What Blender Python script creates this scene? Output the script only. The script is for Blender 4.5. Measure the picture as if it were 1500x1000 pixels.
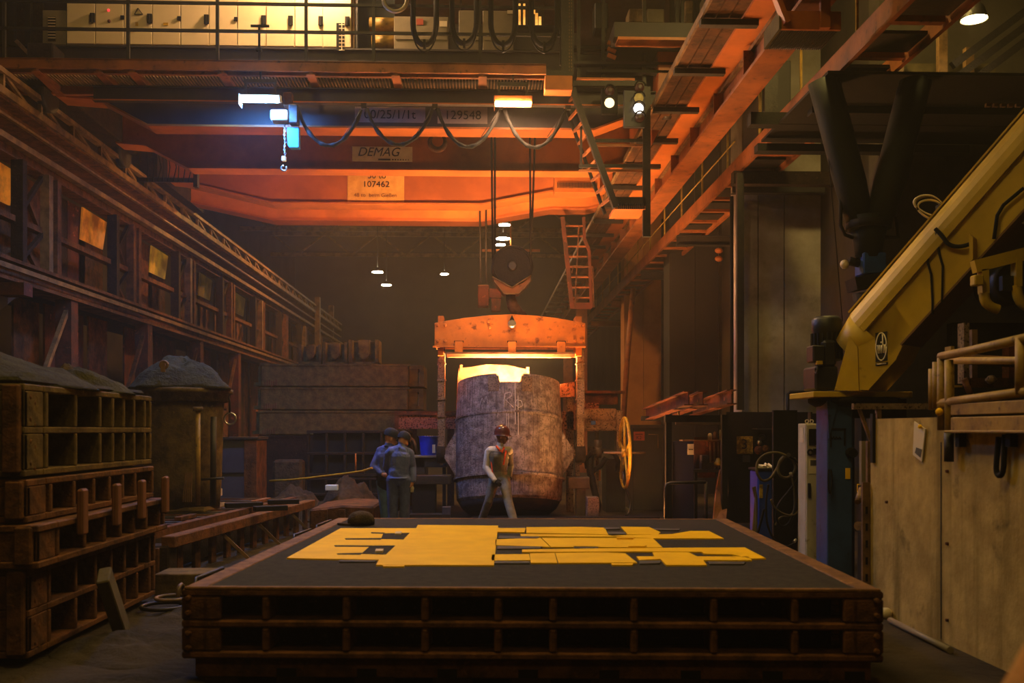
import bpy, bmesh, math, random
from mathutils import Vector, Matrix, Euler
R = math.radians
random.seed(7)
scene = bpy.context.scene
COL = scene.collection
for _o in list(bpy.data.objects):
    bpy.data.objects.remove(_o)

# ---------------------------------------------------------------- camera
F = 1400.0                     # focal length in pixels of the 1500 x 1000 frame
HZ = 629.0                     # horizon row
CAMZ = 1.7
YAW = math.atan(45.0 / F)      # the hall runs along +Y; the camera looks a little to its right
cam_data = bpy.data.cameras.new('camera')
cam_data.sensor_width = 36.0
cam_data.lens = 36.0 * F / 1500.0
cam_data.shift_y = (HZ - 500.0) / 1500.0
cam_data.clip_start = 0.05
cam_data.clip_end = 300
cam_data.dof.use_dof = True
cam_data.dof.focus_distance = 16.5
cam_data.dof.aperture_fstop = 2.2
cam = bpy.data.objects.new('camera', cam_data)
cam.location = (0, 0, CAMZ)
cam.rotation_euler = (R(90), 0, -YAW)
COL.objects.link(cam)
scene.camera = cam

# ---------------------------------------------------------------- world: dark, thin dusty air
world = bpy.data.worlds.new('world')
scene.world = world
world.use_nodes = True
_nt = world.node_tree
_nt.nodes.clear()
_wo = _nt.nodes.new('ShaderNodeOutputWorld')
_bg = _nt.nodes.new('ShaderNodeBackground')
_bg.inputs[0].default_value = (0.0, 0.0, 0.0, 1)
_bg.inputs[1].default_value = 0.0
_vs = _nt.nodes.new('ShaderNodeVolumeScatter')
_vs.inputs['Color'].default_value = (0.86, 0.78, 0.66, 1)
_vs.inputs['Density'].default_value = 0.0022
_vs.inputs['Anisotropy'].default_value = 0.25
_nt.links.new(_bg.outputs[0], _wo.inputs['Surface'])
_nt.links.new(_vs.outputs[0], _wo.inputs['Volume'])
scene.view_settings.view_transform = 'Standard'
scene.view_settings.look = 'None'
scene.view_settings.exposure = 0.0
scene.view_settings.gamma = 1.0
scene.view_settings.use_curve_mapping = False
scene.cycles.max_bounces = 6
scene.cycles.diffuse_bounces = 3
scene.cycles.glossy_bounces = 2
scene.cycles.volume_bounces = 0
scene.cycles.use_denoising = True
scene.cycles.sample_clamp_indirect = 4.0
scene.cycles.caustics_reflective = False
scene.cycles.caustics_refractive = False

# strengths of the hall's lamps and of added lights (each lamp's light is made in its builder)
L_MOLTEN = 390.0
L_ADDED_PIT = 150.0
L_BLUE = 1800.0
L_LED = 1000.0
L_BAY_FAR = 110.0
L_SODIUM = 1000.0
L_BAY_NEAR = 140.0
L_CABINET = 650.0
L_ROUND = 70.0

# ---------------------------------------------------------------- pixel -> place
CA, SA = math.cos(YAW), math.sin(YAW)
def ray(px, py):
    u, v = (px - 750.0) / F, (HZ - py) / F
    return Vector((u * CA + SA, CA - u * SA, v))
def PY(px, py, Y):
    d = ray(px, py); t = Y / d.y
    return Vector((d.x * t, Y, CAMZ + d.z * t))
def PX(px, py, X):
    d = ray(px, py); t = X / d.x
    return Vector((X, d.y * t, CAMZ + d.z * t))
def PZ(px, py, Z):
    d = ray(px, py); t = (Z - CAMZ) / d.z
    return Vector((d.x * t, d.y * t, Z))
def XL(px, Y): return PY(px, HZ, Y).x
def ZL(py, Y): return PY(750, py, Y).z

# ---------------------------------------------------------------- mesh helper
WM = {}
def wm(o): return WM.get(o.name, Matrix.Identity(4)) if o else Matrix.Identity(4)

class MB:
    def __init__(s): s.v = []; s.f = []; s.s = []
    def add(s, vs, fs, smooth=False):
        n = len(s.v); s.v += [Vector(v) for v in vs]
        for f in fs:
            s.f.append([i + n for i in f]); s.s.append(smooth)
        return s
    def bb(s, x0, x1, y0, y1, z0, z1):
        vs = [(x, y, z) for z in (z0, z1) for y in (y0, y1) for x in (x0, x1)]
        return s.add(vs, [(0,2,3,1),(4,5,7,6),(0,1,5,4),(2,6,7,3),(0,4,6,2),(1,3,7,5)])
    def box(s, c, size, rot=None):
        m = rot.to_matrix() if isinstance(rot, Euler) else (rot or Matrix.Identity(3))
        h = Vector(size) / 2; c = Vector(c)
        vs = [c + m @ Vector((x*h.x, y*h.y, z*h.z)) for z in (-1,1) for y in (-1,1) for x in (-1,1)]
        return s.add(vs, [(0,2,3,1),(4,5,7,6),(0,1,5,4),(2,6,7,3),(0,4,6,2),(1,3,7,5)])
    def beam(s, p, q, w, h, up=(0,0,1)):
        p, q = Vector(p), Vector(q); d = (q - p).normalized(); up = Vector(up)
        if abs(d.dot(up)) > .98: up = Vector((0,1,0))
        r = d.cross(up).normalized(); u = r.cross(d)
        vs = [c + r*a*w/2 + u*b*h/2 for c in (p, q) for b in (-1,1) for a in (-1,1)]
        return s.add(vs, [(0,2,3,1),(4,5,7,6),(0,1,5,4),(2,6,7,3),(0,4,6,2),(1,3,7,5)])
    def ibeam(s, p, q, w, h, t=.02, up=(0,0,1)):
        p, q = Vector(p), Vector(q); d = (q-p).normalized(); up = Vector(up)
        r = d.cross(up).normalized(); u = r.cross(d)
        s.beam(p+u*(h/2-t/2), q+u*(h/2-t/2), w, t, up); s.beam(p-u*(h/2-t/2), q-u*(h/2-t/2), w, t, up)
        return s.beam(p, q, t, h-2*t, up)
    def tube(s, pts, r, n=8, caps=True):
        pts = [Vector(p) for p in pts]; k = len(pts)
        rs = r if isinstance(r, (list, tuple)) else [r]*k
        t0 = (pts[1]-pts[0]).normalized()
        a = Vector((0,0,1)) if abs(t0.z) < .9 else Vector((1,0,0))
        nrm = t0.cross(a).normalized(); vs = []
        for i in range(k):
            t = (pts[min(i+1,k-1)] - pts[max(i-1,0)]).normalized()
            nrm = (nrm - t*nrm.dot(t))
            nrm = nrm.normalized() if nrm.length > 1e-6 else t.orthogonal().normalized()
            b = t.cross(nrm)
            for j in range(n):
                an = 2*math.pi*j/n
                vs.append(pts[i] + (nrm*math.cos(an) + b*math.sin(an))*rs[i])
        fs = [(i*n+j, i*n+(j+1)%n, (i+1)*n+(j+1)%n, (i+1)*n+j) for i in range(k-1) for j in range(n)]
        s.add(vs, fs, True)
        if caps:
            m = len(s.v) - len(vs)
            s.f.append([m+j for j in range(n)][::-1]); s.s.append(False)
            s.f.append([m+(k-1)*n+j for j in range(n)]); s.s.append(False)
        return s
    def lathe(s, prof, c=(0,0,0), n=24, axis='Z', smooth=True, caps=True):
        c = Vector(c); vs = []
        for (r, z) in prof:
            for j in range(n):
                a = 2*math.pi*j/n; x, y = r*math.cos(a), r*math.sin(a)
                vs.append(c + (Vector((x,y,z)) if axis=='Z' else Vector((x,z,y)) if axis=='Y' else Vector((z,x,y))))
        k = len(prof)
        fs = [(i*n+j, i*n+(j+1)%n, (i+1)*n+(j+1)%n, (i+1)*n+j) for i in range(k-1) for j in range(n)]
        if axis == 'Y': fs = [f[::-1] for f in fs]
        s.add(vs, fs, smooth)
        if caps:
            m = len(s.v)-len(vs)
            s.f.append([m+j for j in range(n)][::-1]); s.s.append(False)
            s.f.append([m+(k-1)*n+j for j in range(n)]); s.s.append(False)
        return s
    def prism(s, poly, off):
        poly = [Vector(p) for p in poly]; off = Vector(off); n = len(poly)
        fs = [list(range(n))[::-1], list(range(n, 2*n))] + [(i, (i+1)%n, n+(i+1)%n, n+i) for i in range(n)]
        return s.add(poly + [p+off for p in poly], fs)
    def sphere(s, c, r, n=10, m=6, sc=(1,1,1)):
        c = Vector(c); prof = [(math.sin(math.pi*i/m), -math.cos(math.pi*i/m)) for i in range(m+1)]
        vs = []
        for (a, z) in prof:
            for j in range(n):
                t = 2*math.pi*j/n
                vs.append(c + Vector((a*math.cos(t)*r*sc[0], a*math.sin(t)*r*sc[1], z*r*sc[2])))
        return s.add(vs, [(i*n+j, i*n+(j+1)%n, (i+1)*n+(j+1)%n, (i+1)*n+j) for i in range(m) for j in range(n)], True)
    def torus(s, c, R1, r, ax='Y', n=32, m=8, a0=0, a1=360):
        c = Vector(c); pts = []
        full = (a1 - a0) >= 360
        for i in range(n + 1):
            a = R(a0 + (a1-a0)*i/n); x, y = R1*math.cos(a), R1*math.sin(a)
            pts.append(c + (Vector((x,0,y)) if ax=='Y' else Vector((x,y,0)) if ax=='Z' else Vector((0,x,y))))
        return s.tube(pts, r, m, caps=not full)
    def mesh(s, name, inv=None):
        me = bpy.data.meshes.new(name)
        me.from_pydata([(inv @ v) if inv else v for v in s.v], [], s.f)
        me.polygons.foreach_set('use_smooth', s.s)
        bm = bmesh.new(); bm.from_mesh(me)
        bmesh.ops.recalc_face_normals(bm, faces=bm.faces)
        bm.to_mesh(me); bm.free(); me.update()
        return me
    def build(s, name, mat, parent=None, bevel=0, local=False, seg=1):
        if parent is None:
            xs = [v.x for v in s.v]; ys = [v.y for v in s.v]; zs = [v.z for v in s.v]
            org = Vector(((min(xs)+max(xs))/2, (min(ys)+max(ys))/2, min(zs)))
            m = Matrix.Translation(org)
            o = bpy.data.objects.new(name, s.mesh(name, m.inverted())); COL.objects.link(o)
            o.location = org; WM[o.name] = m
        else:
            inv = None if local else wm(parent).inverted()
            o = bpy.data.objects.new(name, s.mesh(name, inv)); COL.objects.link(o)
            o.parent = parent; WM[o.name] = wm(parent)
        o.data.materials.append(M[mat] if isinstance(mat, str) else mat)
        if bevel:
            b = o.modifiers.new('bevel', 'BEVEL'); b.width = bevel; b.segments = seg; b.limit_method = 'ANGLE'
        return o

def tag(o, label=None, cat=None, group=None, kind=None):
    if label: o['label'] = label
    if cat: o['category'] = cat
    if group: o['group'] = group
    if kind: o['kind'] = kind
    return o
def thing(name, label, cat, loc=(0,0,0), rz=0, group=None, rx=0):
    o = bpy.data.objects.new(name, None); COL.objects.link(o)
    o.empty_display_size = .1
    o.location = loc; o.rotation_euler = (rx, 0, rz)
    WM[o.name] = Matrix.Translation(Vector(loc)) @ Euler((rx, 0, rz)).to_matrix().to_4x4()
    return tag(o, label, cat, group)
def part(name, mat, parent, fn=None, **k):
    m = MB(); fn(m); return m.build(name, mat, parent, **k)
def piece(src, parent, loc=None, rot=None):
    """copy of a part that shares its mesh"""
    o = src.copy(); COL.objects.link(o); o.parent = parent
    if loc is not None: o.location = loc
    if rot is not None: o.rotation_euler = rot
    WM[o.name] = wm(parent); return o
def box_part(name, mat, parent, *b, bevel=0, local=False):
    return MB().bb(*b).build(name, mat, parent, bevel=bevel, local=local)
def struct(name, mb, mat):
    return tag(mb.build(name, mat), kind='structure')
def text(name, body, size, loc, mat, parent, shear=0.0, rot=(R(90),0,0), align='CENTER', depth=.002, sx=1.0):
    cu = bpy.data.curves.new(name, 'FONT'); cu.body = body; cu.size = size; cu.shear = shear
    cu.align_x = align; cu.align_y = 'CENTER'; cu.extrude = depth; cu.offset = 0.0
    t = bpy.data.objects.new('tmp_text', cu); COL.objects.link(t)
    dg = bpy.context.evaluated_depsgraph_get(); dg.update()
    me = bpy.data.meshes.new_from_object(t.evaluated_get(dg))
    bpy.data.objects.remove(t)
    m = Matrix.Translation(Vector(loc)) @ Euler(rot).to_matrix().to_4x4() @ Matrix.Diagonal((sx,1,1,1))
    me.transform(wm(parent).inverted() @ m)
    me.materials.clear(); me.materials.append(M[mat])
    o = bpy.data.objects.new(name, me); COL.objects.link(o); o.parent = parent
    WM[o.name] = wm(parent); return o

# ---------------------------------------------------------------- materials
M = {}
def srgb(h):
    h = h.lstrip('#'); c = [int(h[i:i+2], 16)/255 for i in (0,2,4)]
    return tuple(((x/12.92) if x <= .04045 else ((x+.055)/1.055)**2.4) for x in c) + (1,)
def mat(name, c1, c2=None, rough=.6, metal=0.0, scale=4.0, bump=.0, bscale=None, contrast=(.38,.62),
        streak=None, spot=None, spots=(.6,.7), sscale=9.0, detail=6.0):
    """painted / rusty / dusty surface: two tones by noise, optional vertical streaks and spots"""
    m = bpy.data.materials.new(name); m.use_nodes = True; nt = m.node_tree
    b = nt.nodes['Principled BSDF']; b.inputs['Roughness'].default_value = rough; b.inputs['Specular IOR Level'].default_value = .2 if rough > .6 else .4; b.inputs['Metallic'].default_value = metal
    tc = nt.nodes.new('ShaderNodeTexCoord')
    def noise(sc, vec=None, det=detail):
        n = nt.nodes.new('ShaderNodeTexNoise'); n.inputs['Scale'].default_value = sc; n.inputs['Detail'].default_value = det
        n.inputs['Roughness'].default_value = .62
        nt.links.new(vec or tc.outputs['Object'], n.inputs['Vector']); return n.outputs['Fac']
    def ramp(f, a, z):
        r = nt.nodes.new('ShaderNodeMapRange'); r.inputs[1].default_value = a; r.inputs[2].default_value = z
        nt.links.new(f, r.inputs[0]); return r.outputs[0]
    def mix(f, a, c):
        x = nt.nodes.new('ShaderNodeMix'); x.data_type = 'RGBA'
        nt.links.new(f, x.inputs[0])
        for s_, v in ((6, a), (7, c)):
            if isinstance(v, tuple): x.inputs[s_].default_value = v
            else: nt.links.new(v, x.inputs[s_])
        return x.outputs[2]
    A = srgb(c1) if isinstance(c1, str) else c1
    colr = A
    if c2: colr = mix(ramp(noise(scale), *contrast), A, srgb(c2))
    if streak:
        mp = nt.nodes.new('ShaderNodeMapping'); mp.inputs['Scale'].default_value = (1,1,.06)
        nt.links.new(tc.outputs['Object'], mp.inputs[0])
        colr = mix(ramp(noise(streak[1], mp.outputs[0]), .5, .68), colr, srgb(streak[0]))
    if spot: colr = mix(ramp(noise(sscale, det=8), *spots), colr, srgb(spot))
    if isinstance(colr, tuple): b.inputs['Base Color'].default_value = colr
    else: nt.links.new(colr, b.inputs['Base Color'])
    if bump:
        bp = nt.nodes.new('ShaderNodeBump'); bp.inputs['Strength'].default_value = bump; bp.inputs['Distance'].default_value = .03
        nt.links.new(noise(bscale or scale*4), bp.inputs['Height']); nt.links.new(bp.outputs[0], b.inputs['Normal'])
    M[name] = m; return m
def glow(name, c, strength, base='#101010'):
    m = bpy.data.materials.new(name); m.use_nodes = True; b = m.node_tree.nodes['Principled BSDF']
    b.inputs['Base Color'].default_value = srgb(base)
    b.inputs['Emission Color'].default_value = c if isinstance(c, tuple) else srgb(c)
    b.inputs['Emission Strength'].default_value = strength
    M[name] = m; return m

mat('floor_sand', '#211c15', '#372e22', rough=.95, scale=1.2, bump=.9, bscale=14)
mat('ceiling', '#241f1b', '#2e2824', rough=.9)
mat('wall_bay', '#4e463a', '#3a342b', rough=.9, scale=.8, bump=.2)
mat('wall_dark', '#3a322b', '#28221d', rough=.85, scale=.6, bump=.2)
mat('wall_back', '#4a4038', '#3a322c', rough=.9, scale=.3)
mat('rust', '#643c20', '#382214', rough=.85, scale=5, bump=.5, spot='#6a3d1c', sscale=14)
mat('rust_dark', '#2c1d14', '#1a120d', rough=.85, scale=5, bump=.5, spot='#46301c', sscale=18)
mat('rust_red', '#5a2a1a', '#33201a', rough=.8, scale=3, bump=.4, spot='#8a4a30', sscale=6)
mat('flask', '#6c4424', '#422814', rough=.8, scale=6, bump=.5, spot='#7a4c22', spots=(.58,.75), sscale=22)
mat('rim_tan', '#80592f', '#5c3e22', rough=.75, scale=8, bump=.4, spot='#9a7038', sscale=20)
mat('flask_olive', '#66522a', '#42341a', rough=.85, scale=5, bump=.5, spot='#6a5626', sscale=16)
mat('steel_black', '#0e0c0a', '#171310', rough=.75, scale=8, bump=.15)
mat('steel_dark', '#2a221b', '#1c1713', rough=.55, scale=6, bump=.2)
mat('steel_tan', '#7a5a34', '#4a3520', rough=.6, scale=4, bump=.25, spot='#2a1c12', spots=(.62,.72), sscale=10)
mat('crane_orange', '#b8662a', '#985424', rough=.5, scale=1.2, bump=.05, spot='#5c2a14', spots=(.66,.8), sscale=5)
mat('crane_red', '#a85a2c', '#8e4a26', rough=.5, scale=1.0, bump=.05, spot='#6e2816', spots=(.66,.8), sscale=4)
mat('crane_dark', '#332a2a', '#282224', rough=.6, scale=2, bump=.05)
mat('rail_steel', '#8a6a44', '#5a4028', rough=.45, metal=.3, scale=6)
mat('walk_orange', '#8e4f22', '#6a3a1c', rough=.55, scale=2, bump=.1, spot='#3a2216', sscale=8)
mat('plank', '#5c3a22', '#3c2618', rough=.8, scale=3, bump=.3, streak=('#2c1c12', 8))
mat('concrete', '#b69a5a', '#987e46', rough=.9, scale=3.0, bump=.35, bscale=9, streak=('#72602f', 3.2), spot='#43371a', spots=(.6,.76), sscale=2.6)
mat('concrete_grey', '#a0968a', '#7c7264', rough=.9, scale=.8, bump=.25, spot='#5e5648', spots=(.58,.8), sscale=1.4)
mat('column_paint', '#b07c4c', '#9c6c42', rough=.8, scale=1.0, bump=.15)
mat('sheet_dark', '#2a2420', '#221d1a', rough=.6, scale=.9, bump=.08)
mat('dado', '#10141a', '#0c0f13', rough=.7, scale=2)
mat('sand_mould', '#37332b', '#2c2922', rough=.95, scale=12, bump=.5, bscale=90)
mat('sand_olive', '#38341f', '#242113', rough=.95, scale=5, bump=.9, bscale=22)
mat('sand_brown', '#4a3a28', '#2c2318', rough=.95, scale=5, bump=.9, bscale=22)
mat('yellow_mould', '#f6c200', '#e0ac00', rough=.65, scale=3, bump=.1, contrast=(.3,.75), spot='#a87c08', spots=(.68,.85), sscale=5)
mat('grey_chip', '#5a5450', '#4a4542', rough=.8)
mat('pale_chip', '#c9b492', rough=.7)
mat('ladle', '#8c7e7a', '#564a48', rough=.8, scale=7, bump=1.0, bscale=26, streak=('#4a3e3c', 26), spot='#2e2624', spots=(.56,.66), sscale=30)
mat('ladle_dark', '#1a1412', '#241c18', rough=.85, scale=8, bump=.5)
mat('refractory', '#b07a50', '#8a5c3c', rough=.9, scale=6, bump=.5)
mat('spreader', '#d07424', '#b86420', rough=.55, scale=3, bump=.15, spot='#6a3212', spots=(.58,.70), sscale=7)
mat('shield', '#9a6a44', '#7a4c2c', rough=.8, scale=4, bump=.2)
mat('spatter', '#9a6a50', '#7e5340', rough=.85, scale=6, bump=.5, spot='#2a1a14', spots=(.52,.58), sscale=26)
mat('spatter_grey', '#7a6450', '#5e4a3c', rough=.85, scale=6, bump=.5, spot='#221712', spots=(.54,.6), sscale=34)
mat('yellow_wheel', '#c89a1c', '#a87e14', rough=.5, scale=8, spot='#4a3410', sscale=14)
mat('cabinet_cream', '#dcc4a0', '#c8ae88', rough=.5, scale=1.3, contrast=(.3,.8), spot='#94805a', spots=(.68,.85), sscale=3)
mat('cabinet_grey', '#7c6f58', '#6a5e4a', rough=.55, scale=2)
mat('white_plate', '#e8d8bc', '#d4c2a4', rough=.5, scale=4)
mat('sign_grey', '#9a857a', '#8a7870', rough=.5)
mat('sign_tan', '#d09a50', '#bc863e', rough=.5, scale=4)
mat('ink', '#140d0a', rough=.6)
mat('ink_faint', '#6a3a1c', rough=.6)
mat('rubber', '#0a0908', '#100e0b', rough=.8, scale=20)
mat('rope', '#1c1511', '#2a2018', rough=.5, metal=.4, scale=60)
mat('blue_plastic', '#0838d8', '#0630b8', rough=.35, scale=3)
mat('blue_steel', '#2c4676', '#22365e', rough=.5, scale=2, bump=.08, spot='#10161e', sscale=5)
mat('blue_hoist', '#3a78b0', '#2c6498', rough=.45)
mat('blue_box', '#1c4a9a', '#163c80', rough=.45)
mat('blue_door', '#1c1c3c', '#18182f', rough=.5, scale=2)
mat('blue_bin', '#1c3a9c', '#182f80', rough=.45)
mat('grey_blue', '#3a3a44', '#302f38', rough=.6, scale=2)
mat('cabinet_pale', '#b8ac94', '#a69a82', rough=.5, scale=2, spot='#7a6c54', sscale=6)
mat('boom_yellow', '#b89618', '#a08212', rough=.5, scale=1.4, bump=.06, spot='#6a5210', spots=(.66,.8), sscale=6)
mat('boom_shade_brown', '#6e4a1c', '#5c3c18', rough=.6, scale=2, bump=.1)  # yellow boom's underside with its shade put into the colour
mat('pipe_yellow', '#9a7a2c', '#7a5c22', rough=.55, scale=6, bump=.15, spot='#4a3414', sscale=12)
mat('pipe_green', '#181c16', '#121510', rough=.7, scale=3)
mat('motor', '#1c1b1a', '#141312', rough=.5, scale=6)
mat('chrome', '#b8b0a4', rough=.3, metal=.9)
mat('hoist_shell', '#c8d0c8', '#b8c0b8', rough=.4)
mat('paper', '#c8b89c', rough=.8)
mat('paper_red', '#a8523c', '#94483a', rough=.8)
mat('wood', '#7a4e2e', '#603a22', rough=.75, scale=3, bump=.2, streak=('#50301c', 10))
mat('plate_three', '#a88a30', '#6a5420', rough=.7, scale=12, contrast=(.42,.55))
mat('board_olive', '#5a4e30', '#463c24', rough=.8, scale=3, bump=.2)
mat('canvas_tan', '#c48e56', '#b07c48', rough=.95, scale=4, bump=.4, bscale=12)
mat('skin', '#b8805c', '#a87050', rough=.55, scale=12)
mat('skin_dark', '#6e4630', '#5e3a28', rough=.55, scale=12)
mat('jacket_blue', '#626ca4', '#505a8c', rough=.85, scale=7, bump=.7, bscale=13)
mat('jacket_navy', '#4e568a', '#3e4674', rough=.85, scale=7, bump=.7, bscale=13)
mat('trouser_blue', '#525a86', '#444b72', rough=.85, scale=7, bump=.7, bscale=13)
mat('jeans', '#567498', '#466084', rough=.85, scale=7, bump=.7, bscale=13)
mat('overall_grey', '#8e8576', '#746c60', rough=.85, scale=6, bump=.8, bscale=12)
mat('overall_white', '#c8bcac', '#b4a898', rough=.85, scale=6, bump=.6, bscale=12)
mat('overall_dark', '#6e685e', '#5a554c', rough=.85, scale=6, bump=.6, bscale=12)
mat('trim_orange', '#d84a10', rough=.7)
mat('boot', '#151210', rough=.6)
mat('glove_dark', '#1c1a18', rough=.8)
mat('cap_navy', '#232634', '#1c1e2a', rough=.85)
mat('helmet_brown', '#5c2a24', '#4c221e', rough=.25)
mat('chalk', '#b0a49c', rough=.9)
mat('window_amber', '#b06a18', '#7a4410', rough=.25, scale=2)
glow('molten', (1.0, .50, .19, 1), L_MOLTEN)
glow('added_pit_glow', (1.0, .44, .12, 1), L_ADDED_PIT)  # emission of the added pit
glow('lamp_blue', (.09, .32, 1.0, 1), L_BLUE)
glow('lamp_led', (1.0, .58, .30, 1), L_LED)
glow('lamp_sodium', (1.0, .46, .11, 1), L_SODIUM)
glow('lamp_far', (1.0, .82, .52, 1), L_BAY_FAR)
glow('lamp_near', (1.0, .69, .19, 1), L_BAY_NEAR)
glow('lamp_cabinet', (1.0, .60, .29, 1), L_CABINET)
glow('lamp_round', (1.0, .74, .3, 1), L_ROUND)
glow('signal_white', (1.0, .96, .9, 1), 4)
glow('signal_warm', (1.0, .72, .35, 1), 2.5)
glow('signal_yellow', (1.0, .55, .08, 1), .35)
glow('signal_off', (.5, .05, .02, 1), .05)
glow('led_red', (1.0, .05, .05, 1), 1.5)

def lit_window(name, c1, c2, s):
    m = mat(name, c1, c2, rough=.3, scale=2.2)
    nt = m.node_tree; b = nt.nodes['Principled BSDF']
    src = b.inputs['Base Color'].links[0].from_socket
    nt.links.new(src, b.inputs['Emission Color']); b.inputs['Emission Strength'].default_value = s
M['yellow_mould'].node_tree.nodes['Principled BSDF'].inputs['Specular IOR Level'].default_value = .08
lit_window('pane_orange', '#c8741c', '#7a3c0c', .5)
lit_window('pane_yellow', '#b8861c', '#6a440c', .38)
lit_window('pane_dim', '#8a6a24', '#4a3410', .18)
lit_window('hall_window', '#f0c060', '#c08030', 1.6)
# ================================================================ the hall
PX0, PX1, PY0, PY1 = 1.6, 3.0, 16.1, 17.5      # added unseen light source, a glowing pit sunk behind the mould
struct('floor', MB().bb(-14, PX0, -5, 64, -1.2, 0).bb(PX1, 10, -5, 64, -1.2, 0).bb(PX0, PX1, -5, PY0, -1.2, 0).bb(PX0, PX1, PY1, 64, -1.2, 0).bb(PX0, PX1, PY0, PY1, -1.2, -1.0), 'floor_sand')
pit = thing('added_glow_pit', 'added glowing pit, unseen behind the yellow-topped mould', 'pit', ((PX0+PX1)/2, (PY0+PY1)/2, -1.0))
part('melt', 'added_pit_glow', pit, lambda m: m.bb(PX0+.1, PX1-.1, PY0+.1, PY1-.1, -.95, -.75))  # added glowing slab that lights the crane from below
for b_ in ((PX0, PX0+.1, PY0, PY1), (PX1-.1, PX1, PY0, PY1), (PX0+.1, PX1-.1, PY0, PY0+.1), (PX0+.1, PX1-.1, PY1-.1, PY1)):
    part('lining', 'refractory', pit, lambda m: m.bb(*b_, -1.0, .03))
struct('ceiling', MB().bb(-14, 10, -5, 64, 13.2, 13.5), 'ceiling')
struct('wall_back', MB().bb(-14, 10, 62, 62.4, 0, 13.2), 'wall_back')
struct('wall_left', MB().bb(-12.4, -12, -5, 62, 0, 13.2), 'wall_dark')
struct('wall_right', MB().bb(6.32, 6.7, 15.4, 62, 0, 13.2), 'wall_dark')
struct('wall_bay', MB().bb(6.32, 9.6, 15.0, 15.4, 0, 13.2), 'wall_bay')
struct('wall_near', MB().bb(9.2, 9.6, -5, 15.0, 0, 13.2), 'wall_dark')
struct('wall_front', MB().bb(-12.4, 9.6, -5.0, -4.6, 0, 13.2), 'wall_dark')
struct('baseboard_right', MB().bb(6.24, 6.318, 15.5, 33, 0, 2.02), 'dado')
# roof trusses far down the hall
for i, y in enumerate((34, 41, 48, 55)):
    m = MB()
    m.beam((-12, y, 12.9), (6.3, y, 12.9), .2, .25); m.beam((-12, y, 11.7), (6.3, y, 11.7), .2, .2)
    n = 12
    for k in range(n):
        x0 = -12 + 18.3*k/n; x1 = -12 + 18.3*(k+1)/n
        m.beam((x0, y, 11.7 if k % 2 else 12.9), (x1, y, 12.9 if k % 2 else 11.7), .09, .09)
    tag(m.build('roof_truss', 'steel_tan'), ('steel roof truss, %s from the back wall' % ('fourth', 'third', 'second', 'first')[i]), 'roof truss', 'roof trusses over the hall')
# tall pale panels at the far end of the hall's left side
for i, (a, b) in enumerate(((461, 468), (481, 488))):
    Y = 44 + 6*i
    p = PY(a, 440, Y); q = PY(b, 480, Y)
    tag(MB().bb(p.x, q.x, Y, Y+.3, 0, ZL(436 + 12*i, Y)).build('steel_column', 'steel_tan'),
        ('narrow pale steel column beyond the lattice runway', 'second narrow pale steel column, closer to the back wall')[i], 'column')

# ---------------------------------------------------------------- crane runway on the gallery side
XG = -7.7
rw = thing('crane_runway', 'rusty steel crane runway on braced posts with lattice edge and amber panes', 'crane runway', (XG, 13, 0))
PW = 4.1; P0 = 17.2
posts = [P0 + PW*k for k in range(-1, 9)]
Y0, Y1 = 11.5, 56.0
def lbeam(name, mt, x0, x1, z0, z1, y0=Y0, y1=Y1):
    return box_part(name, mt, rw, x0, x1, y0, y1, z0, z1)
part('rail_girder', 'rust', rw, lambda m: (m.bb(-8.15, -7.62, Y0, 52, 6.98, 7.05), m.bb(-7.95, -7.85, Y0, 52, 6.75, 6.98), m.bb(-8.15, -7.6, Y0, 52, 6.70, 6.76)))
lbeam('rail', 'rail_steel', -7.62, -7.56, 6.69, 6.73, Y0, 52)
part('lattice_chord', 'steel_tan', rw, lambda m: (m.bb(-7.66, -7.54, Y0, 52, 7.34, 7.42)))
part('lattice_chord', 'steel_tan', rw, lambda m: (m.bb(-7.68, -7.56, Y0, 52, 7.02, 7.14)))
src = None
yy = Y0
while yy < 51:
    for kind in ('lattice_post', 'lattice_diagonal'):
        m = MB()
        if kind == 'lattice_post': m.bb(-7.63, -7.57, yy, yy+.06, 7.12, 7.36)
        else: m.beam((-7.6, yy+.1, 7.34), (-7.6, yy+.85, 7.12), .05, .05)
        m.build(kind, 'steel_tan', rw)
    yy += 1.3
part('upper_beam', 'rust', rw, lambda m: m.ibeam((-7.85, Y0, 6.32), (-7.85, Y1, 6.32), .3, .26))
part('upper_ledge', 'steel_tan', rw, lambda m: m.bb(-7.74, -7.6, Y0, Y1, 6.36, 6.46))
part('mid_rail', 'rust', rw, lambda m: m.bb(-7.9, -7.74, Y0, Y1, 5.16, 5.26))
part('lower_beam', 'rust', rw, lambda m: (m.bb(-8.1, -7.62, Y0, Y1, 4.44, 4.5), m.bb(-8.1, -7.62, Y0, Y1, 4.12, 4.18), m.bb(-7.9, -7.8, Y0, Y1, 4.18, 4.44)))
part('lower_lip', 'steel_tan', rw, lambda m: m.bb(-7.64, -7.6, Y0, Y1, 4.3, 4.38))
part('walkway_slab', 'rust_dark', rw, lambda m: m.bb(-9.5, -8.1, Y0, Y1, 4.2, 4.4))
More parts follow.
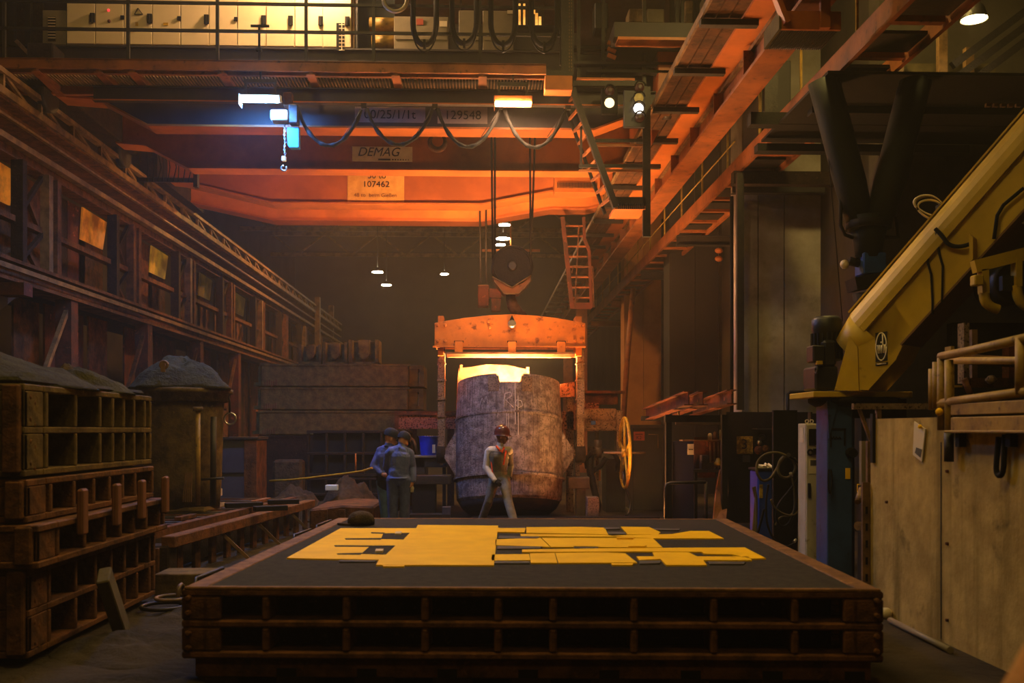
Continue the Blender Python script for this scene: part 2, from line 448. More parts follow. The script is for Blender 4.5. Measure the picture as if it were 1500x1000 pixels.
for i, y in enumerate(posts):
    part('post', 'steel_tan' if i % 2 else 'rust', rw, lambda m: m.bb(-7.78, -7.62, y-.08, y+.08, 4.5, 6.2))
    part('post', 'rust', rw, lambda m: m.bb(-7.8, -7.64, y+.3, y+.46, 4.5, 6.2))
    part('post', 'rust_dark', rw, lambda m: m.bb(-7.82, -7.62, y-1.05, y-.9, 4.5, 6.2))
    part('lower_post', 'rust_red', rw, lambda m: m.bb(-7.95, -7.65, y+.9, y+1.2, 0, 4.12))
    for (za, zb) in ((5.3, 6.15), (4.5, 5.15)):
        part('brace', 'rust_dark', rw, lambda m: m.beam((-7.76, y-.92, za), (-7.76, y-.05, zb), .07, .07))
        part('brace', 'rust', rw, lambda m: m.beam((-7.84, y-.92, zb), (-7.84, y-.05, za), .07, .07))
    part('lower_brace', 'steel_tan' if i == 1 else 'rust', rw, lambda m: m.beam((-7.75, y+1.0, 4.0), (-7.75, y-.3, 2.3), .08, .08))
    # back panels of the bay and one amber pane
    for k in range(3):
        ya = y + .5 + k*.86
        part('wall_panel', ('rust_red', 'rust', 'rust_dark')[(i+k) % 3], rw, lambda m: m.bb(-8.32, -8.28, ya, ya+.84, 4.5, 6.28))
    for k in range(4):
        ya = y - .6 + k*1.02
        if (i*4+k) % 5 == 4: continue
        part('lower_panel', ('rust_red', 'rust_dark', 'rust', 'rust_red')[(i+k) % 4], rw, lambda m: m.bb(-8.42 - .1*(k % 2), -8.38 - .1*(k % 2), ya, ya+1.0, 0.0, 4.12))
    if i < 5:
        ya, yb = y + 2.75, y + 4.02
        part('frame_panel', 'rust', rw, lambda m: m.bb(-8.32, -8.28, ya, y+4.0, 4.5, 5.62))
        part('pane', ('pane_orange', 'pane_orange', 'pane_yellow', 'pane_dim', 'pane_dim')[i], rw, lambda m: m.prism([(-8.24, ya, 5.62), (-8.24, yb-.12, 5.62), (-8.2, yb, 6.24), (-8.2, ya, 6.28)], (-.03, 0, 0)))
    else:
        part('frame_panel', 'rust_dark', rw, lambda m: m.bb(-8.32, -8.28, y+2.75, y+4.0, 4.5, 6.28))
# equipment clutter inside the lower storey
cl = thing('wall_bracket', 'dark bracketed steel hopper below the runway beam, over the sand heap', 'bracket', (-8.0, 14.6, 3.0))
part('arm', 'steel_dark', cl, lambda m: m.prism([(-7.7, 14.2, 3.9), (-7.7, 16.2, 3.95), (-7.7, 14.6, 3.1)], (-.5, 0, 0)))
part('tip', 'rust_red', cl, lambda m: m.bb(-7.75, -7.3, 15.5, 15.8, 3.85, 4.05))

# ---------------------------------------------------------------- runway on the column side
rr = thing('crane_runway', 'orange-lit crane runway girder with plank catwalk along its inner edge', 'crane runway', (3.9, 20, 6.7))
YA, YB = 8.5, 50
part('web', 'walk_orange', rr, lambda m: m.bb(3.92, 3.97, YA, YB, 6.72, 8.0))
part('bottom_flange', 'walk_orange', rr, lambda m: m.bb(3.72, 4.12, YA, YB, 6.68, 6.73))
part('top_flange', 'walk_orange', rr, lambda m: m.bb(3.7, 4.12, YA, YB, 8.0, 8.05))
part('ledge', 'crane_orange', rr, lambda m: m.bb(3.5, 3.9, YA, YB, 7.2, 7.235))
part('ledge_edge', 'rail_steel', rr, lambda m: m.bb(3.86, 3.915, YA, YB, 7.14, 7.2))
for k in range(3):
    part('plank', 'plank', rr, lambda m: m.bb(2.98 + .18*k, 3.14 + .18*k, YA, YB, 7.24, 7.28))
part('catwalk_edge', 'steel_tan', rr, lambda m: m.bb(2.94, 2.975, YA, YB, 7.22, 7.32))
y = 9.2
while y < 48:
    part('bracket', 'steel_dark', rr, lambda m: m.bb(2.94, 3.72, y, y+.12, 7.12, 7.2))
    part('stiffener', 'walk_orange', rr, lambda m: m.bb(3.76, 3.915, y+.9, y+.93, 6.73, 7.14))
    y += 1.75
# service walkway hung lower, with handrail
sw = thing('service_walkway', 'narrow steel service walkway with pipe handrail below the runway girder', 'walkway', (4.95, 20, 6.4))
part('stringer', 'walk_orange', sw, lambda m: m.bb(4.57, 4.63, YA, 48, 6.28, 6.56))
part('stringer', 'walk_orange', sw, lambda m: m.bb(5.27, 5.33, YA, 48, 6.28, 6.5))
y = 9.0
while y < 47:
    part('deck_plate', 'steel_dark', sw, lambda m: m.bb(4.64, 5.26, y, y+.55, 6.36, 6.4))
    part('cross_tee', 'walk_orange', sw, lambda m: m.bb(4.64, 5.26, y+.62, y+.72, 6.32, 6.4))
    y += 1.05
part('handrail', 'pipe_yellow', sw, lambda m: m.tube([(4.6, YA, 7.3), (4.6, 48, 7.3)], .022, 6))
part('knee_rail', 'pipe_yellow', sw, lambda m: m.tube([(4.6, 17.2, 6.93), (4.6, 48, 6.93)], .014, 6))
y = 9.5
while y < 48:
    part('railing_post', 'pipe_yellow', sw, lambda m: m.bb(4.585, 4.615, y, y+.03, 6.5, 7.3))
    y += 2.05
for yb in (17.4, 22.4, 27.4, 33.7, 40):
    part('bracket_beam', 'steel_dark' if yb < 30 else 'walk_orange', sw, lambda m: m.ibeam((4.6, yb, 6.15), (6.32, yb, 6.15), .16, .24))
for yb in (15.2, 20.6):
    part('hanger', 'steel_dark', sw, lambda m: m.bb(4.64, 4.76, yb, yb+.12, 6.4, 7.9))
ck = thing('control_cubicle', 'dark sheet-metal cubicle standing on the service walkway', 'cubicle', (4.9, 16.4, 6.42))
part('body', 'sheet_dark', ck, lambda m: m.bb(4.7, 5.2, 15.9, 17.0, 6.42, 7.9), bevel=.01)
part('door', 'crane_dark', ck, lambda m: m.bb(4.68, 4.7, 15.95, 16.95, 6.5, 7.85))
part('frame', 'rail_steel', ck, lambda m: (m.bb(4.67, 4.7, 15.88, 15.92, 6.42, 7.9)))
# concrete columns and what is fixed to them
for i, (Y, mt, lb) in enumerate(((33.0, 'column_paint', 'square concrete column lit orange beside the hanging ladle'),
                             (25.0, 'sheet_dark', 'column coloured dark for its shade between the two concrete columns'),  # this column's shade is put into a dark material
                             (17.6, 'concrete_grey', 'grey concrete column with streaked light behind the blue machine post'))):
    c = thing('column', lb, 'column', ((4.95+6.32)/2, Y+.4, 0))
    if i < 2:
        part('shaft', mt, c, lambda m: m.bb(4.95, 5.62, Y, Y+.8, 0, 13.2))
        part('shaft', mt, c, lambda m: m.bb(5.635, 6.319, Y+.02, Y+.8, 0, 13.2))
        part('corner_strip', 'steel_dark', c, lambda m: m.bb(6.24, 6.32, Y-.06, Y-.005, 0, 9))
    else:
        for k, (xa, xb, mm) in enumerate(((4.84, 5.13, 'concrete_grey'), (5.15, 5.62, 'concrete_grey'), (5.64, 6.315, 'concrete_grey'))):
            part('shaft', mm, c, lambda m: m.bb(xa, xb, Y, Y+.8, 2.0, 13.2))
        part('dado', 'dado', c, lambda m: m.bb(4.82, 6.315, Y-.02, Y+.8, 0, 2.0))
        part('conduit', 'rubber', c, lambda m: m.tube([(4.62, Y-.1, 2.0), (4.62, Y-.1, 6.0)], .035, 6))
        part('conduit', 'steel_black', c, lambda m: m.tube([PY(1213, 280, Y-.1), PY(1212, 450, Y-.1)], .04, 6))
        part('conduit', 'steel_dark', c, lambda m: m.tube([PY(1154, 640, Y-.1), PY(1154, 577, Y-.1), PY(1157, 574, Y-.1), PY(1200, 574, Y-.1)], .03, 6))
tag(MB().tube([(4.5, 31, 0), (4.75, 31, 4.0), (4.95, 31, 6.3)], .09, 10).build('down_pipe', 'walk_orange'), 'leaning orange-lit down pipe beside the square concrete column', 'pipe')
for k in range(3):
    tag(MB().sphere(PY(1053, 355 + 12*k, 24.6), .09, 10, 6, (1.2, .6, .8)).build('wall_insulator', 'crane_orange'), ('upper', 'middle', 'lowest')[k] + ' small orange insulator on a dark column', 'insulator', 'row of insulators on the dark column')
# portal posts beyond the crane: more of the walkway structure
for Y, xa in ((38, 4.0), (44, 4.0)):
    tag(MB().ibeam((xa, Y, 0), (xa, Y, 6.7), .4, .5, .04, up=(0,1,0)).build('runway_post', 'walk_orange'), 'steel runway post %s' % ('behind the ladle machine' if Y == 38 else 'by the back of the hall'), 'post')

# ---------------------------------------------------------------- mezzanine over the machine corner
mz = thing('mezzanine', 'dark steel mezzanine with beams and hopper above the yellow mixer arm', 'mezzanine', (6.5, 12, 5.5))
def zb(py, Y): return ZL(py, Y)
for (a, b, y0, y1, Y, mt) in ((1190, 1560, 125, 160, 13.2, 'steel_black'), (1110, 1420, 206, 217, 14.6, 'steel_black'),
                          (1100, 1500, 160, 178, 14.0, 'steel_black'), (1075, 1310, 247, 266, 16.8, 'rust_dark')):
    part('beam', mt, mz, lambda m: m.bb(XL(a, Y), XL(b, Y), Y, Y+.2, zb(y1, Y), zb(y0, Y)))
part('deck', 'steel_black', mz, lambda m: m.bb(4.4, 9.1, 12.0, 14.9, zb(150, 13.2), zb(146, 13.2)))
part('hopper', 'board_olive', mz, lambda m: m.prism([PY(1322, 93, 13.6), PY(1460, 93, 13.6), PY(1455, 124, 13.6), PY(1330, 124, 13.6)], (0, .9, 0)))
for px in (1312, 1376, 1415):
    part('post', 'steel_tan', mz, lambda m: m.bb(XL(px, 13.4), XL(px, 13.4)+.12, 13.4, 13.5, zb(124, 13.4), zb(14 if px == 1376 else 60, 13.4)))
for k in range(3):
    part('stair_rail', 'ladle_dark', mz, lambda m: m.beam(PY(1395, 96 + 22*k, 13.1), PY(1500, 18 + 22*k, 13.1), .08, .1))
pfm = thing('hanging_platform', 'small orange-fronted platform hung under the runway girder', 'platform', (XL(1190, 11), 11.3, zb(37, 11)))
part('front_plate', 'crane_orange', pfm, lambda m: m.bb(XL(1145, 11), XL(1232, 11), 11.0, 11.04, zb(37, 11), zb(10, 11)))
part('side_plate', 'board_olive', pfm, lambda m: m.bb(XL(1145, 11)-.03, XL(1145, 11), 11.0, 11.6, zb(37, 11), zb(10, 11)))
dgm = MB()
for k in range(26):
    x_ = XL(1146, 11) + k*(XL(1231, 11)-XL(1146, 11))/26; dgm.bb(x_, x_+.012, 11.04, 11.6, zb(37, 11), zb(35, 11))
tag(dgm.build('deck_grating', 'steel_dark', pfm), kind='stuff')
part('deck_back', 'steel_black', pfm, lambda m: m.bb(XL(1146, 11), XL(1231, 11), 11.05, 11.6, zb(34, 11), zb(32, 11)))
part('hanger', 'crane_orange', pfm, lambda m: m.bb(XL(1200, 11), XL(1214, 11), 10.94, 11.0, zb(37, 11), zb(-22, 11)))
part('hanger', 'crane_orange', pfm, lambda m: m.beam(PY(1152, 34, 10.97), PY(1130, -22, 10.97), .12, .06))
for (px, y0, y1, Y) in ((1126, 65, 170, 14.5), (1085, 250, 600, 16.6)):
    part('hanger', 'steel_dark', mz, lambda m: m.bb(XL(px, Y)-.06, XL(px, Y)+.06, Y, Y+.1, zb(y1, Y), zb(y0, Y)))
for k in range(5):
    part('lamp_slot', 'steel_tan', mz, lambda m: m.bb(XL(1445 + 11*k, 12.9), XL(1452 + 11*k, 12.9), 12.9, 12.95, zb(148, 12.9), zb(143, 12.9)))
# chutes that meet in a Y above the mixer
ch = thing('sand_chute', 'dark green pair of sand pipes joining above a blue dosing box', 'chute', (5.2, 12, 4.2))
yc = 12.3
part('pipe', 'pipe_green', ch, lambda m: m.tube([PY(1206, 118, yc), PY(1228, 200, yc), PY(1246, 270, yc), PY(1262, 335, yc)], [.2, .2, .2, .17], 16))
part('pipe', 'pipe_green', ch, lambda m: m.tube([PY(1341, 118, yc-.1), PY(1328, 170, yc-.1), PY(1305, 260, yc-.1), PY(1285, 330, yc-.1)], [.2, .2, .2, .17], 16))
part('junction', 'pipe_green', ch, lambda m: m.tube([PY(1272, 318, yc), PY(1272, 350, yc), PY(1272, 378, yc)], [.27, .2, .16], 16))
part('clamp', 'steel_black', ch, lambda m: m.lathe([(.29,-.05),(.29,.05)], PY(1272, 330, yc), 16))
part('dosing_box', 'blue_box', ch, lambda m: m.box(PY(1275, 388, yc), (.3, .3, .28)), bevel=.015)
part('valve', 'steel_black', ch, lambda m: (m.box(PY(1275, 412, yc), (.52, .34, .16), Euler((0, R(-12), 0))), m.tube([PY(1243, 382, yc), PY(1258, 385, yc)], .06, 8)))
part('crank', 'steel_black', ch, lambda m: m.tube([PY(1300, 322, yc), PY(1312, 318, yc), PY(1315, 348, yc), PY(1292, 347, yc)], .03, 6))
part('crank', 'steel_black', ch, lambda m: m.tube([PY(1232, 285, yc), PY(1231, 330, yc), PY(1238, 344, yc), PY(1250, 348, yc)], .025, 6))
part('knob', 'white_plate', ch, lambda m: m.sphere(PY(1237, 387, yc), .06, 8, 6))
part('outlet', 'steel_black', ch, lambda m: m.lathe([(.16, -.3), (.2, 0)], PY(1272, 430, yc), 14))
part('pull_cord', 'rubber', ch, lambda m: m.tube([PY(1212, 210, yc), PY(1234, 470, yc)], .006, 5))
rl = thing('round_lamp', 'round glowing lamp under the mezzanine roof by the end wall', 'lamp', PY(1427, 25, 12.4))
part('shade', 'steel_dark', rl, lambda m: m.lathe([(.05,.25),(.12,.16),(.17,0)], PY(1427, 29, 12.4), 20, caps=False))
part('disc', 'lamp_round', rl, lambda m: m.lathe([(.155,.005),(.155,.02)], PY(1427, 29, 12.4), 24))
part('stem', 'steel_dark', rl, lambda m: m.tube([PY(1427, 29, 12.4)+Vector((0,0,.2)), PY(1427, 29, 12.4)+Vector((0,0,5.6))], .02, 6))

# ---------------------------------------------------------------- hall lamps (high bays on stems from the roof)
def bay_lamp(p, r, mt, label, group):
    t = thing('high_bay_lamp', label, 'lamp', p, 0, group)
    part('reflector', 'steel_dark', t, lambda m: m.lathe([(r*.25, r*.9), (r*.5, r*.7), (r*1.02, 0)], p, 20, caps=False))
    part('diffuser', mt, t, lambda m: m.lathe([(r*.96, .01), (r*.96, .03)], p, 20))
    part('stem', 'steel_black', t, lambda m: m.tube([p+Vector((0,0,r*.8)), Vector((p.x, p.y, 13.195))], .02, 6))
for (px, py, Y, r, lb) in ((553, 399, 44, .26, 'high-bay lamp glowing in the dusty air above a lower one'),
                       (566, 418, 50, .26, 'lowest high-bay lamp in the dusty air over the flask stack'),
                       (651, 402, 50, .22, 'high-bay lamp with a hazy cone, halfway to the hook ropes'),
                       (739, 330, 36, .22, 'upper of the high-bay lamps between the hook ropes'),
                       (737, 350, 40, .30, 'bright high-bay lamp just above the hook block'),
                       (733, 359, 44, .24, 'high-bay lamp half hidden by the hook block')):
    bay_lamp(PY(px, py, Y), r, 'lamp_far', lb, 'high-bay lamps far down the hall')
for (x, y, z, lb_) in ((-2.6, 5.5, 10.5, 'sodium high-bay lamp over the stacked flasks'), (1.6, 8.6, 10.5, 'sodium high-bay lamp over the yellow-topped mould'), (-3.2, 13.0, 11.5, 'sodium high-bay lamp over the low steel bed'), (-.5, 4.6, 9.6, 'sodium high-bay lamp before the concrete wall'), (.4, -1.2, 8.0, 'added unseen fill lamp by the front wall'), (4.35, 12.4, 9.6, 'sodium high-bay lamp over the workshop corner')):  # the one by the front wall is an added fill lamp for front faces
    bay_lamp(Vector((x, y, z)), .52 if x > 4 else .25 if y < 0 else .34, 'lamp_near', lb_, 'sodium lamps over the moulding floor')
for (x, y, z, lb_) in ((-.5, 23.65, 10.2, 'orange sodium lamp over the hall beyond the rear crane, column side'), (-4.4, 33, 10.4, 'orange sodium lamp over the hall beyond the rear crane, lattice side')):
    bay_lamp(Vector((x, y, z)), .34, 'lamp_sodium', lb_, 'sodium lamps beyond the rear crane')
tag(MB().beam(PY(706, 367, 40), PY(791, 367, 40), .12, .1).bb(PY(748, 367, 40).x-.03, PY(748, 367, 40).x+.03, 39.97, 40.03, PY(748, 367, 40).z, 13.2).build('lamp_rail', 'crane_orange'), 'thin orange lamp rail behind the hook block', 'rail')
# ================================================================ front crane
ZB = PY(500, 187, 17.0).z
ZT = 8.42
cr = thing('overhead_crane', 'orange double-girder overhead crane with cabinets and railed walkway', 'overhead crane', (-2, 18.5, ZB))
def gprof(y, xl0, xl1, xr1, xr0, zb, ze, zt):
    return [(xl0, y, zt), (xl0, y, zb+ze), (xl1-.83*0-.0, y, zb+ze*0+0) if False else (xl1-.85, y, zb+ze*.9), (xl1, y, zb), (xr1, y, zb), (xr1+1.3, y, zb+ze), (xr0, y, zb+ze), (xr0, y, zt)]
def girder(root, mt, fm, y0, y1, xl0, xl1, xr1, xr0, zb, ze, zt, fw=.06):
    g = part('girder', mt, root, lambda m: m.prism(gprof(y0+fw, xl0, xl1, xr1, xr0, zb+.03, ze, zt), (0, y1-y0-2*fw, 0)))
    pr = gprof(y0, xl0, xl1, xr1, xr0, zb, ze, zt)[1:-1]
    mbf = MB()
    for a, b in zip(pr[:-1], pr[1:]):
        a, b = Vector(a), Vector(b)
        mbf.prism([a, b, b+Vector((0,0,.035)), a+Vector((0,0,.035))], (0, y1-y0, 0))
    mbf.build('bottom_flange', fm, g)
    part('top_flange', mt, g, lambda m: m.bb(xl0, xr0, y0, y1, zt, zt+.03))
    return g
XL0, XR0 = -7.45, 3.42
g1 = girder(cr, 'crane_dark', 'crane_orange', 17.0, 17.47, XL0, XL(222, 17.2), XL(868, 17.2), 3.42, ZB, .5, ZT)
g2 = girder(cr, 'crane_orange', 'crane_orange', 19.73, 20.2, XL0, XL(279, 19.9), XL(880, 19.9), 3.42, ZB, .5, ZT)
for x in (XL0-.1, 3.3):
    part('end_carriage', 'crane_red' if x > 0 else 'rust_dark', cr, lambda m: m.bb(x-.22, x+.22, 16.6, 20.7, ZT-.85, ZT-.1), bevel=.02)
    for y in (16.9, 20.4):
        part('wheel', 'steel_dark', cr, lambda m: m.lathe([(.3,-.07),(.3,.07)], (x, y, ZT-.9), 20, axis='X'))
part('end_plate', 'crane_red', cr, lambda m: m.prism([PY(955, 168, 17.6), PY(978, 158, 17.6), PY(966, 190, 17.6), PY(955, 212, 17.6)], (0, .3, 0)))
cg = part('cable_cage', 'steel_dark', cr, lambda m: (m.bb(XL(213, 20.6), XL(288, 20.6), 20.6, 20.66, ZL(222, 20.6), ZL(214, 20.6)), m.bb(XL(284, 20.6), XL(290, 20.6), 20.55, 20.7, ZL(278, 20.6), ZL(240, 20.6)), m.bb(XL(200, 20.6), XL(288, 20.6), 20.62, 20.68, ZL(270, 20.6), ZL(264, 20.6))))
for k in range(10):
    part('hanging_wire', 'rubber', cg, lambda m: m.tube([PY(216+7.5*k, 220, 20.58), PY(217+7.5*k+2*(k % 3), 245, 20.55), PY(216+7.5*k, 266, 20.58)], .012, 5))
# walkway in front of the girder
ZW = PY(300, 130, 17.0).z
YO = 15.95
XW1 = XL(800, YO)
wk = part('walkway_edge', 'walk_orange', cr, lambda m: (m.bb(-8.8, XW1, YO, YO+.05, ZW-.06, ZW+.1), m.bb(-8.8, XW1, YO, YO+.12, ZW+.085, ZW+.11)))
part('walkway_channel', 'walk_orange', cr, lambda m: m.bb(-8.8, XW1, 16.05, 16.12, ZW-.1, ZW))
part('walkway_channel', 'crane_orange', cr, lambda m: m.bb(-8.8, XW1, 16.88, 16.98, ZW-.16, ZW-.02))
gm = MB(); x = -8.8
while x < XW1:
    gm.bb(x, x+.012, 16.12, 16.95, ZW-.03, ZW); x += .055
tag(gm.build('deck_grating', 'steel_tan', cr), kind='stuff')
part('deck_underlay', 'steel_black', cr, lambda m: m.bb(-8.8, XW1, 16.45, 16.95, ZW, ZW+.012))
for px in (48, 140, 190, 322, 452, 577, 705):
    X = XL(px, YO)
    part('bracket', 'walk_orange', cr, lambda m: m.prism([(X, YO+.02, ZW+.05), (X, 17.02, ZW-.02), (X, 17.02, ZW-.15), (X, 16.75, ZW-.17), (X, YO+.02, ZW-.1)], (.05, 0, 0)))
    part('bracket_flange', 'walk_orange', cr, lambda m: m.beam((X+.025, YO+.02, ZW-.1), (X+.025, 16.98, ZW-.17), .14, .015))
ZR1, ZR2 = ZL(51, YO), ZL(11, YO)
for px in (5, 187, 318, 448, 547, 703, 822):
    X = XL(px, YO)
    part('railing_post', 'steel_dark', cr, lambda m: m.bb(X-.025, X+.025, YO, YO+.05, ZW+.1, ZR2+.35))
for z in (ZR1, ZR2, ZR2+.35):
    part('rail', 'steel_dark', cr, lambda m: m.bb(-8.8, XL(826, YO), YO-.01, YO+.03, z-.02, z+.025))
# monorail for the small hoist
ZM = ZL(155, 16.5)
part('monorail', 'crane_dark', cr, lambda m: m.ibeam((-6.6, 16.5, ZM+.13), (XL(960, 16.5), 16.5, ZM+.13), .12, .26, .02))
part('monorail_edge', 'crane_orange', cr, lambda m: m.bb(-6.6, XL(960, 16.5), 16.43, 16.45, ZM, ZM+.02))
for px in (455, 575, 705, 830):
    X = XL(px, 16.5)
    part('monorail_hanger', 'steel_dark', cr, lambda m: m.bb(X-.03, X+.03, 16.47, 16.53, ZM+.24, ZW))
# upper end platform and clutter over the signal lamps
ye = 16.0
part('end_platform', 'crane_dark', cr, lambda m: m.bb(XL(900, ye), XL(1052, ye), ye, ye+1.2, ZL(52, ye), ZL(30, ye)))
part('end_platform_flange', 'crane_orange', cr, lambda m: m.bb(XL(905, ye), XL(1055, ye), ye-.02, ye+.3, ZL(56, ye), ZL(52, ye)))
for (a, b, y0, y1, mt) in ((840, 1010, 88, 92, 'crane_dark'), (845, 930, 112, 115, 'crane_orange'), (860, 1000, 100, 104, 'steel_black')):
    part('cross_beam', mt, cr, lambda m: m.bb(XL(a, 16.6), XL(b, 16.6), 16.6, 16.75, ZL(y1, 16.6), ZL(y0, 16.6)))
for px in (848, 884, 944, 992, 1000):
    part('upright', 'steel_dark', cr, lambda m: m.bb(XL(px, 16.7)-.03, XL(px, 16.7)+.03, 16.7, 16.78, ZL(120, 16.7), ZL(-30, 16.7)))
for k in range(3):
    part('louvre', 'crane_orange', cr, lambda m: m.beam(PY(890, 62+9*k, 16.5), PY(902, 67+9*k, 16.5), .05, .06))
for (a, b, y0, y1, mt) in ((920, 945, 13, 30, 'steel_tan'), (946, 972, 13, 30, 'cabinet_grey'), (1002, 1014, 0, 30, 'steel_tan'), (870, 890, 5, 40, 'motor'), (1030, 1050, -10, 30, 'steel_dark')):
    part('motor_housing', mt, cr, lambda m: m.bb(XL(a, 17.2), XL(b, 17.2), 17.1, 17.5, ZL(y1+4, 17.2), ZL(y0, 17.2)), bevel=.02)
part('top_deck', 'steel_black', cr, lambda m: m.bb(XL(838, 16.8), XL(1060, 16.8), 16.9, 20.2, ZT+.03, ZT+.09))
# trolley deck across the girders
part('trolley_frame', 'crane_dark', cr, lambda m: m.bb(XL(655, 18.5), XL(838, 18.5), 17.1, 20.1, ZT+.06, ZT+.4), bevel=.02)
part('trolley_drum', 'steel_dark', cr, lambda m: m.lathe([(.38,-1.1),(.38,1.1)], (XL(750, 18.6), 18.6, ZT+.75), 24, axis='X'))
# perforated cable tray (upright + foot) and orange junction box
ct = part('cable_tray', 'steel_dark', cr, lambda m: (m.bb(XL(822, 15.9), XL(840, 15.9), 15.85, 15.89, ZL(112, 15.9), ZL(-40, 15.9)), m.bb(XL(800, 15.9), XL(822, 15.9), 15.85, 15.89, ZL(112, 15.9), ZL(103, 15.9))))
hm = MB(); 
for k in range(24):
    for q in range(2):
        p = PY(834 + 3.2*q, -10 + 4.9*k, 15.845); hm.bb(p.x-.007, p.x+.007, p.y-.002, p.y+.004, p.z-.014, p.z+.014)
tag(hm.build('perforation', 'steel_tan', ct), kind='stuff')
part('junction_box', 'crane_orange', cr, lambda m: m.bb(XL(797, 15.9), XL(837, 15.9), 15.7, 16.0, ZL(137, 15.9), ZL(116, 15.9)), bevel=.01)
# signs
def plate(name, root, px0, px1, py0, py1, Y, mt, parent=None):
    a, b = PY(px0, py0, Y), PY(px1, py1, Y)
    return part(name, mt, parent or root, lambda m: m.bb(a.x, b.x, Y-.012, Y, b.z, a.z)), (a+b)/2
s1, c1 = plate('number_plate', cr, 520, 623, 156.5, 180, 17.055, 'sign_grey', g1)
s2, c2 = plate('number_plate', cr, 641, 714, 157, 181.5, 17.055, 'sign_grey', g1)
kx = 17.05/F
text('lettering', '00/25/1/1t', 13*kx/.72, PY(571, 168, 17.04), 'ink', g1)
text('lettering', '129548', 13*kx/.72, PY(678, 169, 17.04), 'ink', g1)
s3, c3 = plate('maker_plate', cr, 516, 604, 214.5, 237, 19.785, 'white_plate', g2)
kx = 19.8/F
text('lettering', 'DEMAG', 13*kx/.72, PY(554, 223, 19.77), 'ink', g2, shear=.3, sx=.98)
um = MB(); a = PY(554, 233.5, 19.77)
um.bb(a.x, a.x+18*kx, 19.766, 19.772, a.z-.016, a.z+.016)
for k in range(7):
    w = (3.0 - .3*k)*kx; xx = a.x + (20 + 3.9*k)*kx
    um.bb(xx, xx+w*.8, 19.766, 19.772, a.z-.014, a.z+.012)
tag(um.build('maker_stripe', 'ink', g2), kind='stuff')
# hanging control cables: loops from a track above
for i, (px, py, w, zt) in enumerate(((622, 66, 17, -40), (680, 64, 18, -40), (737, 66, 18, -40), (797, 67, 19, -40))):
    Y = 15.75
    pts = [PY(px-w, zt, Y)] + [PY(px - w*math.cos(math.pi*k/12)*(1 if k not in (0,12) else 1), py - 32 + 32*math.sin(math.pi*k/12), Y) for k in range(13)] + [PY(px+w, zt, Y)]
    part('festoon_loop', 'rubber', cr, lambda m: m.tube(pts, .045, 8))
    pts2 = [PY(px-w-4, zt, Y-.06)] + [PY(px - (w+1)*math.cos(math.pi*k/12), py - 28 + 38*math.sin(math.pi*k/12), Y-.06) for k in range(13)]
    part('festoon_wire', 'rubber', cr, lambda m: m.tube(pts2, .014, 6))
    part('cable_clip', 'steel_black', cr, lambda m: m.bb(PY(px, 0, Y).x-.02, PY(px, 0, Y).x+.02, Y-.08, Y+.05, ZL(py+10, Y), ZL(py-4, Y)))
part('cable_drum', 'cabinet_grey', cr, lambda m: m.torus(PY(579, 0, 15.8), .19, .035, 'Y', 24, 8))
part('festoon_track', 'steel_dark', cr, lambda m: m.bb(-2.5, 2.0, 15.7, 15.8, ZL(-44, 15.75), ZL(-40, 15.75)))
# draped cables below the monorail
dr = ((432, 533, 213), (533, 637, 212), (637, 735, 215), (735, 832, 216))
for (a, b, low) in dr:
    Y = 16.4
    pts = []
    for k in range(17):
        t = k/16; x = a + 4 + (b - a - 8)*t; s = 1-(2*t-1)**2
        pts.append(PY(x, 160 + (low-160)*(s**.85), Y - .03*math.sin(k*2.1)))
    part('draped_cable', 'rubber', cr, lambda m: m.tube(pts, [.03 + .012*(k % 3 == 0) for k in range(17)], 7))
    part('cable_strap', 'rope', cr, lambda m: m.tube([PY(b-2, 158, Y-.05), PY(b-30, 200, Y-.05)], .006, 5))
    part('cable_trolley', 'steel_dark', cr, lambda m: m.bb(XL(b-4, Y), XL(b+4, Y), Y-.03, Y+.03, ZL(160, Y), ZL(154, Y)))
# access ladder with platform at the crane's end (seen in silhouette)
al = part('access_frame', 'steel_dark', cr, lambda m: (m.bb(XL(942, 16.3), XL(953, 16.3), 16.3, 16.38, ZL(345, 16.3), ZL(124, 16.3)), m.bb(XL(850, 16.5), XL(853, 16.5), 16.5, 16.56, ZL(250, 16.5), ZL(186, 16.5))))
part('access_post', 'steel_black', al, lambda m: m.bb(XL(942, 16.9), XL(948, 16.9), 16.9, 16.96, ZL(300, 16.9), ZL(186, 16.9)))
ll0, ll1 = PY(838, 130, 16.3), PY(902, 304, 16.3)
part('ladder_stile', 'steel_dark', al, lambda m: m.beam(ll0, ll1, .1, .14, up=(0,1,0)))
part('ladder_stile', 'steel_black', al, lambda m: m.beam(ll0+Vector((-.12,.5,0)), ll1+Vector((-.12,.5,0)), .05, .08, up=(0,1,0)))
for k in range(9):
    p = ll0.lerp(ll1, (k+.7)/9.4)
    part('rung', 'walk_orange', al, lambda m: m.beam(p+Vector((-.05,0,0)), p+Vector((-.14,.5,0)), .03, .05))
for (a, b, py, w) in ((872, 944, 206, .05), (868, 944, 213, .04), (848, 944, 243, .05), (848, 944, 250, .04), (838, 946, 123, .09)):
    part('guard_rail', 'steel_dark' if w > .04 else 'walk_orange', al, lambda m: m.beam(PY(a, py, 16.35), PY(b, py, 16.35), w, w))
pf = part('landing', 'crane_orange', al, lambda m: m.bb(XL(900, 16.3), XL(945, 16.3), 16.25, 17.0, ZL(306, 16.3), ZL(301, 16.3)))
lg = MB()
for k in range(14):
    p = PY(905+2.8*k, 300, 16.3); lg.bb(p.x, p.x+.012, 16.2, 16.25, ZL(306, 16.3), ZL(298, 16.3))
tag(lg.build('landing_grating', 'steel_black', al), kind='stuff')
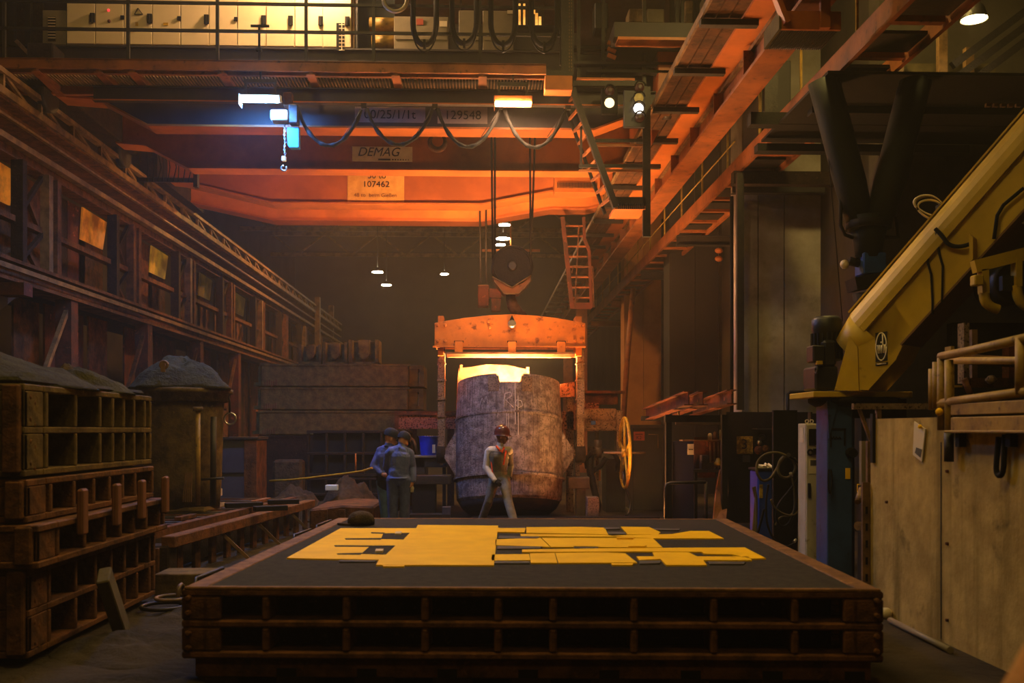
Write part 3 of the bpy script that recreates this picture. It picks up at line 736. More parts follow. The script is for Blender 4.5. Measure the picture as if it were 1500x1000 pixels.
part('landing_beam', 'steel_dark', al, lambda m: m.bb(XL(898, 16.35), XL(945, 16.35), 16.3, 16.36, ZL(300, 16.35), ZL(288, 16.35)))

# electrical cabinets on the crane deck
YC = 17.02
seams = [98, 182, 265, 348, 432, 515]
cl_lab = ['cream electrical cabinet with red pilot lamp, at the end of the row', 'cream electrical cabinet with warning triangle, second from the pilot-lamp end',
          'cream electrical cabinet in the middle of the crane row', 'cream electrical cabinet between the middle one and the vented one', 'brightly lit cream electrical cabinet with narrow vent grille']
for i in range(5):
    xa, xb = XL(seams[i], YC), XL(seams[i+1], YC); zt = ZT+2.0
    t = thing('electrical_cabinet', cl_lab[i], 'cabinet', ((xa+xb)/2, YC+.2, ZT+.03), 0, 'cream cabinets on the crane')
    part('body', 'cabinet_cream', t, lambda m: m.bb(xa+.005, xb-.005, YC, YC+.42, ZT+.03, zt))
    for k in range(2):
        x0 = xa + (xb-xa)*k/2
        d = part('door', 'cabinet_cream', t, lambda m: m.bb(x0+.009, x0+(xb-xa)/2-.009, YC-.02, YC, ZT+.05, zt-.02), bevel=.004)
        if k == 0 or i > 2:
            hx = x0+(xb-xa)/2-.03 if k == 0 else x0+(xb-xa)/2-.06
            part('handle', 'steel_black', d, lambda m: (m.bb(hx-.05, hx+.03, YC-.05, YC-.02, ZL(42, YC), ZL(29, YC)), m.bb(hx-.02, hx+.0, YC-.09, YC-.05, ZL(44, YC), ZL(31, YC))))
        else:
            hx = x0+(xb-xa)/2-.02
            part('latch', 'steel_black', d, lambda m: m.bb(hx-.03, hx+.03, YC-.05, YC-.02, ZL(37, YC), ZL(32, YC)))
    if i == 0:
        part('pilot_lamp', 'led_red', t, lambda m: m.sphere(PY(159, 15, YC-.02), .025))
        part('push_button', 'rust_red', t, lambda m: m.sphere(PY(160, 31, YC-.02), .03))
    if i == 1:
        p = [PY(202, 12, YC-.03), PY(197, 21, YC-.03), PY(209, 21, YC-.03)]
        part('warning_triangle', 'steel_dark', t, lambda m: [m.beam(p[j], p[(j+1) % 3], .01, .014) for j in range(3)])
        part('label_tag', 'yellow_wheel', t, lambda m: m.bb(XL(240, YC), XL(247, YC), YC-.03, YC-.02, ZL(45, YC), ZL(41, YC)))
        part('label_tag', 'yellow_wheel', t, lambda m: m.bb(XL(199, YC), XL(203, YC), YC-.03, YC-.02, ZL(46, YC), ZL(41, YC)))
    if i == 4:
        v = part('vent', 'steel_black', t, lambda m: m.bb(XL(493, YC), XL(505, YC), YC-.028, YC-.019, ZL(78, YC), ZL(38, YC)))
        part('vent_grid', 'cabinet_cream', v, lambda m: ([m.bb(XL(497, YC), XL(505, YC), YC-.034, YC-.027, ZL(41+5.3*k, YC), ZL(40+5.3*k, YC)) for k in range(8)], m.bb(XL(500.5, YC), XL(501.5, YC), YC-.034, YC-.027, ZL(78, YC), ZL(38, YC))))
t = thing('electrical_cabinet', 'small pale cabinet with grille beside the dark end frame of the walkway', 'cabinet', (XL(79, YC), YC+.2, ZT+.03))
part('body', 'cabinet_grey', t, lambda m: m.bb(XL(62, YC), XL(97, YC), YC, YC+.4, ZT+.03, ZL(24, YC)), bevel=.01)
part('grille', 'steel_black', t, lambda m: m.bb(XL(71, YC), XL(82, YC), YC-.02, YC, ZL(69, YC), ZL(34, YC)))
part('grille_bars', 'cabinet_cream', t, lambda m: [m.bb(XL(71, YC), XL(82, YC), YC-.026, YC-.02, ZL(36+4.2*k, YC), ZL(35+4.2*k, YC)) for k in range(8)])
t = thing('end_frame', 'dark angle-iron frame at the far end of the crane walkway', 'frame', (XL(30, YC), YC, ZT+.03))
for px in (2, 16, 40):
    part('upright', 'steel_black', t, lambda m: m.bb(XL(px, YC)-.05, XL(px, YC)+.05, YC, YC+.1, ZT+.03, ZT+1.9))
part('panel', 'rust_dark', t, lambda m: m.bb(XL(-20, YC), XL(58, YC), YC+.12, YC+.16, ZT+.03, ZT+1.9))
part('brace', 'steel_tan', t, lambda m: m.beam(PY(24, 60, YC-.02), PY(48, 85, YC-.02), .06, .06))
for i, (a, b, top) in enumerate(((577, 657, 26), (672, 705, 16), (707, 752, 16))):
    xa, xb = XL(a, YC), XL(b, YC)
    t = thing('resistor_cabinet', ('wide grey cabinet with white notice behind the first cable loop', 'narrow grey cabinet between two wider ones', 'grey cabinet with small label behind the third cable loop')[i], 'cabinet', ((xa+xb)/2, YC+.2, ZT+.03), 0, 'grey cabinets on the crane')
    part('body', 'cabinet_grey', t, lambda m: m.bb(xa, xb, YC, YC+.4, ZT+.03, ZL(top, YC)), bevel=.01)
    part('door', 'cabinet_grey', t, lambda m: m.bb(xa+.03, xb-.03, YC-.015, YC, ZT+.2, ZL(top+14, YC)))
    if i == 0:
        part('notice', 'paper', t, lambda m: m.bb(XL(644, YC), XL(655, YC), YC-.025, YC-.01, ZL(41, YC), ZL(33, YC)))
        part('warning_sign', 'paper_red', t, lambda m: m.bb(XL(610, YC), XL(620, YC), YC-.025, YC-.01, ZL(39, YC), ZL(30, YC)))
    if i == 2:
        part('notice', 'paper', t, lambda m: m.bb(XL(743, YC), XL(754, YC), YC-.025, YC-.01, ZL(21, YC), ZL(16, YC)))
t = thing('crane_pump', 'ochre pump unit with pipes between the cream and grey cabinets', 'pump', (XL(555, 17.3), 17.3, ZT+.03))
part('frame', 'steel_dark', t, lambda m: (m.bb(XL(521, YC), XL(524, YC), YC, YC+.05, ZT+.03, ZT+1.9), m.bb(XL(545, YC), XL(549, YC), YC, YC+.05, ZT+.03, ZT+1.9)))
part('cylinder', 'pipe_yellow', t, lambda m: m.lathe([(.12,-.25),(.12,.25)], PY(562, 36, 17.3), 14, axis='X'))
part('cylinder', 'pipe_yellow', t, lambda m: m.lathe([(.13,-.22),(.13,.22)], PY(563, 62, 17.3), 14, axis='X'))
part('back_plate', 'pipe_green', t, lambda m: m.bb(XL(518, YC), XL(575, YC), 17.44, 17.47, ZT+.03, ZT+1.6))
t = thing('hall_window', 'bright slatted window glowing beyond the crane trolley', 'window', PY(775, 20, 25))
for k, (a, b, y0, y1) in enumerate(((761, 764, -10, 29), (768, 771, -10, 29), (780, 786, -4, 4), (786, 790, 4, 29), (791, 795, 9, 30))):
    part('pane', 'hall_window', t, lambda m: m.bb(XL(a, 25), XL(b, 25), 25.6, 25.65, ZL(y1, 25), ZL(y0, 25)))
part('frame', 'steel_dark', t, lambda m: m.bb(XL(756, 25), XL(800, 25), 25.66, 25.7, ZL(32, 25), 13.2))

# lamps and hoist hanging from the crane
def flood(name, label, px0, px1, py, Y, mt, hood):
    a, b = PY(px0, py, Y), PY(px1, py, Y); c = (a+b)/2; w = b.x-a.x
    t = thing(name, label, 'lamp', c)
    tilt = Euler((R(14 if mt == 'lamp_blue' else -8), 0, 0))
    part('housing', hood, t, lambda m: m.box(c+Vector((0,.03,.085)), (w+.06, .2, .12), tilt), bevel=.01)
    part('lens', mt, t, lambda m: m.box(c+Vector((0,-.03,.02)), (w, .12, .03), tilt))
    for s in (-1,):
        part('added_light_flap', hood, t, lambda m: m.bb(c.x+s*(w/2+.02)-.006, c.x+s*(w/2+.02)+.006, c.y-.12, c.y+.1, c.z-.06, c.z+.12))  # flap added to keep the lamp's light off the gallery side
    for s in (-.4, .4):
        part('bracket', 'steel_dark', t, lambda m: m.bb(c.x+s*w-.02, c.x+s*w+.02, c.y, c.y+.04, c.z+.1, c.z+.36))
    part('bar', 'steel_dark', t, lambda m: m.bb(c.x-w*.45, c.x+w*.45, c.y, c.y+.05, c.z+.34, c.z+.4))
    part('stem', 'steel_dark', t, lambda m: m.bb(c.x-.015, c.x+.015, c.y+.01, c.y+.04, c.z+.38, ZW-.02))
    return t
flood('flood_lamp', 'blue-white floodlight hanging under the crane walkway by the chain hoist', 354, 408, 151, 16.0, 'lamp_blue', 'hoist_shell')
flood('flood_lamp', 'white slit floodlight hanging under the crane walkway above the hook ropes', 726, 777, 155, 16.0, 'lamp_led', 'crane_orange')
t = thing('tee_stand', 'thin tee-shaped rod standing on the crane walkway in front of the cabinets', 'stand', PY(379, 85, 16.1))
part('rod', 'steel_black', t, lambda m: m.bb(XL(378, 16.1), XL(381, 16.1), 16.1, 16.13, ZW+.01, ZL(42, 16.1)))
part('cross_bar', 'steel_black', t, lambda m: m.bb(XL(367, 16.1), XL(394, 16.1), 16.1, 16.13, ZL(44, 16.1), ZL(41, 16.1)))
part('clamp', 'steel_black', t, lambda m: m.bb(XL(375, 16.1), XL(383, 16.1), 16.08, 16.15, ZL(79, 16.1), ZL(75, 16.1)))
hy = 16.35
t = thing('chain_hoist', 'small electric chain hoist with pale shell and blue chain bag on the monorail', 'hoist', PY(415, 250, hy))
part('motor_shell', 'hoist_shell', t, lambda m: m.bb(XL(398, hy), XL(424, hy), hy-.14, hy+.14, ZL(183, hy), ZL(167, hy)), bevel=.04, seg=3)
part('label_strip', 'paper', t, lambda m: (m.bb(XL(402, hy), XL(410, hy), hy-.15, hy-.14, ZL(176, hy), ZL(172, hy)), m.bb(XL(412, hy), XL(419, hy), hy-.15, hy-.14, ZL(176, hy), ZL(172, hy))))
part('gear_case', 'steel_dark', t, lambda m: m.bb(XL(424, hy), XL(438, hy), hy-.1, hy+.1, ZL(186, hy), ZL(158, hy)), bevel=.02)
part('trolley', 'rust', t, lambda m: m.bb(XL(414, hy), XL(428, hy), hy, hy+.2, ZL(158, hy), ZL(138, hy)), bevel=.02)
part('chain_bag', 'blue_hoist', t, lambda m: m.prism([PY(420, 186, hy), PY(438, 186, hy), PY(438, 216, hy), PY(424, 216, hy), PY(421, 212, hy)], (0, .14, 0)), bevel=.008)
cm = MB()
for k in range(17):
    z0 = ZL(187 + 2.7*k, hy); xx = XL(417, hy) + .008*math.sin(k*.9)
    cm.torus((xx, hy, z0), .018, .006, 'Y' if k % 2 else 'X', 8, 5)
cm.build('load_chain', 'chrome', t)
part('hook_block', 'hoist_shell', t, lambda m: m.bb(XL(413, hy), XL(419, hy), hy-.04, hy+.04, ZL(239, hy), ZL(232, hy)), bevel=.008)
part('hook', 'chrome', t, lambda m: m.torus(PY(416, 246.5, hy), .045, .016, 'Y', 14, 7, 90, 400))
# signal lamps
def signal(label, px, mt_box, lenses, x0, x1, y0, y1, Y):
    t = thing('signal_lamp', label, 'signal lamp', PY(px, y1, Y))
    part('backboard', mt_box, t, lambda m: m.bb(XL(x0, Y), XL(x1, Y), Y, Y+.1, ZL(y1, Y), ZL(y0, Y)), bevel=.008)
    for (lx, ly, r, mt) in lenses:
        p = PY(lx, ly, Y-.02)
        part('lens', mt, t, lambda m: m.lathe([(r*.35, -.05), (r*.8, -.03), (r, .02)], p, 18, axis='Y'))
        part('visor', 'steel_black', t, lambda m: m.tube([p+Vector((0,-.0,0))+Vector((math.cos(R(a))*r*1.12, -.06, math.sin(R(a))*r*1.12)) for a in range(0, 181, 20)], .014, 5))
    return t
signal('signal lamp with one warm lit lens under the crane end platform', 892, 'steel_black', ((893, 150, .085, 'signal_warm'), (893, 133, .08, 'signal_off')), 881, 905, 128, 165, 16.2)
signal('grey signal board with white lit lens under the crane end platform', 935, 'grey_blue', ((936, 143, .08, 'signal_yellow'), (935.5, 158, .085, 'signal_white'), (937, 172, .08, 'signal_off'), (937, 128, .08, 'signal_off')), 914, 945, 130, 184, 16.1)
# lamp that lights the cabinets, above the walkway
t = thing('bulkhead_lamp', 'warm bulkhead lamp on a bracket above the cream cabinets', 'lamp', (XL(452, 16.3), 16.35, 10.25))
p = Vector((XL(452, 16.3), 16.35, 10.25))
part('housing', 'steel_dark', t, lambda m: m.box(p+Vector((0,0,.1)), (.5, .3, .1)))
part('lens', 'lamp_cabinet', t, lambda m: m.box(p, (.44, .24, .08)))
part('bracket', 'steel_dark', t, lambda m: m.beam(p+Vector((0,0,.12)), p+Vector((0,.62,.12)), .05, .05))

# auxiliary hook between the girders
t = thing('auxiliary_hook', 'dark auxiliary crane hook hanging between the girders beside the maker plate', 'hook', PY(640, 222, 18.6))
hc = PY(641, 208, 18.6)
part('hook', 'rust', t, lambda m: m.tube([hc + Vector((math.cos(R(a))*.15, 0, math.sin(R(a))*.15)) for a in range(120, 411, 15)], [.028+.03*math.sin(math.pi*k/19.0) for k in range(20)], 10))
part('shank', 'steel_dark', t, lambda m: m.tube([hc+Vector((-.07,0,.13)), hc+Vector((-.02,0,.5)), hc+Vector((-.02,0,1.6))], .05, 8))

# ================================================================ rear crane
r2y = 22.5
ZB2 = ZL(301, r2y)
c2r = thing('overhead_crane', 'red-orange fish-bellied overhead crane hanging behind the front crane', 'overhead crane', (-2, 23.5, ZB2))
def gp2(y, zb, zt):
    return [(-7.5, y, zt), (-7.5, y, zb+.55), (XL(262, y), y, zb+.5), (XL(398, y), y, zb), (XL(705, y), y, zb), (XL(806, y), y, zb+.32), (XL(860, y), y, zb+.32), (3.4, y, zb+.5), (3.4, y, zt)]
for (y0, mt, fm) in ((r2y, 'crane_red', 'crane_orange'), (24.3, 'crane_orange', 'crane_red')):
    g = part('girder', mt, c2r, lambda m: m.prism(gp2(y0, ZB2+.03, 8.6), (0, .5, 0)))
    pr = gp2(y0-.05, ZB2, 8.6)[1:-1]; fb = MB()
    for a, b in zip(pr[:-1], pr[1:]):
        a, b = Vector(a), Vector(b); fb.prism([a, b, b+Vector((0,0,.04)), a+Vector((0,0,.04))], (0, .6, 0))
    fb.build('bottom_flange', fm, g)
    if y0 == r2y: gg = g
for x in (-7.5, 3.3):
    part('end_carriage', 'rust_dark', c2r, lambda m: m.bb(x-.2, x+.2, 21.8, 25.4, 7.4, 8.2))
a, b = PY(509, 245, r2y-.005), PY(592, 300, r2y-.005)
part('load_plate', 'sign_tan', gg, lambda m: m.bb(a.x, b.x, r2y-.012, r2y, b.z, a.z))
kx = r2y/F
text('lettering', '50 to', 9*kx/.72, PY(552, 257.5, r2y-.02), 'ink', gg)
text('lettering', '107462', 8.8*kx/.72, PY(551, 270, r2y-.02), 'ink', gg, sx=1.08)
text('lettering', '48 to  beim Gießen', 5.6*kx/.72, PY(550, 286, r2y-.02), 'ink_faint', gg, sx=1.02)
part('grille_box', 'crane_orange', c2r, lambda m: m.bb(XL(812, 22.2), XL(878, 22.2), 22.1, 22.5, ZL(282, 22.2), ZL(258, 22.2)))
part('grille', 'steel_dark', c2r, lambda m: [m.bb(XL(816+2.2*k, 22.1), XL(817+2.2*k, 22.1), 22.07, 22.1, ZL(275, 22.1), ZL(267, 22.1)) for k in range(27)])
ld = part('ladder', 'rust_red', c2r, lambda m: (m.beam(PY(824, 318, 24), PY(838, 451, 24), .1, .08), m.beam(PY(855, 318, 24), PY(856, 350, 24), .07, .08), m.beam(PY(856, 350, 24), PY(863, 368, 24), .07, .08), m.beam(PY(863, 366, 24), PY(866, 451, 24), .07, .08), m.beam(PY(836, 448, 24), PY(866, 448, 24), .1, .16)))
for k in range(8):
    t0 = k/8; part('rung', 'walk_orange', ld, lambda m: m.beam(PY(826+13*t0, 331+15*k, 24), PY(856+9*t0, 331+15*k, 24), .035, .04))
part('ladder_cage', 'rust', ld, lambda m: (m.beam(PY(848, 330, 23.9), PY(842, 450, 23.9), .03, .03), m.tube([PY(838, 400, 23.9), PY(840, 390, 23.6), PY(868, 390, 23.6), PY(870, 450, 23.6)], .02, 6)))
t = thing('auxiliary_block', 'reddish auxiliary hoist block on two ropes behind the main hook', 'hoist block', PY(712, 455, 24))
part('rope', 'rope', t, lambda m: m.tube([PY(704, 415, 24), PY(703, 310, 24), PY(703, 220, 24), Vector((PY(703, 220, 24).x, 24.4, 8.6))], .03, 6))
part('rope', 'rope', t, lambda m: m.tube([PY(712, 415, 24), PY(712, 310, 24), PY(712, 220, 24), Vector((PY(712, 220, 24).x, 24.4, 8.6))], .03, 6))
part('block', 'rust_red', t, lambda m: m.bb(XL(700, 24), XL(716, 24), 23.8, 24.2, ZL(450, 24), ZL(419, 24)), bevel=.02)
part('counterweight', 'rust_red', t, lambda m: (m.bb(XL(717, 24), XL(734, 24), 23.85, 24.15, ZL(437, 24), ZL(424, 24)), m.bb(XL(720, 24), XL(733, 24), 23.85, 24.15, ZL(456, 24), ZL(438, 24))))

# ================================================================ main hook block on ropes
YH = 19.0
hb = thing('hook_block', 'large round crane hook block on steel ropes above the lifting beam', 'hook block', PY(751, 465, YH))
hc = PY(750, 392, YH)
for (a, b, c, d) in ((719.5, 150, 722, 395), (725, 150, 725, 395), (776, 150, 777.5, 395), (785.5, 150, 779, 340)):
    part('rope', 'rope', hb, lambda m: m.tube([PY(a, b, YH), PY(c, d, YH)], .022, 7))
sh = part('cheek_plate', 'ladle_dark', hb, lambda m: m.lathe([(.40,-.19),(.415,-.17),(.415,.17),(.4,.19)], hc, 32, axis='Y'))
part('axle_boss', 'crane_dark', sh, lambda m: m.lathe([(.07,-.26),(.1,-.19)], hc, 20, axis='Y'))
part('rim_ring', 'ladle_dark', sh, lambda m: m.torus(hc+Vector((0,-.19,0)), .37, .02, 'Y', 32, 6))
part('lower_yoke', 'walk_orange', hb, lambda m: m.prism([PY(721, 404, YH-.2), PY(750, 421, YH-.2), PY(778, 402, YH-.2), PY(776, 414, YH-.2), PY(760, 430, YH-.2), PY(738, 430, YH-.2), PY(724, 412, YH-.2)], (0, .4, 0)))
part('yoke_rim', 'rail_steel', hb, lambda m: (m.tube([PY(721, 405, YH-.22), PY(750, 421, YH-.22), PY(778, 403, YH-.22)], .014, 6), m.tube([PY(724, 412, YH-.22), PY(738, 430, YH-.22), PY(760, 430, YH-.22), PY(779, 410, YH-.22)], .012, 6)))
part('hook', 'rust', hb, lambda m: m.tube([PY(748, 424, YH), PY(748, 436, YH), PY(751, 448, YH), PY(758, 458, YH), PY(766, 463, YH), PY(771, 460, YH)], [.09, .1, .115, .12, .1, .07], 14))

# ================================================================ lifting beam
lb = thing('lifting_beam', 'orange bow-topped ladle lifting beam with hanging arms and heat shield', 'lifting beam', PY(748, 530, YH))
yf = 18.62
def spoly(Y): return [PY(x, y, Y) for x, y in ((636.5, 473), (651, 470), (680, 465.5), (716, 461.5), (750, 460), (785, 462), (820, 466), (842, 470.5), (857.5, 473), (857.5, 507), (636.5, 507))]
fp = part('front_plate', 'spreader', lb, lambda m: m.prism(spoly(yf), (0, .06, 0)), bevel=.008)
part('rear_plate', 'spreader', lb, lambda m: m.prism([p+Vector((0,.72,0)) for p in spoly(yf)], (0, .06, 0)))
part('bottom_edge', 'spreader', fp, lambda m: m.bb(XL(634, yf), XL(858, yf), yf-.03, yf+.1, ZL(508.5, yf), ZL(506.5, yf)))
pc = PY(750, 471, yf)
part('pin_recess', 'ladle_dark', fp, lambda m: m.prism([PY(750, 461, yf-.004), PY(745, 472, yf-.004), PY(755, 472, yf-.004)], (0, .003, 0)))
part('centre_pin', 'chrome', fp, lambda m: m.lathe([(.05,-.1),(.075,-.08),(.085,.02)], PY(750, 474.5, yf), 20, axis='Y'))
part('cross_pin', 'steel_dark', lb, lambda m: m.lathe([(.07, 0),(.07,.72)], pc+Vector((0,.03,0)), 14, axis='Y'))
for (px, py) in ((641, 476), (652, 476), (641, 499), (652, 499), (842.5, 476), (853, 476), (842.5, 499), (853, 499), (716, 471), (717, 480)):
    part('bolt', 'spreader', fp, lambda m: m.lathe([(.02,-.045),(.03,-.03),(.03,.0)], PY(px, py, yf), 8, axis='Y'))
for (xa, xb) in ((642, 650), (842.5, 851.5)):
    part('arm_head', 'spreader', lb, lambda m: m.bb(XL(xa, yf+.2), XL(xb, yf+.2), yf+.1, yf+.6, ZL(520, yf), ZL(462, yf)))
for (xa, xb) in ((666, 678), (744, 756), (816, 828)):
    part('shield_hanger', 'spreader', lb, lambda m: m.bb(XL(xa, yf), XL(xb, yf), yf-.05, yf, ZL(517, yf), ZL(500, yf)), bevel=.01)
    part('hanger_slot', 'ladle_dark', lb, lambda m: m.bb(XL(xa-1, yf), XL(xb+1, yf), yf-.004, yf+.0, ZL(502, yf), ZL(499, yf)))
part('heat_shield', 'shield', lb, lambda m: m.bb(XL(654, yf), XL(842, yf), yf-.06, yf+.85, ZL(519, yf), ZL(516, yf)))
part('shield_lip', 'shield', lb, lambda m: m.prism([PY(654, 516, yf-.06), PY(842, 516, yf-.06), PY(842, 523, yf-.0), PY(654, 523, yf-.0)], (0, .03, 0)))
for s, (xa, xb) in ((-1, (641.5, 652)), (1, (844.5, 855))):
    ar = part('arm', 'spatter_grey', lb, lambda m: m.bb(XL(xa, YH), XL(xb, YH), YH-.12, YH+.12, ZL(657, YH), ZL(505, YH)), bevel=.006)
    for py in (533, 557, 585, 610):
        part('link_joint', 'spatter_grey', ar, lambda m: m.bb(XL(xa-1.2, YH), XL(xb+1.2, YH), YH-.14, YH+.14, ZL(py+1, YH), ZL(py-1, YH)))
    part('eye', 'ladle_dark', ar, lambda m: m.lathe([(.14,-.1),(.19,-.08),(.19,.08),(.14,.1)], ((XL(xa, YH)+XL(xb, YH))/2, YH, ZL(664, YH)), 24, axis='X'))
    part('arm_tongue', 'spatter_grey', ar, lambda m: m.bb(XL(xa+3, YH), XL(xb-3, YH), YH-.05, YH+.05, ZL(681, YH), ZL(668, YH)))

# ================================================================ ladle, tipped back a little
LZ = ZL(664, YH)
TILT = R(-10)
lcx = XL(745.5, YH)
ldl = thing('ladle', 'big dark steel casting ladle with glowing melt inside, hung on trunnions', 'ladle', (lcx, YH, LZ), 0, None, TILT)
NS = 96
HT, HBt = 1.40, -.98          # rim and bottom, local to the trunnion axis
def notch(a):                 # spout opening at the front
    d = abs((a + math.pi/2 + math.pi) % (2*math.pi) - math.pi)
    return 1.0 if d < R(11.5) else 0.0
mo = MB(); prof = [(1.0, HBt), (1.035, HBt+.05), (1.055, HBt+.42), (1.10, HBt+.43), (1.10, HBt+.47), (1.065, HBt+.48), (1.06, .62), (1.075, .63), (1.075, .67), (1.055, .68), (1.03, HT-.18), (1.025, HT)]
vs = []
for (r, z) in prof:
    for j in range(NS):
        a = 2*math.pi*j/NS; zz = z - (.17 if (z == HT and notch(a)) else 0)
        vs.append((r*math.cos(a), r*math.sin(a), zz))
inner = [(.9, HT), (.88, HT-.2), (.87, .6)]
for (r, z) in inner:
    for j in range(NS):
        a = 2*math.pi*j/NS; zz = z - (.17 if (z == HT and notch(a)) else 0)
        vs.append((r*math.cos(a), r*math.sin(a), zz))
K = len(prof)
fs = [(i*NS+j, i*NS+(j+1) % NS, (i+1)*NS+(j+1) % NS, (i+1)*NS+j) for i in range(K-1) for j in range(NS)]
mo.add(vs[:K*NS], fs, False); mo.f.append([j for j in range(NS)]); mo.s.append(False)
shell = mo.build('shell', 'ladle', ldl, local=True)
ml = MB(); vv = vs[(K-1)*NS:]
ml.add(vv, [(i*NS+j, i*NS+(j+1) % NS, (i+1)*NS+(j+1) % NS, (i+1)*NS+j) for i in range(3) for j in range(NS)], False)
ml.build('lining', 'refractory', ldl, local=True)
mlt = MB(); _t = math.tan(R(10))
mlt.add([(.865*math.cos(R(7.5*j)), .865*math.sin(R(7.5*j)), z + .865*math.sin(R(7.5*j))*_t) for z in (.8, .98) for j in range(48)], [list(range(48))[::-1], list(range(48, 96))] + [(j, (j+1) % 48, 48+(j+1) % 48, 48+j) for j in range(48)])
mlt.build('melt', 'molten', ldl, local=True)
MB().lathe([(.8, HBt-.22), (.93, HBt-.12), (1.0, HBt)], (0,0,0), 48).build('bottom_dish', 'ladle_dark', ldl, local=True)
for s in (-1, 1):
    MB().lathe([(.16, 0), (.16, .12), (.09, .13), (.09, .36)] if s > 0 else [(.16, 0), (.16, -.12), (.09, -.13), (.09, -.36)], (s*1.05, 0, 0), 20, axis='X').build('trunnion', 'spatter_grey', ldl, local=True)
    MB().prism([(s*1.03, -.18, .45), (s*1.03, -.18, -.5), (s*1.27, -.18, -.12), (s*1.27, -.18, .05)], (0, .36, 0)).build('gusset', 'ladle', ldl, local=True)
for z in (HT-.02,):
    for a0 in (R(-90-18), R(-90+18)):
        MB().box((1.03*math.cos(a0), 1.03*math.sin(a0), HT-.2), (.22, .03, .3), Euler((0,0,a0+R(90)))).build('patch_plate', 'spatter_grey', ldl, local=True, bevel=.01)
sp = MB()
for (a0, w, z1, z2) in ((8, .012, .95, .2), (-4, .01, .62, .25), (-2, .008, .6, .05), (5, .014, 1.2, .4)):
    a = R(-90 + a0); sp.box((1.066*math.cos(a), 1.066*math.sin(a), (z1+z2)/2), (w, .012, z1-z2), Euler((0,0,a+R(90))))
sp.build('drip_streaks', 'chalk', ldl, local=True)
def chalk(pts, cx, cz, s=.3):
    q = []
    for (u, v) in pts:
        a = R(-90) + (cx + u*s)/1.068; q.append((1.068*math.cos(a), 1.068*math.sin(a), cz + v*s))
    MB().tube(q, .006, 4).build('chalk_mark', 'chalk', ldl, local=True)
chalk([(0,0),(.05,.9),(.4,1),(.5,.75),(.1,.5),(.6,0)], -.12, .72)
chalk([(1.1,.45),(.8,.5),(.7,.2),(.95,0),(1.2,.15),(1.1,.45)], -.12, .72)
chalk([(0,0),(.2,.5),(.35,.2),(.5,.6),(.6,.1)], -.62, .78)
# bright plate standing behind the ladle mouth
t = thing('splash_plate', 'heat-lit arched plate standing behind the ladle mouth', 'plate', (XL(720, 20.3), 20.35, 0))
part('plate', 'shield', t, lambda m: m.prism([PY(x, y, 20.3) for x, y in ((668, 600), (670, 561), (672, 539), (690, 537.5), (713, 533.5), (743, 534.5), (772, 541), (775, 600))], (0, .06, 0)))
part('lug', 'shield', t, lambda m: m.bb(XL(674, 20.3), XL(677.5, 20.3), 20.25, 20.4, ZL(545, 20.3), ZL(534.5, 20.3)))
part('lug', 'shield', t, lambda m: m.bb(XL(771, 20.3), XL(775, 20.3), 20.25, 20.4, ZL(550, 20.3), ZL(537.5, 20.3)))
part('foot', 'ladle_dark', t, lambda m: m.bb(XL(690, 20.3), XL(770, 20.3), 20.3, 20.45, 0, ZL(598, 20.3)))
# ================================================================ moulding flasks
def flask(root, x0, x1, y0, y1, z0, z1, rows, xs, ys, mt, depth=.2, ft=.045, rib=.045, faces='xXyY', local=True, inner='rust_dark', bolts=True, bevel=.008, lip=.0):
    """ribbed casting flask: recessed body, horizontal flanges, one rib per upright; xs / ys are rib positions in 0..1"""
    kw = dict(local=local)
    MB().bb(x0+depth, x1-depth, y0+depth, y1-depth, z0+.002, z1-.002).build('body', inner, root, **kw)
    zs = [z0 + (z1-z0)*k/rows for k in range(rows+1)]
    for k, z in enumerate(zs):
        a = z-ft/2 if 0 < k < rows else (z if k == 0 else z-ft)
        e = lip if k in (0, rows) else 0
        m = MB()
        m.bb(x0-e, x1+e, y0-e, y0+depth, a, a+ft); m.bb(x0-e, x1+e, y1-depth, y1+e, a, a+ft)
        m.bb(x0-e, x0+depth, y0+depth, y1-depth, a, a+ft); m.bb(x1-depth, x1+e, y0+depth, y1-depth, a, a+ft)
        m.build('flange', mt, root, bevel=bevel, **kw)
    cache = {}
    def rb(kind, w, d, h, c):
        key = (kind, round(h, 4))
        if key not in cache:
            o = MB().box((0,0,0), (w, d, h)).build('rib', mt, root, bevel=bevel, local=True); cache[key] = o
        else: o = piece(cache[key], root)
        o.location = c if local else wm(root).inverted() @ Vector(c)
    for k in range(rows):
        za = zs[k] + (ft if k == 0 else ft/2); zb_ = zs[k+1] - (ft if k == rows-1 else ft/2); zc = (za+zb_)/2; h = zb_-za
        for t in xs:
            x = x0 + rib/2 + (x1-x0-rib)*t
            if 'y' in faces: rb('fx', rib, depth, h, (x, y0+depth/2, zc))
            if 'Y' in faces: rb('fx', rib, depth, h, (x, y1-depth/2, zc))
        for t in ys:
            y = y0 + rib/2 + (y1-y0-rib)*t
            if 'x' in faces: rb('fy', depth, rib, h, (x0+depth/2, y, zc))
            if 'X' in faces: rb('fy', depth, rib, h, (x1-depth/2, y, zc))

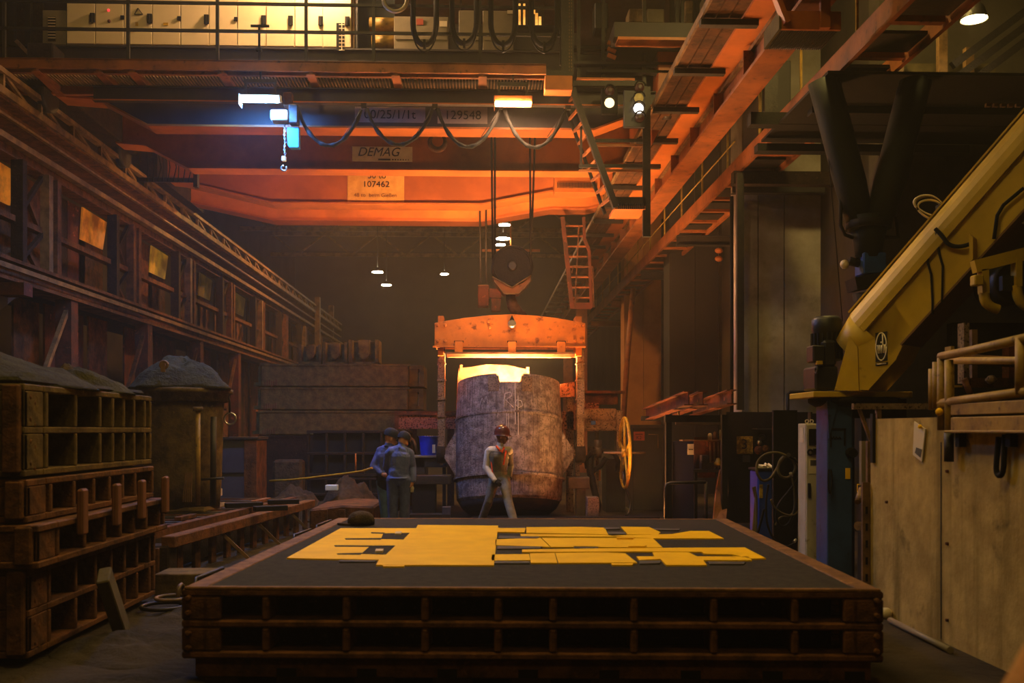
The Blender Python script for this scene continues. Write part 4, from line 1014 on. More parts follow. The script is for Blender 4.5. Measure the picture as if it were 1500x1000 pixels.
# ---- foreground mould
ZTOP = .65
FL, FR, BL, BR = PZ(272, 862, ZTOP), PZ(1288, 866, ZTOP), PZ(487, 760, ZTOP), PZ(1062, 760, ZTOP)
ang = math.atan2((FR-FL).y, (FR-FL).x)
fc = (FL+FR)/2
MW = (FR-FL).length; MLn = ((BL+BR)/2 - fc).length
print('mould', MW, MLn, math.degrees(ang), fc, (BR-BL).length)
mo_r = thing('casting_mould', 'wide rusty ribbed moulding flask with bright yellow pattern on its sand top', 'mould', (fc.x, fc.y, 0), ang)
hw = MW/2 + .03
ZF0 = PY(700, 968, fc.y).z
xsr = [(p - 265)/1032.0 for p in (302, 386, 507, 625, 734, 816, 936, 1054, 1173, 1258)]
flask(mo_r, -hw, hw, 0, MLn, ZF0, ZTOP-.002, 2, [0.0, .03] + xsr[1:-1] + [.965, 1.0], [0, .12, .24, .36, .48, .6, .72, .84, 1], 'flask', depth=.26, ft=.05, rib=.05, bevel=.012)
for s in (-1, 1):
    for q, zz in enumerate((.14, .27, .4, .50)):
        z = ZF0 + (ZTOP-ZF0)*(.16 + .21*q + (.08 if q > 1 else 0))
        for dx in (.05, .13):
            part('bolt', 'flask', mo_r, lambda m: m.lathe([(.012,-.03),(.02,-.02),(.02,.25)], (s*(hw-dx), .0 if dx < .1 else .12, z), 8, axis='Y'), local=True)
# sand infill and steel rim
box_part('sand_bed', 'sand_mould', mo_r, -hw+.16, hw-.16, .045, MLn-.05, ZTOP-.06, ZTOP+.004, local=True)
part('rim', 'rim_tan', mo_r, lambda m: (m.bb(-hw+.02, -hw+.16, .02, MLn-.02, ZTOP-.01, ZTOP+.012), m.bb(hw-.16, hw-.02, .02, MLn-.02, ZTOP-.01, ZTOP+.012), m.bb(-hw+.02, hw-.02, .0, .05, ZTOP-.01, ZTOP+.014), m.bb(-hw+.02, hw-.02, MLn-.05, MLn, ZTOP-.01, ZTOP+.01)), local=True, bevel=.006)
inv = wm(mo_r).inverted()
def top_poly(name, mt, pts, h, z=ZTOP+.004):
    q = [inv @ PZ(px, py, z) for px, py in pts]
    return MB().prism(q, (0, 0, h)).build(name, mt, mo_r, local=True)
def c5(*p): return [(420 + x*.24, 760 + y*.24) for x, y in p]
def c6(*p): return [(720 + x*.28, 760 + y*.28) for x, y in p]
yl = [c5((0,245),(330,62),(790,62),(800,42),(1290,46),(1265,290),(545,288),(563,256),(200,250)),
      c6((34,50),(178,52),(172,74),(30,72)), c6((182,48),(470,46),(592,50),(610,86),(505,84),(182,78)),
      c6((676,45),(825,47),(884,74),(870,86),(712,86)), c6((602,92),(945,84),(1040,68),(1137,68),(1215,107),(845,107),(700,100)),
      c6((150,84),(602,88),(700,98),(525,98),(155,95)), c6((262,104),(530,104),(845,107),(895,155),(312,152)),
      c6((20,112),(256,104),(306,152),(18,142)), c6((160,166),(560,160),(896,157),(1325,155),(1435,212),(1360,214),(1262,192),(1110,188),(1100,178),(750,176),(160,179)),
      c6((0,192),(196,190),(203,222),(0,224)), c6((200,186),(330,184),(345,236),(206,236)), c6((334,184),(590,181),(700,186),(762,235),(350,236)),
      c6((842,180),(1030,180),(1075,202),(1340,203),(1362,222),(1108,222),(1126,248),(915,248),(884,216),(772,222),(758,202),(852,202)),
      c6((626,238),(742,238),(737,247),(632,247)), c5((583,290),(720,290),(716,297),(590,297))]
for p in yl: top_poly('yellow_panel', 'yellow_mould', p, .012)
dk = [c5((590,88),(750,85),(712,125),(575,122)), c5((515,81),(598,84),(592,90),(515,87)), c5((355,119),(580,117),(575,126),(360,126)),
      c5((510,165),(662,163),(605,217),(455,213)), c5((290,161),(520,163),(512,170),(295,169)), c5((305,211),(460,207),(452,218),(310,217))]
for p in dk: top_poly('pattern_recess', 'sand_mould', p, .003, ZTOP+.0155)
gy = [c5((615,100),(720,102),(705,122),(600,120)), c5((520,168),(655,168),(625,190),(505,186)), c6((40,92),(250,98),(240,110),(35,106)), c6((30,146),(265,150),(255,160),(30,162)),
      c6((430,148),(560,150),(555,160),(430,158)), c6((20,226),(200,228),(198,238),(15,238)), c6((770,224),(885,224),(880,238),(775,240)), c6((605,72),(700,74),(705,84),(612,84)),
      c6((585,48),(670,50),(672,56),(590,58)), c6((845,53),(985,56),(980,64),(850,62)), c6((1130,228),(1330,230),(1320,242),(1140,242)), c5((320,258),(545,260),(540,268),(320,268)), c6((40,48),(175,48),(172,53),(40,53))]
for p in gy: top_poly('grey_plate', 'grey_chip', p, .012)
pl = [c5((665,87),(702,87),(696,99),(660,99)), c5((545,195),(592,195),(585,208),(540,208))]
for p in pl: top_poly('pale_chip', 'pale_chip', p, .02, ZTOP+.016)
top_poly('pale_chip', 'yellow_mould', c6((655,103),(745,104),(740,109),(655,109)), .02, ZTOP+.012)
top_poly('pale_chip', 'yellow_mould', c6((715,146),(810,147),(805,153),(715,153)), .02, ZTOP+.012)
# base flask under it
bs = thing('base_flask', 'plain rusty base flask with square notches under the yellow-topped mould', 'flask', (fc.x, fc.y, 0), ang)
box_part('body', 'flask', bs, -hw+.07, hw-.06, .06, MLn-.1, .05, ZF0-.004, bevel=.01, local=True)
part('foot_rail', 'rust_dark', bs, lambda m: [m.bb(-hw+.1+.52*k, -hw+.36+.52*k, .05, MLn-.12, 0, .06) for k in range(9)], local=True)
for k in range(8):
    x = -hw + .62 + .535*k; box_part('notch', 'steel_black', bs, x, x+.13, .052, .07, .05, .115, local=True)
for (ya_, yb2, yc2) in ((.62, .66, .72), (.82, .86, .92), (.06, .1, .16)):
    part('handle_loop', 'rope', mo_r, lambda m: m.tube([(-hw-.02, MLn*ya_, .56), (-hw-.08, MLn*yb2, .64), (-hw+.02, MLn*yc2, .67)], .013, 6), local=True)
# sand lump like a cap on the far edge
def mound(name, mt, c, rx, ry, h, seed, n=44, m=18, rough=.2, parent=None, power=1.0, label=None, cat=None, zb0=0.0):
    from mathutils import noise as nz_
    vs = []; c = Vector(c)
    for i in range(m+1):
        t = i/m
        for j in range(n):
            a = 2*math.pi*j/n
            w = 1 + rough*1.4*nz_.noise((math.cos(a)*1.3, math.sin(a)*1.3, seed*3.1))
            x, y = rx*t*w*math.cos(a), ry*t*w*math.sin(a)
            z = h*(1-t**(1.6*power))
            z += h*(rough*1.2*nz_.noise((x*2.2/rx, y*2.2/ry, seed)) + rough*.7*nz_.noise((x*6/rx, y*6/ry, seed+5)) + rough*.35*nz_.noise((x*15/rx, y*15/ry, seed+9)))*(1-t**6)
            vs.append(c + Vector((x, y, max(z, 0) if i < m else zb0)))
    mb = MB(); mb.add(vs, [(i*n+j, i*n+(j+1) % n, (i+1)*n+(j+1) % n, (i+1)*n+j) for i in range(m) for j in range(n)], True)
    mb.f.append([m*n+j for j in range(n)][::-1]); mb.s.append(False)
    o = mb.build(name, mt, parent)
    if label: tag(o, label, cat)
    return o
pc_ = PZ(529, 768, ZTOP+.01)
capo = thing('cloth_cap', 'dark brown cap lying on the far edge of the yellow-topped mould', 'cap', pc_)
cm_ = MB()
prof = [(.145, 0), (.15, .05), (.13, .1), (.09, .135), (.03, .15), (.001, .152)]
cm_.lathe(prof, pc_, 20); cm_.build('crown', 'sand_brown', capo)
part('brim', 'sand_brown', capo, lambda m: m.prism([pc_ + Vector((-.1 + -.16*math.sin(t*math.pi/8)*1.0, -.12 + .24*t/8, .0)) for t in range(9)], (0, 0, .02)))

# ---- stack of flasks beside it
GX = -3.3
def gflask(label, y0, y1, z0, z1, rows, x1, wid, ys, **k):
    t = thing('moulding_flask', label, 'flask', (x1-wid/2, (y0+y1)/2, z0), 0, 'ribbed flasks stacked at the wall of the moulding floor')
    L = y1-y0
    flask(t, x1-wid, x1, y0, y1, z0, z1, rows, [0, .3, .55, .8, 1], ys, 'flask_olive' if k.get('ol') else 'flask', depth=.3, ft=.05, rib=.05, faces='yX', local=False, inner='steel_black', lip=k.get('lip', .0))
    part('corner_post', 'flask', t, lambda m: m.bb(x1-.14, x1-.02, y0-.05, y0+.05, z0+.03, z1-.01), bevel=.01)
    for q in range(4 if rows > 1 else 0):
        z = z0 + (z1-z0)*(.14 + .24*q)
        part('bolt', 'flask', t, lambda m: m.sphere((x1-.02, y0+.1, z), .028, 8, 6))
        part('bolt', 'flask', t, lambda m: m.sphere((x1-.02, y0+.17, z-.04), .026, 8, 6))
    return t
ysA = [0, .13, .33, .52, .63, .73, .83, .94]
gflask('ribbed flask at the bottom of the stack, standing on the sand', 6.95, 9.62, .06, .70, 2, -3.24, 2.6, [0, .12, .3, .45, .58, .7, .82, .95, 1])
gflask('shallow single-row flask second from the bottom of the stack', 6.9, 9.66, .71, 1.02, 1, -3.16, 2.7, [0, .12, .3, .45, .58, .7, .82, .95, 1], lip=.02)
gflask('single-row flask with wooden wedges, third from the bottom of the stack', 6.95, 9.6, 1.03, 1.34, 1, -3.25, 2.6, [0, .14, .3, .45, .58, .7, .82, 1])
gflask('sand-heaped ribbed flask on top of the stack', 6.95, 9.6, 1.36, 2.03, 2, -3.27, 2.6, ysA + [1.0], ol=1)
for k, y in enumerate((7.55, 8.25, 8.85, 9.5)):
    tag(MB().box((-3.105, y, 1.06), (.05, .14, .36), Euler((0, 0, R(4)))).build('wooden_wedge', 'wood', bevel=.015), ('upright wooden wedge on the stacked flasks, farthest from the sand pot', 'upright wooden wedge on the stacked flasks, third from the sand pot', 'upright wooden wedge on the stacked flasks, second from the sand pot', 'upright wooden wedge on the stacked flasks, next to the sand pot')[k], 'wedge', 'wedges between the stacked flasks')
sm = thing('sand_heap', 'olive sand heaped over the rim of the stacked flask', 'sand', (-4.4, 8.2, 2.03))
mound('heap', 'sand_olive', (-4.6, 8.0, 2.03), 1.3, 1.15, .42, 3, parent=sm)
mound('heap', 'sand_olive', (-3.78, 8.95, 2.03), .52, .62, .24, 5, parent=sm)
part('spill', 'sand_olive', sm, lambda m: m.bb(-5.8, -3.32, 7.0, 9.55, 2.032, 2.085), bevel=.03)
mound('clod', 'sand_brown', (-3.75, 8.85, 2.12), .2, .2, .17, 9, parent=sm)
tag(MB().box((-2.98, 7.85, .28), (.1, .2, .62), Euler((R(28), R(-10), R(10)))).build('plank_offcut', 'board_olive', bevel=.01), 'short board leaning against the lowest stacked flask', 'board')
for i, (x, y, r, h, sd) in enumerate(((-2.75, 7.6, .7, .12, 1), (-2.6, 8.9, .5, .08, 2), (-2.3, 6.4, .55, .07, 4), (3.1, 7.4, .3, .05, 6))):
    mound('sand_ripple', 'floor_sand', (x, y, -.01), r, r*.9, h, sd, rough=.35, label=('low sand bank along the lowest stacked flask', 'low sand bank by the shackle coil', 'loose floor sand at the corner of the yellow-topped mould', 'crumbled sand at the foot of the concrete wall')[i], cat='sand')
# shackles and wire on the floor beyond
t = thing('wire_coil', 'coil of wire rope and shackles on the sand beside the mould corner', 'wire coil', PZ(240, 895, 0))
wc = PZ(240, 892, .02)
part('loop', 'rope', t, lambda m: m.torus(wc+Vector((0,0,.03)), .2, .02, 'Z', 20, 6))
part('loop', 'steel_tan', t, lambda m: m.torus(wc+Vector((.05,.1,.09)), .15, .018, 'Z', 20, 6))
part('shackle', 'steel_tan', t, lambda m: m.torus(wc+Vector((.08,.25,.1)), .09, .02, 'X', 14, 6))
# stepped beam under the bed
tag(MB().bb(-3.35, -2.5, 9.9, 10.35, 0, .22).build('floor_beam', 'flask_olive', bevel=.01), 'short rusty beam lying across the end of the low steel bed', 'beam')

# ---- olive pot with sand crust
py_ = 14.2
pcx = XL(266, py_)
zb_pot = ZL(748, py_)
pot = thing('sand_pot', 'olive conical sand pot with crusted sand dome and flanged rim', 'pot', (pcx, py_, zb_pot))
R0 = 62*py_/F
part('body', 'flask_olive', pot, lambda m: m.lathe([(R0*.86, ZL(742, py_)), (R0*.9, ZL(700, py_)), (R0*.95, ZL(600, py_)), (R0*.98, ZL(582, py_))], (pcx, py_, 0), 40))
part('rim', 'flask_olive', pot, lambda m: m.lathe([(R0*.98, ZL(590, py_)), (R0*1.1, ZL(588, py_)), (R0*1.1, ZL(578, py_)), (R0*1.16, ZL(577, py_)), (R0*1.16, ZL(571, py_)), (R0, ZL(570, py_))], (pcx, py_, 0), 40))
mound('sand_dome', 'sand_olive', (pcx, py_, ZL(571, py_)), R0*1.12, R0*1.12, (571-524)*py_/F, 12, rough=.2, parent=pot, power=1.15)
part('base', 'flask_olive', pot, lambda m: m.bb(pcx-.62, pcx+.52, py_-.55, py_+.6, zb_pot, ZL(738, py_)), bevel=.04)
part('post', 'pipe_yellow', pot, lambda m: m.tube([PY(290, 740, py_-.75), PY(290, 602, py_-.75)], .035, 8))
part('post_cap', 'flask_olive', pot, lambda m: m.lathe([(.07, 0), (.07, .06)], PY(290, 602, py_-.75), 12))
part('post', 'steel_dark', pot, lambda m: m.tube([PY(312, 740, py_-.4), PY(313, 610, py_-.4)], .045, 8))
part('lever', 'steel_dark', pot, lambda m: m.tube([PY(295, 702, py_-.7), PY(328, 700, py_-.7)], .02, 6))
part('fork', 'steel_tan', pot, lambda m: [m.beam(PY(268+3*k, 735, py_-.72), PY(272+2.2*k, 692, py_-.72), .012, .02) for k in range(5)])
part('lifting_lug', 'steel_tan', pot, lambda m: (m.torus(PY(240, 534, py_-.6), .05, .02, 'Y', 14, 6), m.bb(PY(239,0,py_-.6).x-.03, PY(239,0,py_-.6).x+.03, py_-.62, py_-.58, ZL(549, py_), ZL(536, py_))))
t = thing('shackle_ring', 'steel ring on a chain hanging from the sand pot rim', 'ring', PY(337, 622, py_))
part('ring', 'chrome', t, lambda m: m.torus(PY(337, 613, py_), .085, .014, 'Y', 18, 6))
part('chain', 'rope', t, lambda m: m.tube([PY(337, 604, py_), PY(337, 590, py_), PY(334, 576, py_)], .015, 6))

# ---- low steel bed with gratings
bz = .5
p_n = PZ(246, 786, bz); p_f = PZ(455, 732, bz)
bed = thing('steel_bed', 'long low steel bed of bars on ribbed supports beside the mould', 'bed', (p_n.x-1.2, (p_n.y+p_f.y)/2, 0))
dv = (p_f-p_n).normalized(); lv = Vector((-dv.y, dv.x, 0))
part('side_channel', 'flask', bed, lambda m: m.beam(p_n+Vector((0,0,-.06)), p_f+Vector((0,0,-.06)), .16, .13), bevel=.01)
part('side_channel', 'rust', bed, lambda m: m.beam(p_n+lv*.3+dv*-.9+Vector((0,0,.0)), p_f+lv*.3, .12, .1))
part('side_plate', 'rust_dark', bed, lambda m: m.beam(p_n+lv*.25+dv*-.8+Vector((0,0,-.25)), p_f+lv*.25+Vector((0,0,-.25)), .03, .4))
Lb = (p_f-p_n).length
for k in range(12):
    q = p_n + dv*(Lb*k/11.0) + lv*.1
    part('rib', 'flask', bed, lambda m: m.beam(q+Vector((0,0,-.12)), q+Vector((0,0,-.5)), .05, .16, up=dv), bevel=.006)
for k, t_ in enumerate((.28, .52, .8)):
    q = p_n + dv*(Lb*t_)
    part('strut', 'steel_tan', bed, lambda m: m.beam(q+Vector((0,0,-.12)), q+dv*.12-lv*.35+Vector((0,0,-.5)), .04, .04))
part('end_block', 'rust_dark', bed, lambda m: m.box(p_n+lv*.15+Vector((0,.1,-.3)), (.34, .3, .4)), bevel=.02)
part('under_frame', 'rust_dark', bed, lambda m: [m.beam(p_n+dv*(Lb*a)+lv*.3+Vector((0,0,-.28)), p_n+dv*(Lb*a)+lv*3.0+Vector((0,0,-.28)), .1, .44) for a in (.02, .35, .68, .98)])
for k in range(26):
    q = p_n + dv*(-.6 + (Lb+.5)*k/25.0) + lv*.4
    w = 2.9 if k > 2 else 2.2
    part('bar', ('rust', 'steel_dark', 'grey_blue')[k % 3], bed, lambda m: m.beam(q+Vector((0,0,.01)), q+lv*w+Vector((0,0,.01)), .07, .05))
for k in range(5):
    q = p_n + dv*(Lb*.25 + .7*k) + lv*(.5 + .35*((k*7) % 4))
    tag(MB().beam(q+Vector((0,0,.065)), q+dv*(.5+.2*(k % 3))+lv*(.25*(k % 2))+Vector((0,0,.065)), .09, .05).build('steel_offcut', ('rust', 'wood', 'steel_dark')[k % 3], bevel=.006),
        ('rusty bar offcut lying across the bed by the sand pot', 'short brown wooden batten on the bed edge', 'dark steel offcut on the bed', 'rusty bar offcut on the far half of the bed', 'wooden batten on the far half of the bed')[k], 'offcut')
q = PZ(485, 716, .62)
tag(MB().box(q+Vector((0,.1,.02)), (.22, .16, .1)).build('tool_box', 'hoist_shell', bevel=.01), 'small pale box standing on the far end of the steel bed', 'box')
q = PZ(321, 724, .58)
tag(MB().box(q+Vector((0,0,.04)), (.09, .09, .13)).build('paper_cup', 'pale_chip', bevel=.01), 'small pale block beside the sand pot on the bed', 'block')
for _k, (pa, pb) in enumerate((((392, 735), (438, 734)), ((330, 740), (384, 738)), ((372, 745), (420, 743)))):
    a, b = PZ(pa[0], pa[1], .60), PZ(pb[0], pb[1], .60)
    tag(MB().beam(a, b, .14, .07).build('black_bar', 'steel_black', bevel=.008), ('heavy black bar on the steel bed, by the pale box', 'heavy black bar on the steel bed, by the sand pot', 'heavy black bar on the bed edge between two others')[_k], 'bar', 'black bars on the steel bed')
# stone block and sand beyond the bed
a, b = PZ(455, 735, .45), PZ(548, 727, .45)
t = thing('slab_block', 'rough steel slab block with flat top at the end of the low bed', 'block', ((a.x+b.x)/2, 15.6, 0))
part('block', 'rust', t, lambda m: m.prism([(XL(453, 15.2), 15.2, 0), (XL(453, 15.2), 15.2, .44), (XL(500, 15.2), 15.2, .5), (XL(548, 15.2), 15.2, .48), (XL(546, 15.2), 15.2, 0)], (0, 1.6, 0)), bevel=.03)
for px in (474, 500):
    part('rib', 'rust', t, lambda m: m.bb(XL(px, 15.1)-.05, XL(px, 15.1)+.05, 15.12, 15.2, 0, .44))
mound('sand_pile', 'sand_brown', (XL(508, 18), 18.2, 0), .72, .9, .78, 21, label='brown sand pile between the slab block and the lattice flask', cat='sand')
mound('sand_pile', 'sand_brown', (XL(432, 18.2), 18.2, 0), .62, .7, .62, 23, label='brown sand pile at the foot of the big flask stack', cat='sand')
tag(MB().tube([PY(395, 704, 17.2), PY(420, 703, 17), PY(450, 700, 16.8), PY(500, 694, 16.4), PY(530, 690, 16.0), PY(545, 685, 15.8)], .018, 6).build('hose', 'yellow_wheel'), 'thin yellow cable running from the sand pile to the men in blue', 'cable')

# ---- flasks piled at the middle of the hall
Yb = 22.0
tiers = ((705, 637, 378, 600, 'rust_dark', 'lowest heavy flask of the tall dark pile'), (637, 601, 379, 580, 'flask_olive', 'flask third from the top of the tall dark pile'),
         (600.5, 567, 381, 597, 'flask_olive', 'flask second from the top of the tall dark pile'), (566.5, 533, 382, 598, 'flask_olive', 'flask on top of the tall pile, below the three castings'))
for k, (y0, y1, xa, xb, mt, lbl) in enumerate(tiers):
    z0, z1 = (0 if k == 0 else ZL(y0, Yb)), ZL(y1, Yb)
    x0, x1 = XL(xa, Yb), XL(xb, Yb)
    t = thing('moulding_flask', lbl, 'flask', ((x0+x1)/2, Yb+1, z0), 0, 'big flasks piled in mid hall')
    part('side', mt, t, lambda m: m.bb(x0, x1, Yb, Yb+2.6, z0+.005, z1-.005), bevel=.02)
    part('lip', mt, t, lambda m: m.bb(x0, x1+.05, Yb-.03, Yb+.1, z1-.05, z1-.006))
    part('lug', mt, t, lambda m: (m.bb(x0-.2, x0, Yb+.2, Yb+.7, z0+.02, z0+.1), m.bb(x0-.1, x0, Yb+.2, Yb+.7, z0+.1, z1-.05)))
    part('lug', mt, t, lambda m: (m.bb(x1, x1+.34, Yb+.3, Yb+1.6, z0+.02, z0+.1), m.bb(x1, x1+.34, Yb+.3, Yb+1.6, z1-.1, z1-.02), m.bb(x1, x1+.2, Yb+.35, Yb+.5, z0+.1, z1-.1), m.bb(x1+.24, x1+.34, Yb+.3, Yb+1.6, z0+.1, z1-.1)))
    if k > 0:
        part('crust', 'rust', t, lambda m: [m.box((x0+.1+.05*j, Yb-.004, z0+.06+.02*(j % 3)), (.03, .02, .1+.04*(j % 2))) for j in range(6)])
zt = ZL(533, Yb)
for k, (xa, xb, y1) in enumerate(((437, 471, 505), (472, 509, 501.5), (510, 555, 498))):
    x0, x1, z1 = XL(xa, Yb+.5), XL(xb, Yb+.5), ZL(y1, Yb+.5)
    t = thing('box_casting', ('smallest box casting with round boss on top of the pile', 'middle box casting with round boss on top of the pile', 'tallest box casting with round boss on top of the pile')[k], 'casting', ((x0+x1)/2, Yb+.8, zt), 0, 'box castings on the flask pile')
    w = (x1-x0)
    part('frame', 'flask_olive', t, lambda m: (m.bb(x0, x0+.14*w, Yb+.5, Yb+1.1, zt, z1), m.bb(x1-.14*w, x1, Yb+.5, Yb+1.1, zt, z1), m.bb(x0, x1, Yb+.5, Yb+1.1, zt, zt+.08), m.bb(x0+.1*w, x1-.1*w, Yb+.75, Yb+1.1, zt, z1-.02)), bevel=.01)
    part('boss', 'flask_olive', t, lambda m: m.prism([(x0+.32*w, Yb+.55, z1), (x0+.32*w, Yb+.55, zt+.26), (x0+.4*w, Yb+.55, zt+.17), (x0+.5*w, Yb+.55, zt+.14), (x0+.6*w, Yb+.55, zt+.17), (x0+.68*w, Yb+.55, zt+.26), (x0+.68*w, Yb+.55, z1)], (0, .4, 0)))
# lattice flask in front of the pile
Yl = 20.0
x0, x1 = XL(449, Yl), XL(598, Yl)
t = thing('lattice_flask', 'low dark lattice flask with two rows of cells in front of the pile', 'flask', ((x0+x1)/2, Yl, 0))
flask(t, x0, x1, Yl, Yl+1.4, .72, ZL(630, Yl), 2, [0, .185, .37, .555, .74, 1], [0, 1], 'rust_dark', depth=.12, ft=.06, rib=.05, faces='yY', local=False, inner='steel_black')
flask(t, x0-.05, x1-.2, Yl, Yl+1.4, 0, .7, 2, [0, .22, .45, .7, 1], [0, 1], 'rust_dark', depth=.12, ft=.05, rib=.04, faces='y', local=False, inner='steel_black')
part('bent_pipe', 'steel_tan', t, lambda m: m.tube([PY(600, 640, Yl-.1), PY(606, 645, Yl-.15), PY(613, 668, Yl-.15)], .03, 7))
part('rod', 'crane_orange', t, lambda m: m.tube([PY(521, 664, Yl-.05), PY(521, 690, Yl-.05)], .018, 6))
# pink spattered beam behind the ladle
Ys = 21.4
t = thing('spattered_beam', 'pinkish heat-spattered beam running behind the ladle', 'beam', (XL(625, Ys), Ys, ZL(628, Ys)))
part('face', 'spatter', t, lambda m: m.bb(XL(584, Ys), XL(672, Ys), Ys, Ys+.3, ZL(628, Ys), ZL(608, Ys)))
part('top_flange', 'rust', t, lambda m: m.bb(XL(578, Ys), XL(672, Ys), Ys-.06, Ys+.35, ZL(608, Ys), ZL(602, Ys)))
part('end_plate', 'rust', t, lambda m: m.bb(XL(578, Ys), XL(584, Ys), Ys-.05, Ys+.35, ZL(628, Ys), ZL(608, Ys)))
part('leg', 'rust_dark', t, lambda m: (m.bb(XL(600, Ys), XL(610, Ys), Ys+.05, Ys+.25, 0, ZL(628, Ys)), m.bb(XL(655, Ys), XL(665, Ys), Ys+.05, Ys+.25, 0, ZL(628, Ys))))
# grey-blue cabinet with rusty side
Yg = 17.4
t = thing('steel_cabinet', 'low grey-blue steel cabinet with rusty end post behind the sand pot', 'cabinet', (XL(345, Yg), Yg, 0))
part('body', 'grey_blue', t, lambda m: m.bb(XL(318, Yg), XL(358, Yg), Yg, Yg+.8, 0, ZL(643, Yg)), bevel=.01)
part('lid', 'steel_dark', t, lambda m: m.bb(XL(317, Yg), XL(378, Yg), Yg-.04, Yg+.85, ZL(643, Yg), ZL(640, Yg)))
part('end_post', 'rust', t, lambda m: m.bb(XL(358, Yg), XL(376, Yg), Yg-.02, Yg+.8, 0, ZL(645, Yg)))
part('seam', 'steel_black', t, lambda m: m.bb(XL(319, Yg), XL(358, Yg), Yg-.012, Yg, ZL(693, Yg), ZL(691, Yg)))
tag(MB().bb(XL(399, 19.2), XL(442, 19.2), 19.2, 19.6, 0.0, ZL(673, 19.2)).build('sand_block', 'sand_brown', bevel=.05), 'crumbly brown sand block before the dark pile', 'block')

# ---- stands, table and machine around the ladle
t = thing('ladle_stand', 'black steel stand with cross beam holding the ladle, men side', 'stand', (XL(640, 18.4), 18.6, 0))
part('top_beam', 'steel_dark', t, lambda m: m.bb(XL(600, 18.4), XL(660, 18.4), 18.4, 18.9, ZL(709, 18.4), ZL(696, 18.4)), bevel=.01)
part('leg', 'steel_black', t, lambda m: m.bb(XL(604, 18.4), XL(638, 18.4), 18.45, 18.85, 0, ZL(709, 18.4)))
part('skid', 'steel_dark', t, lambda m: m.bb(XL(600, 18.1), XL(660, 18.1), 18.0, 18.4, 0, .1))
part('block', 'grey_blue', t, lambda m: m.bb(XL(648, 18.2), XL(660, 18.2), 18.1, 18.4, .1, ZL(742, 18.2)))
t = thing('work_table', 'black steel table holding the blue bucket', 'table', (XL(630, 19.4), 19.6, 0))
part('top', 'cabinet_grey', t, lambda m: m.bb(XL(604, 19.3), XL(655, 19.3), 19.3, 19.95, ZL(670, 19.3), ZL(667, 19.3)), bevel=.005)
part('front', 'steel_dark', t, lambda m: m.bb(XL(604, 19.35), XL(622, 19.35), 19.35, 19.9, 0, ZL(670, 19.3)))
part('apron', 'steel_dark', t, lambda m: m.bb(XL(604, 19.35), XL(655, 19.35), 19.35, 19.4, ZL(684, 19.35), ZL(670, 19.35)))
part('leg', 'steel_black', t, lambda m: m.bb(XL(648, 19.35), XL(653, 19.35), 19.4, 19.5, 0, ZL(684, 19.3)))
zt_ = ZL(667, 19.3); bx = XL(628, 19.6)
t = thing('bucket', 'bright blue plastic bucket on the black steel table', 'bucket', (bx, 19.65, zt_))
part('tub', 'blue_plastic', t, lambda m: m.lathe([(.17, 0), (.2, .36), (.205, .37), (.215, .37), (.215, .39), (.19, .39), (.16, .02)], (bx, 19.65, zt_), 28, caps=False))
part('base', 'blue_plastic', t, lambda m: m.lathe([(.17, 0), (.165, .02)], (bx, 19.65, zt_), 28))
part('contents', 'pale_chip', t, lambda m: [m.box((bx-.08+.05*k, 19.6, zt_+.36), (.03, .03, .08), Euler((.3*k, .4, 0))) for k in range(4)])
part('paper_tag', 'paper', t, lambda m: m.bb(bx+.08, bx+.14, 19.44, 19.452, zt_+.05, zt_+.22))
t = thing('ladle_stand', 'black steel stand with flat shoe holding the ladle, machine side', 'stand', (XL(860, 18.6), 18.7, 0))
part('top_beam', 'steel_dark', t, lambda m: m.bb(XL(832, 18.5), XL(864, 18.5), 18.5, 18.9, ZL(716, 18.5), ZL(699, 18.5)), bevel=.01)
part('leg', 'steel_dark', t, lambda m: m.bb(XL(845, 18.5), XL(858, 18.5), 18.55, 18.85, 0, ZL(716, 18.5)))
part('foot_block', 'spatter_grey', t, lambda m: m.bb(XL(860, 18.3), XL(877, 18.3), 18.2, 18.6, 0, ZL(728, 18.3)), bevel=.01)
tag(MB().bb(XL(690, 18.0), XL(963, 18.0), 17.72, 18.0, 0, .07).build('floor_rail', 'steel_black', bevel=.008), 'flat black steel rail on the floor before the ladle', 'rail')
Ym = 19.6
t = thing('pouring_machine', 'heat-spattered pouring machine with gear box and pipes beside the ladle', 'machine', (XL(878, Ym), Ym+.4, 0))
part('gear_box', 'spatter_grey', t, lambda m: m.bb(XL(853, Ym), XL(903, Ym), Ym, Ym+.7, ZL(631, Ym), ZL(598, Ym)), bevel=.02)
part('gear_box_lid', 'spatter_grey', t, lambda m: m.bb(XL(858, Ym), XL(902, Ym), Ym-.03, Ym, ZL(629, Ym), ZL(616, Ym)))
part('valve_block', 'blue_box', t, lambda m: m.bb(XL(865, Ym), XL(872, Ym), Ym-.08, Ym-.03, ZL(622, Ym), ZL(616, Ym)), bevel=.01)
part('upright', 'spatter_grey', t, lambda m: m.bb(XL(903, Ym), XL(912, Ym), Ym-.05, Ym+.3, ZL(690, Ym), ZL(601, Ym)))
part('upright', 'spatter_grey', t, lambda m: m.bb(XL(843, Ym-.2), XL(851, Ym-.2), Ym-.2, Ym+.2, ZL(629, Ym), ZL(590, Ym)))
part('pink_panel', 'spatter', t, lambda m: m.bb(XL(825, Ym), XL(845, Ym), Ym+.1, Ym+.3, ZL(630, Ym), ZL(602, Ym)))
part('pink_panel', 'spatter', t, lambda m: m.bb(XL(833, Ym), XL(880, Ym), Ym+.3, Ym+.6, ZL(598, Ym), ZL(589, Ym)))
part('bracket', 'spatter', t, lambda m: m.prism([PY(822, 562, Ym), PY(842, 559, Ym), PY(842, 581, Ym), PY(819, 581, Ym)], (0, .4, 0)))
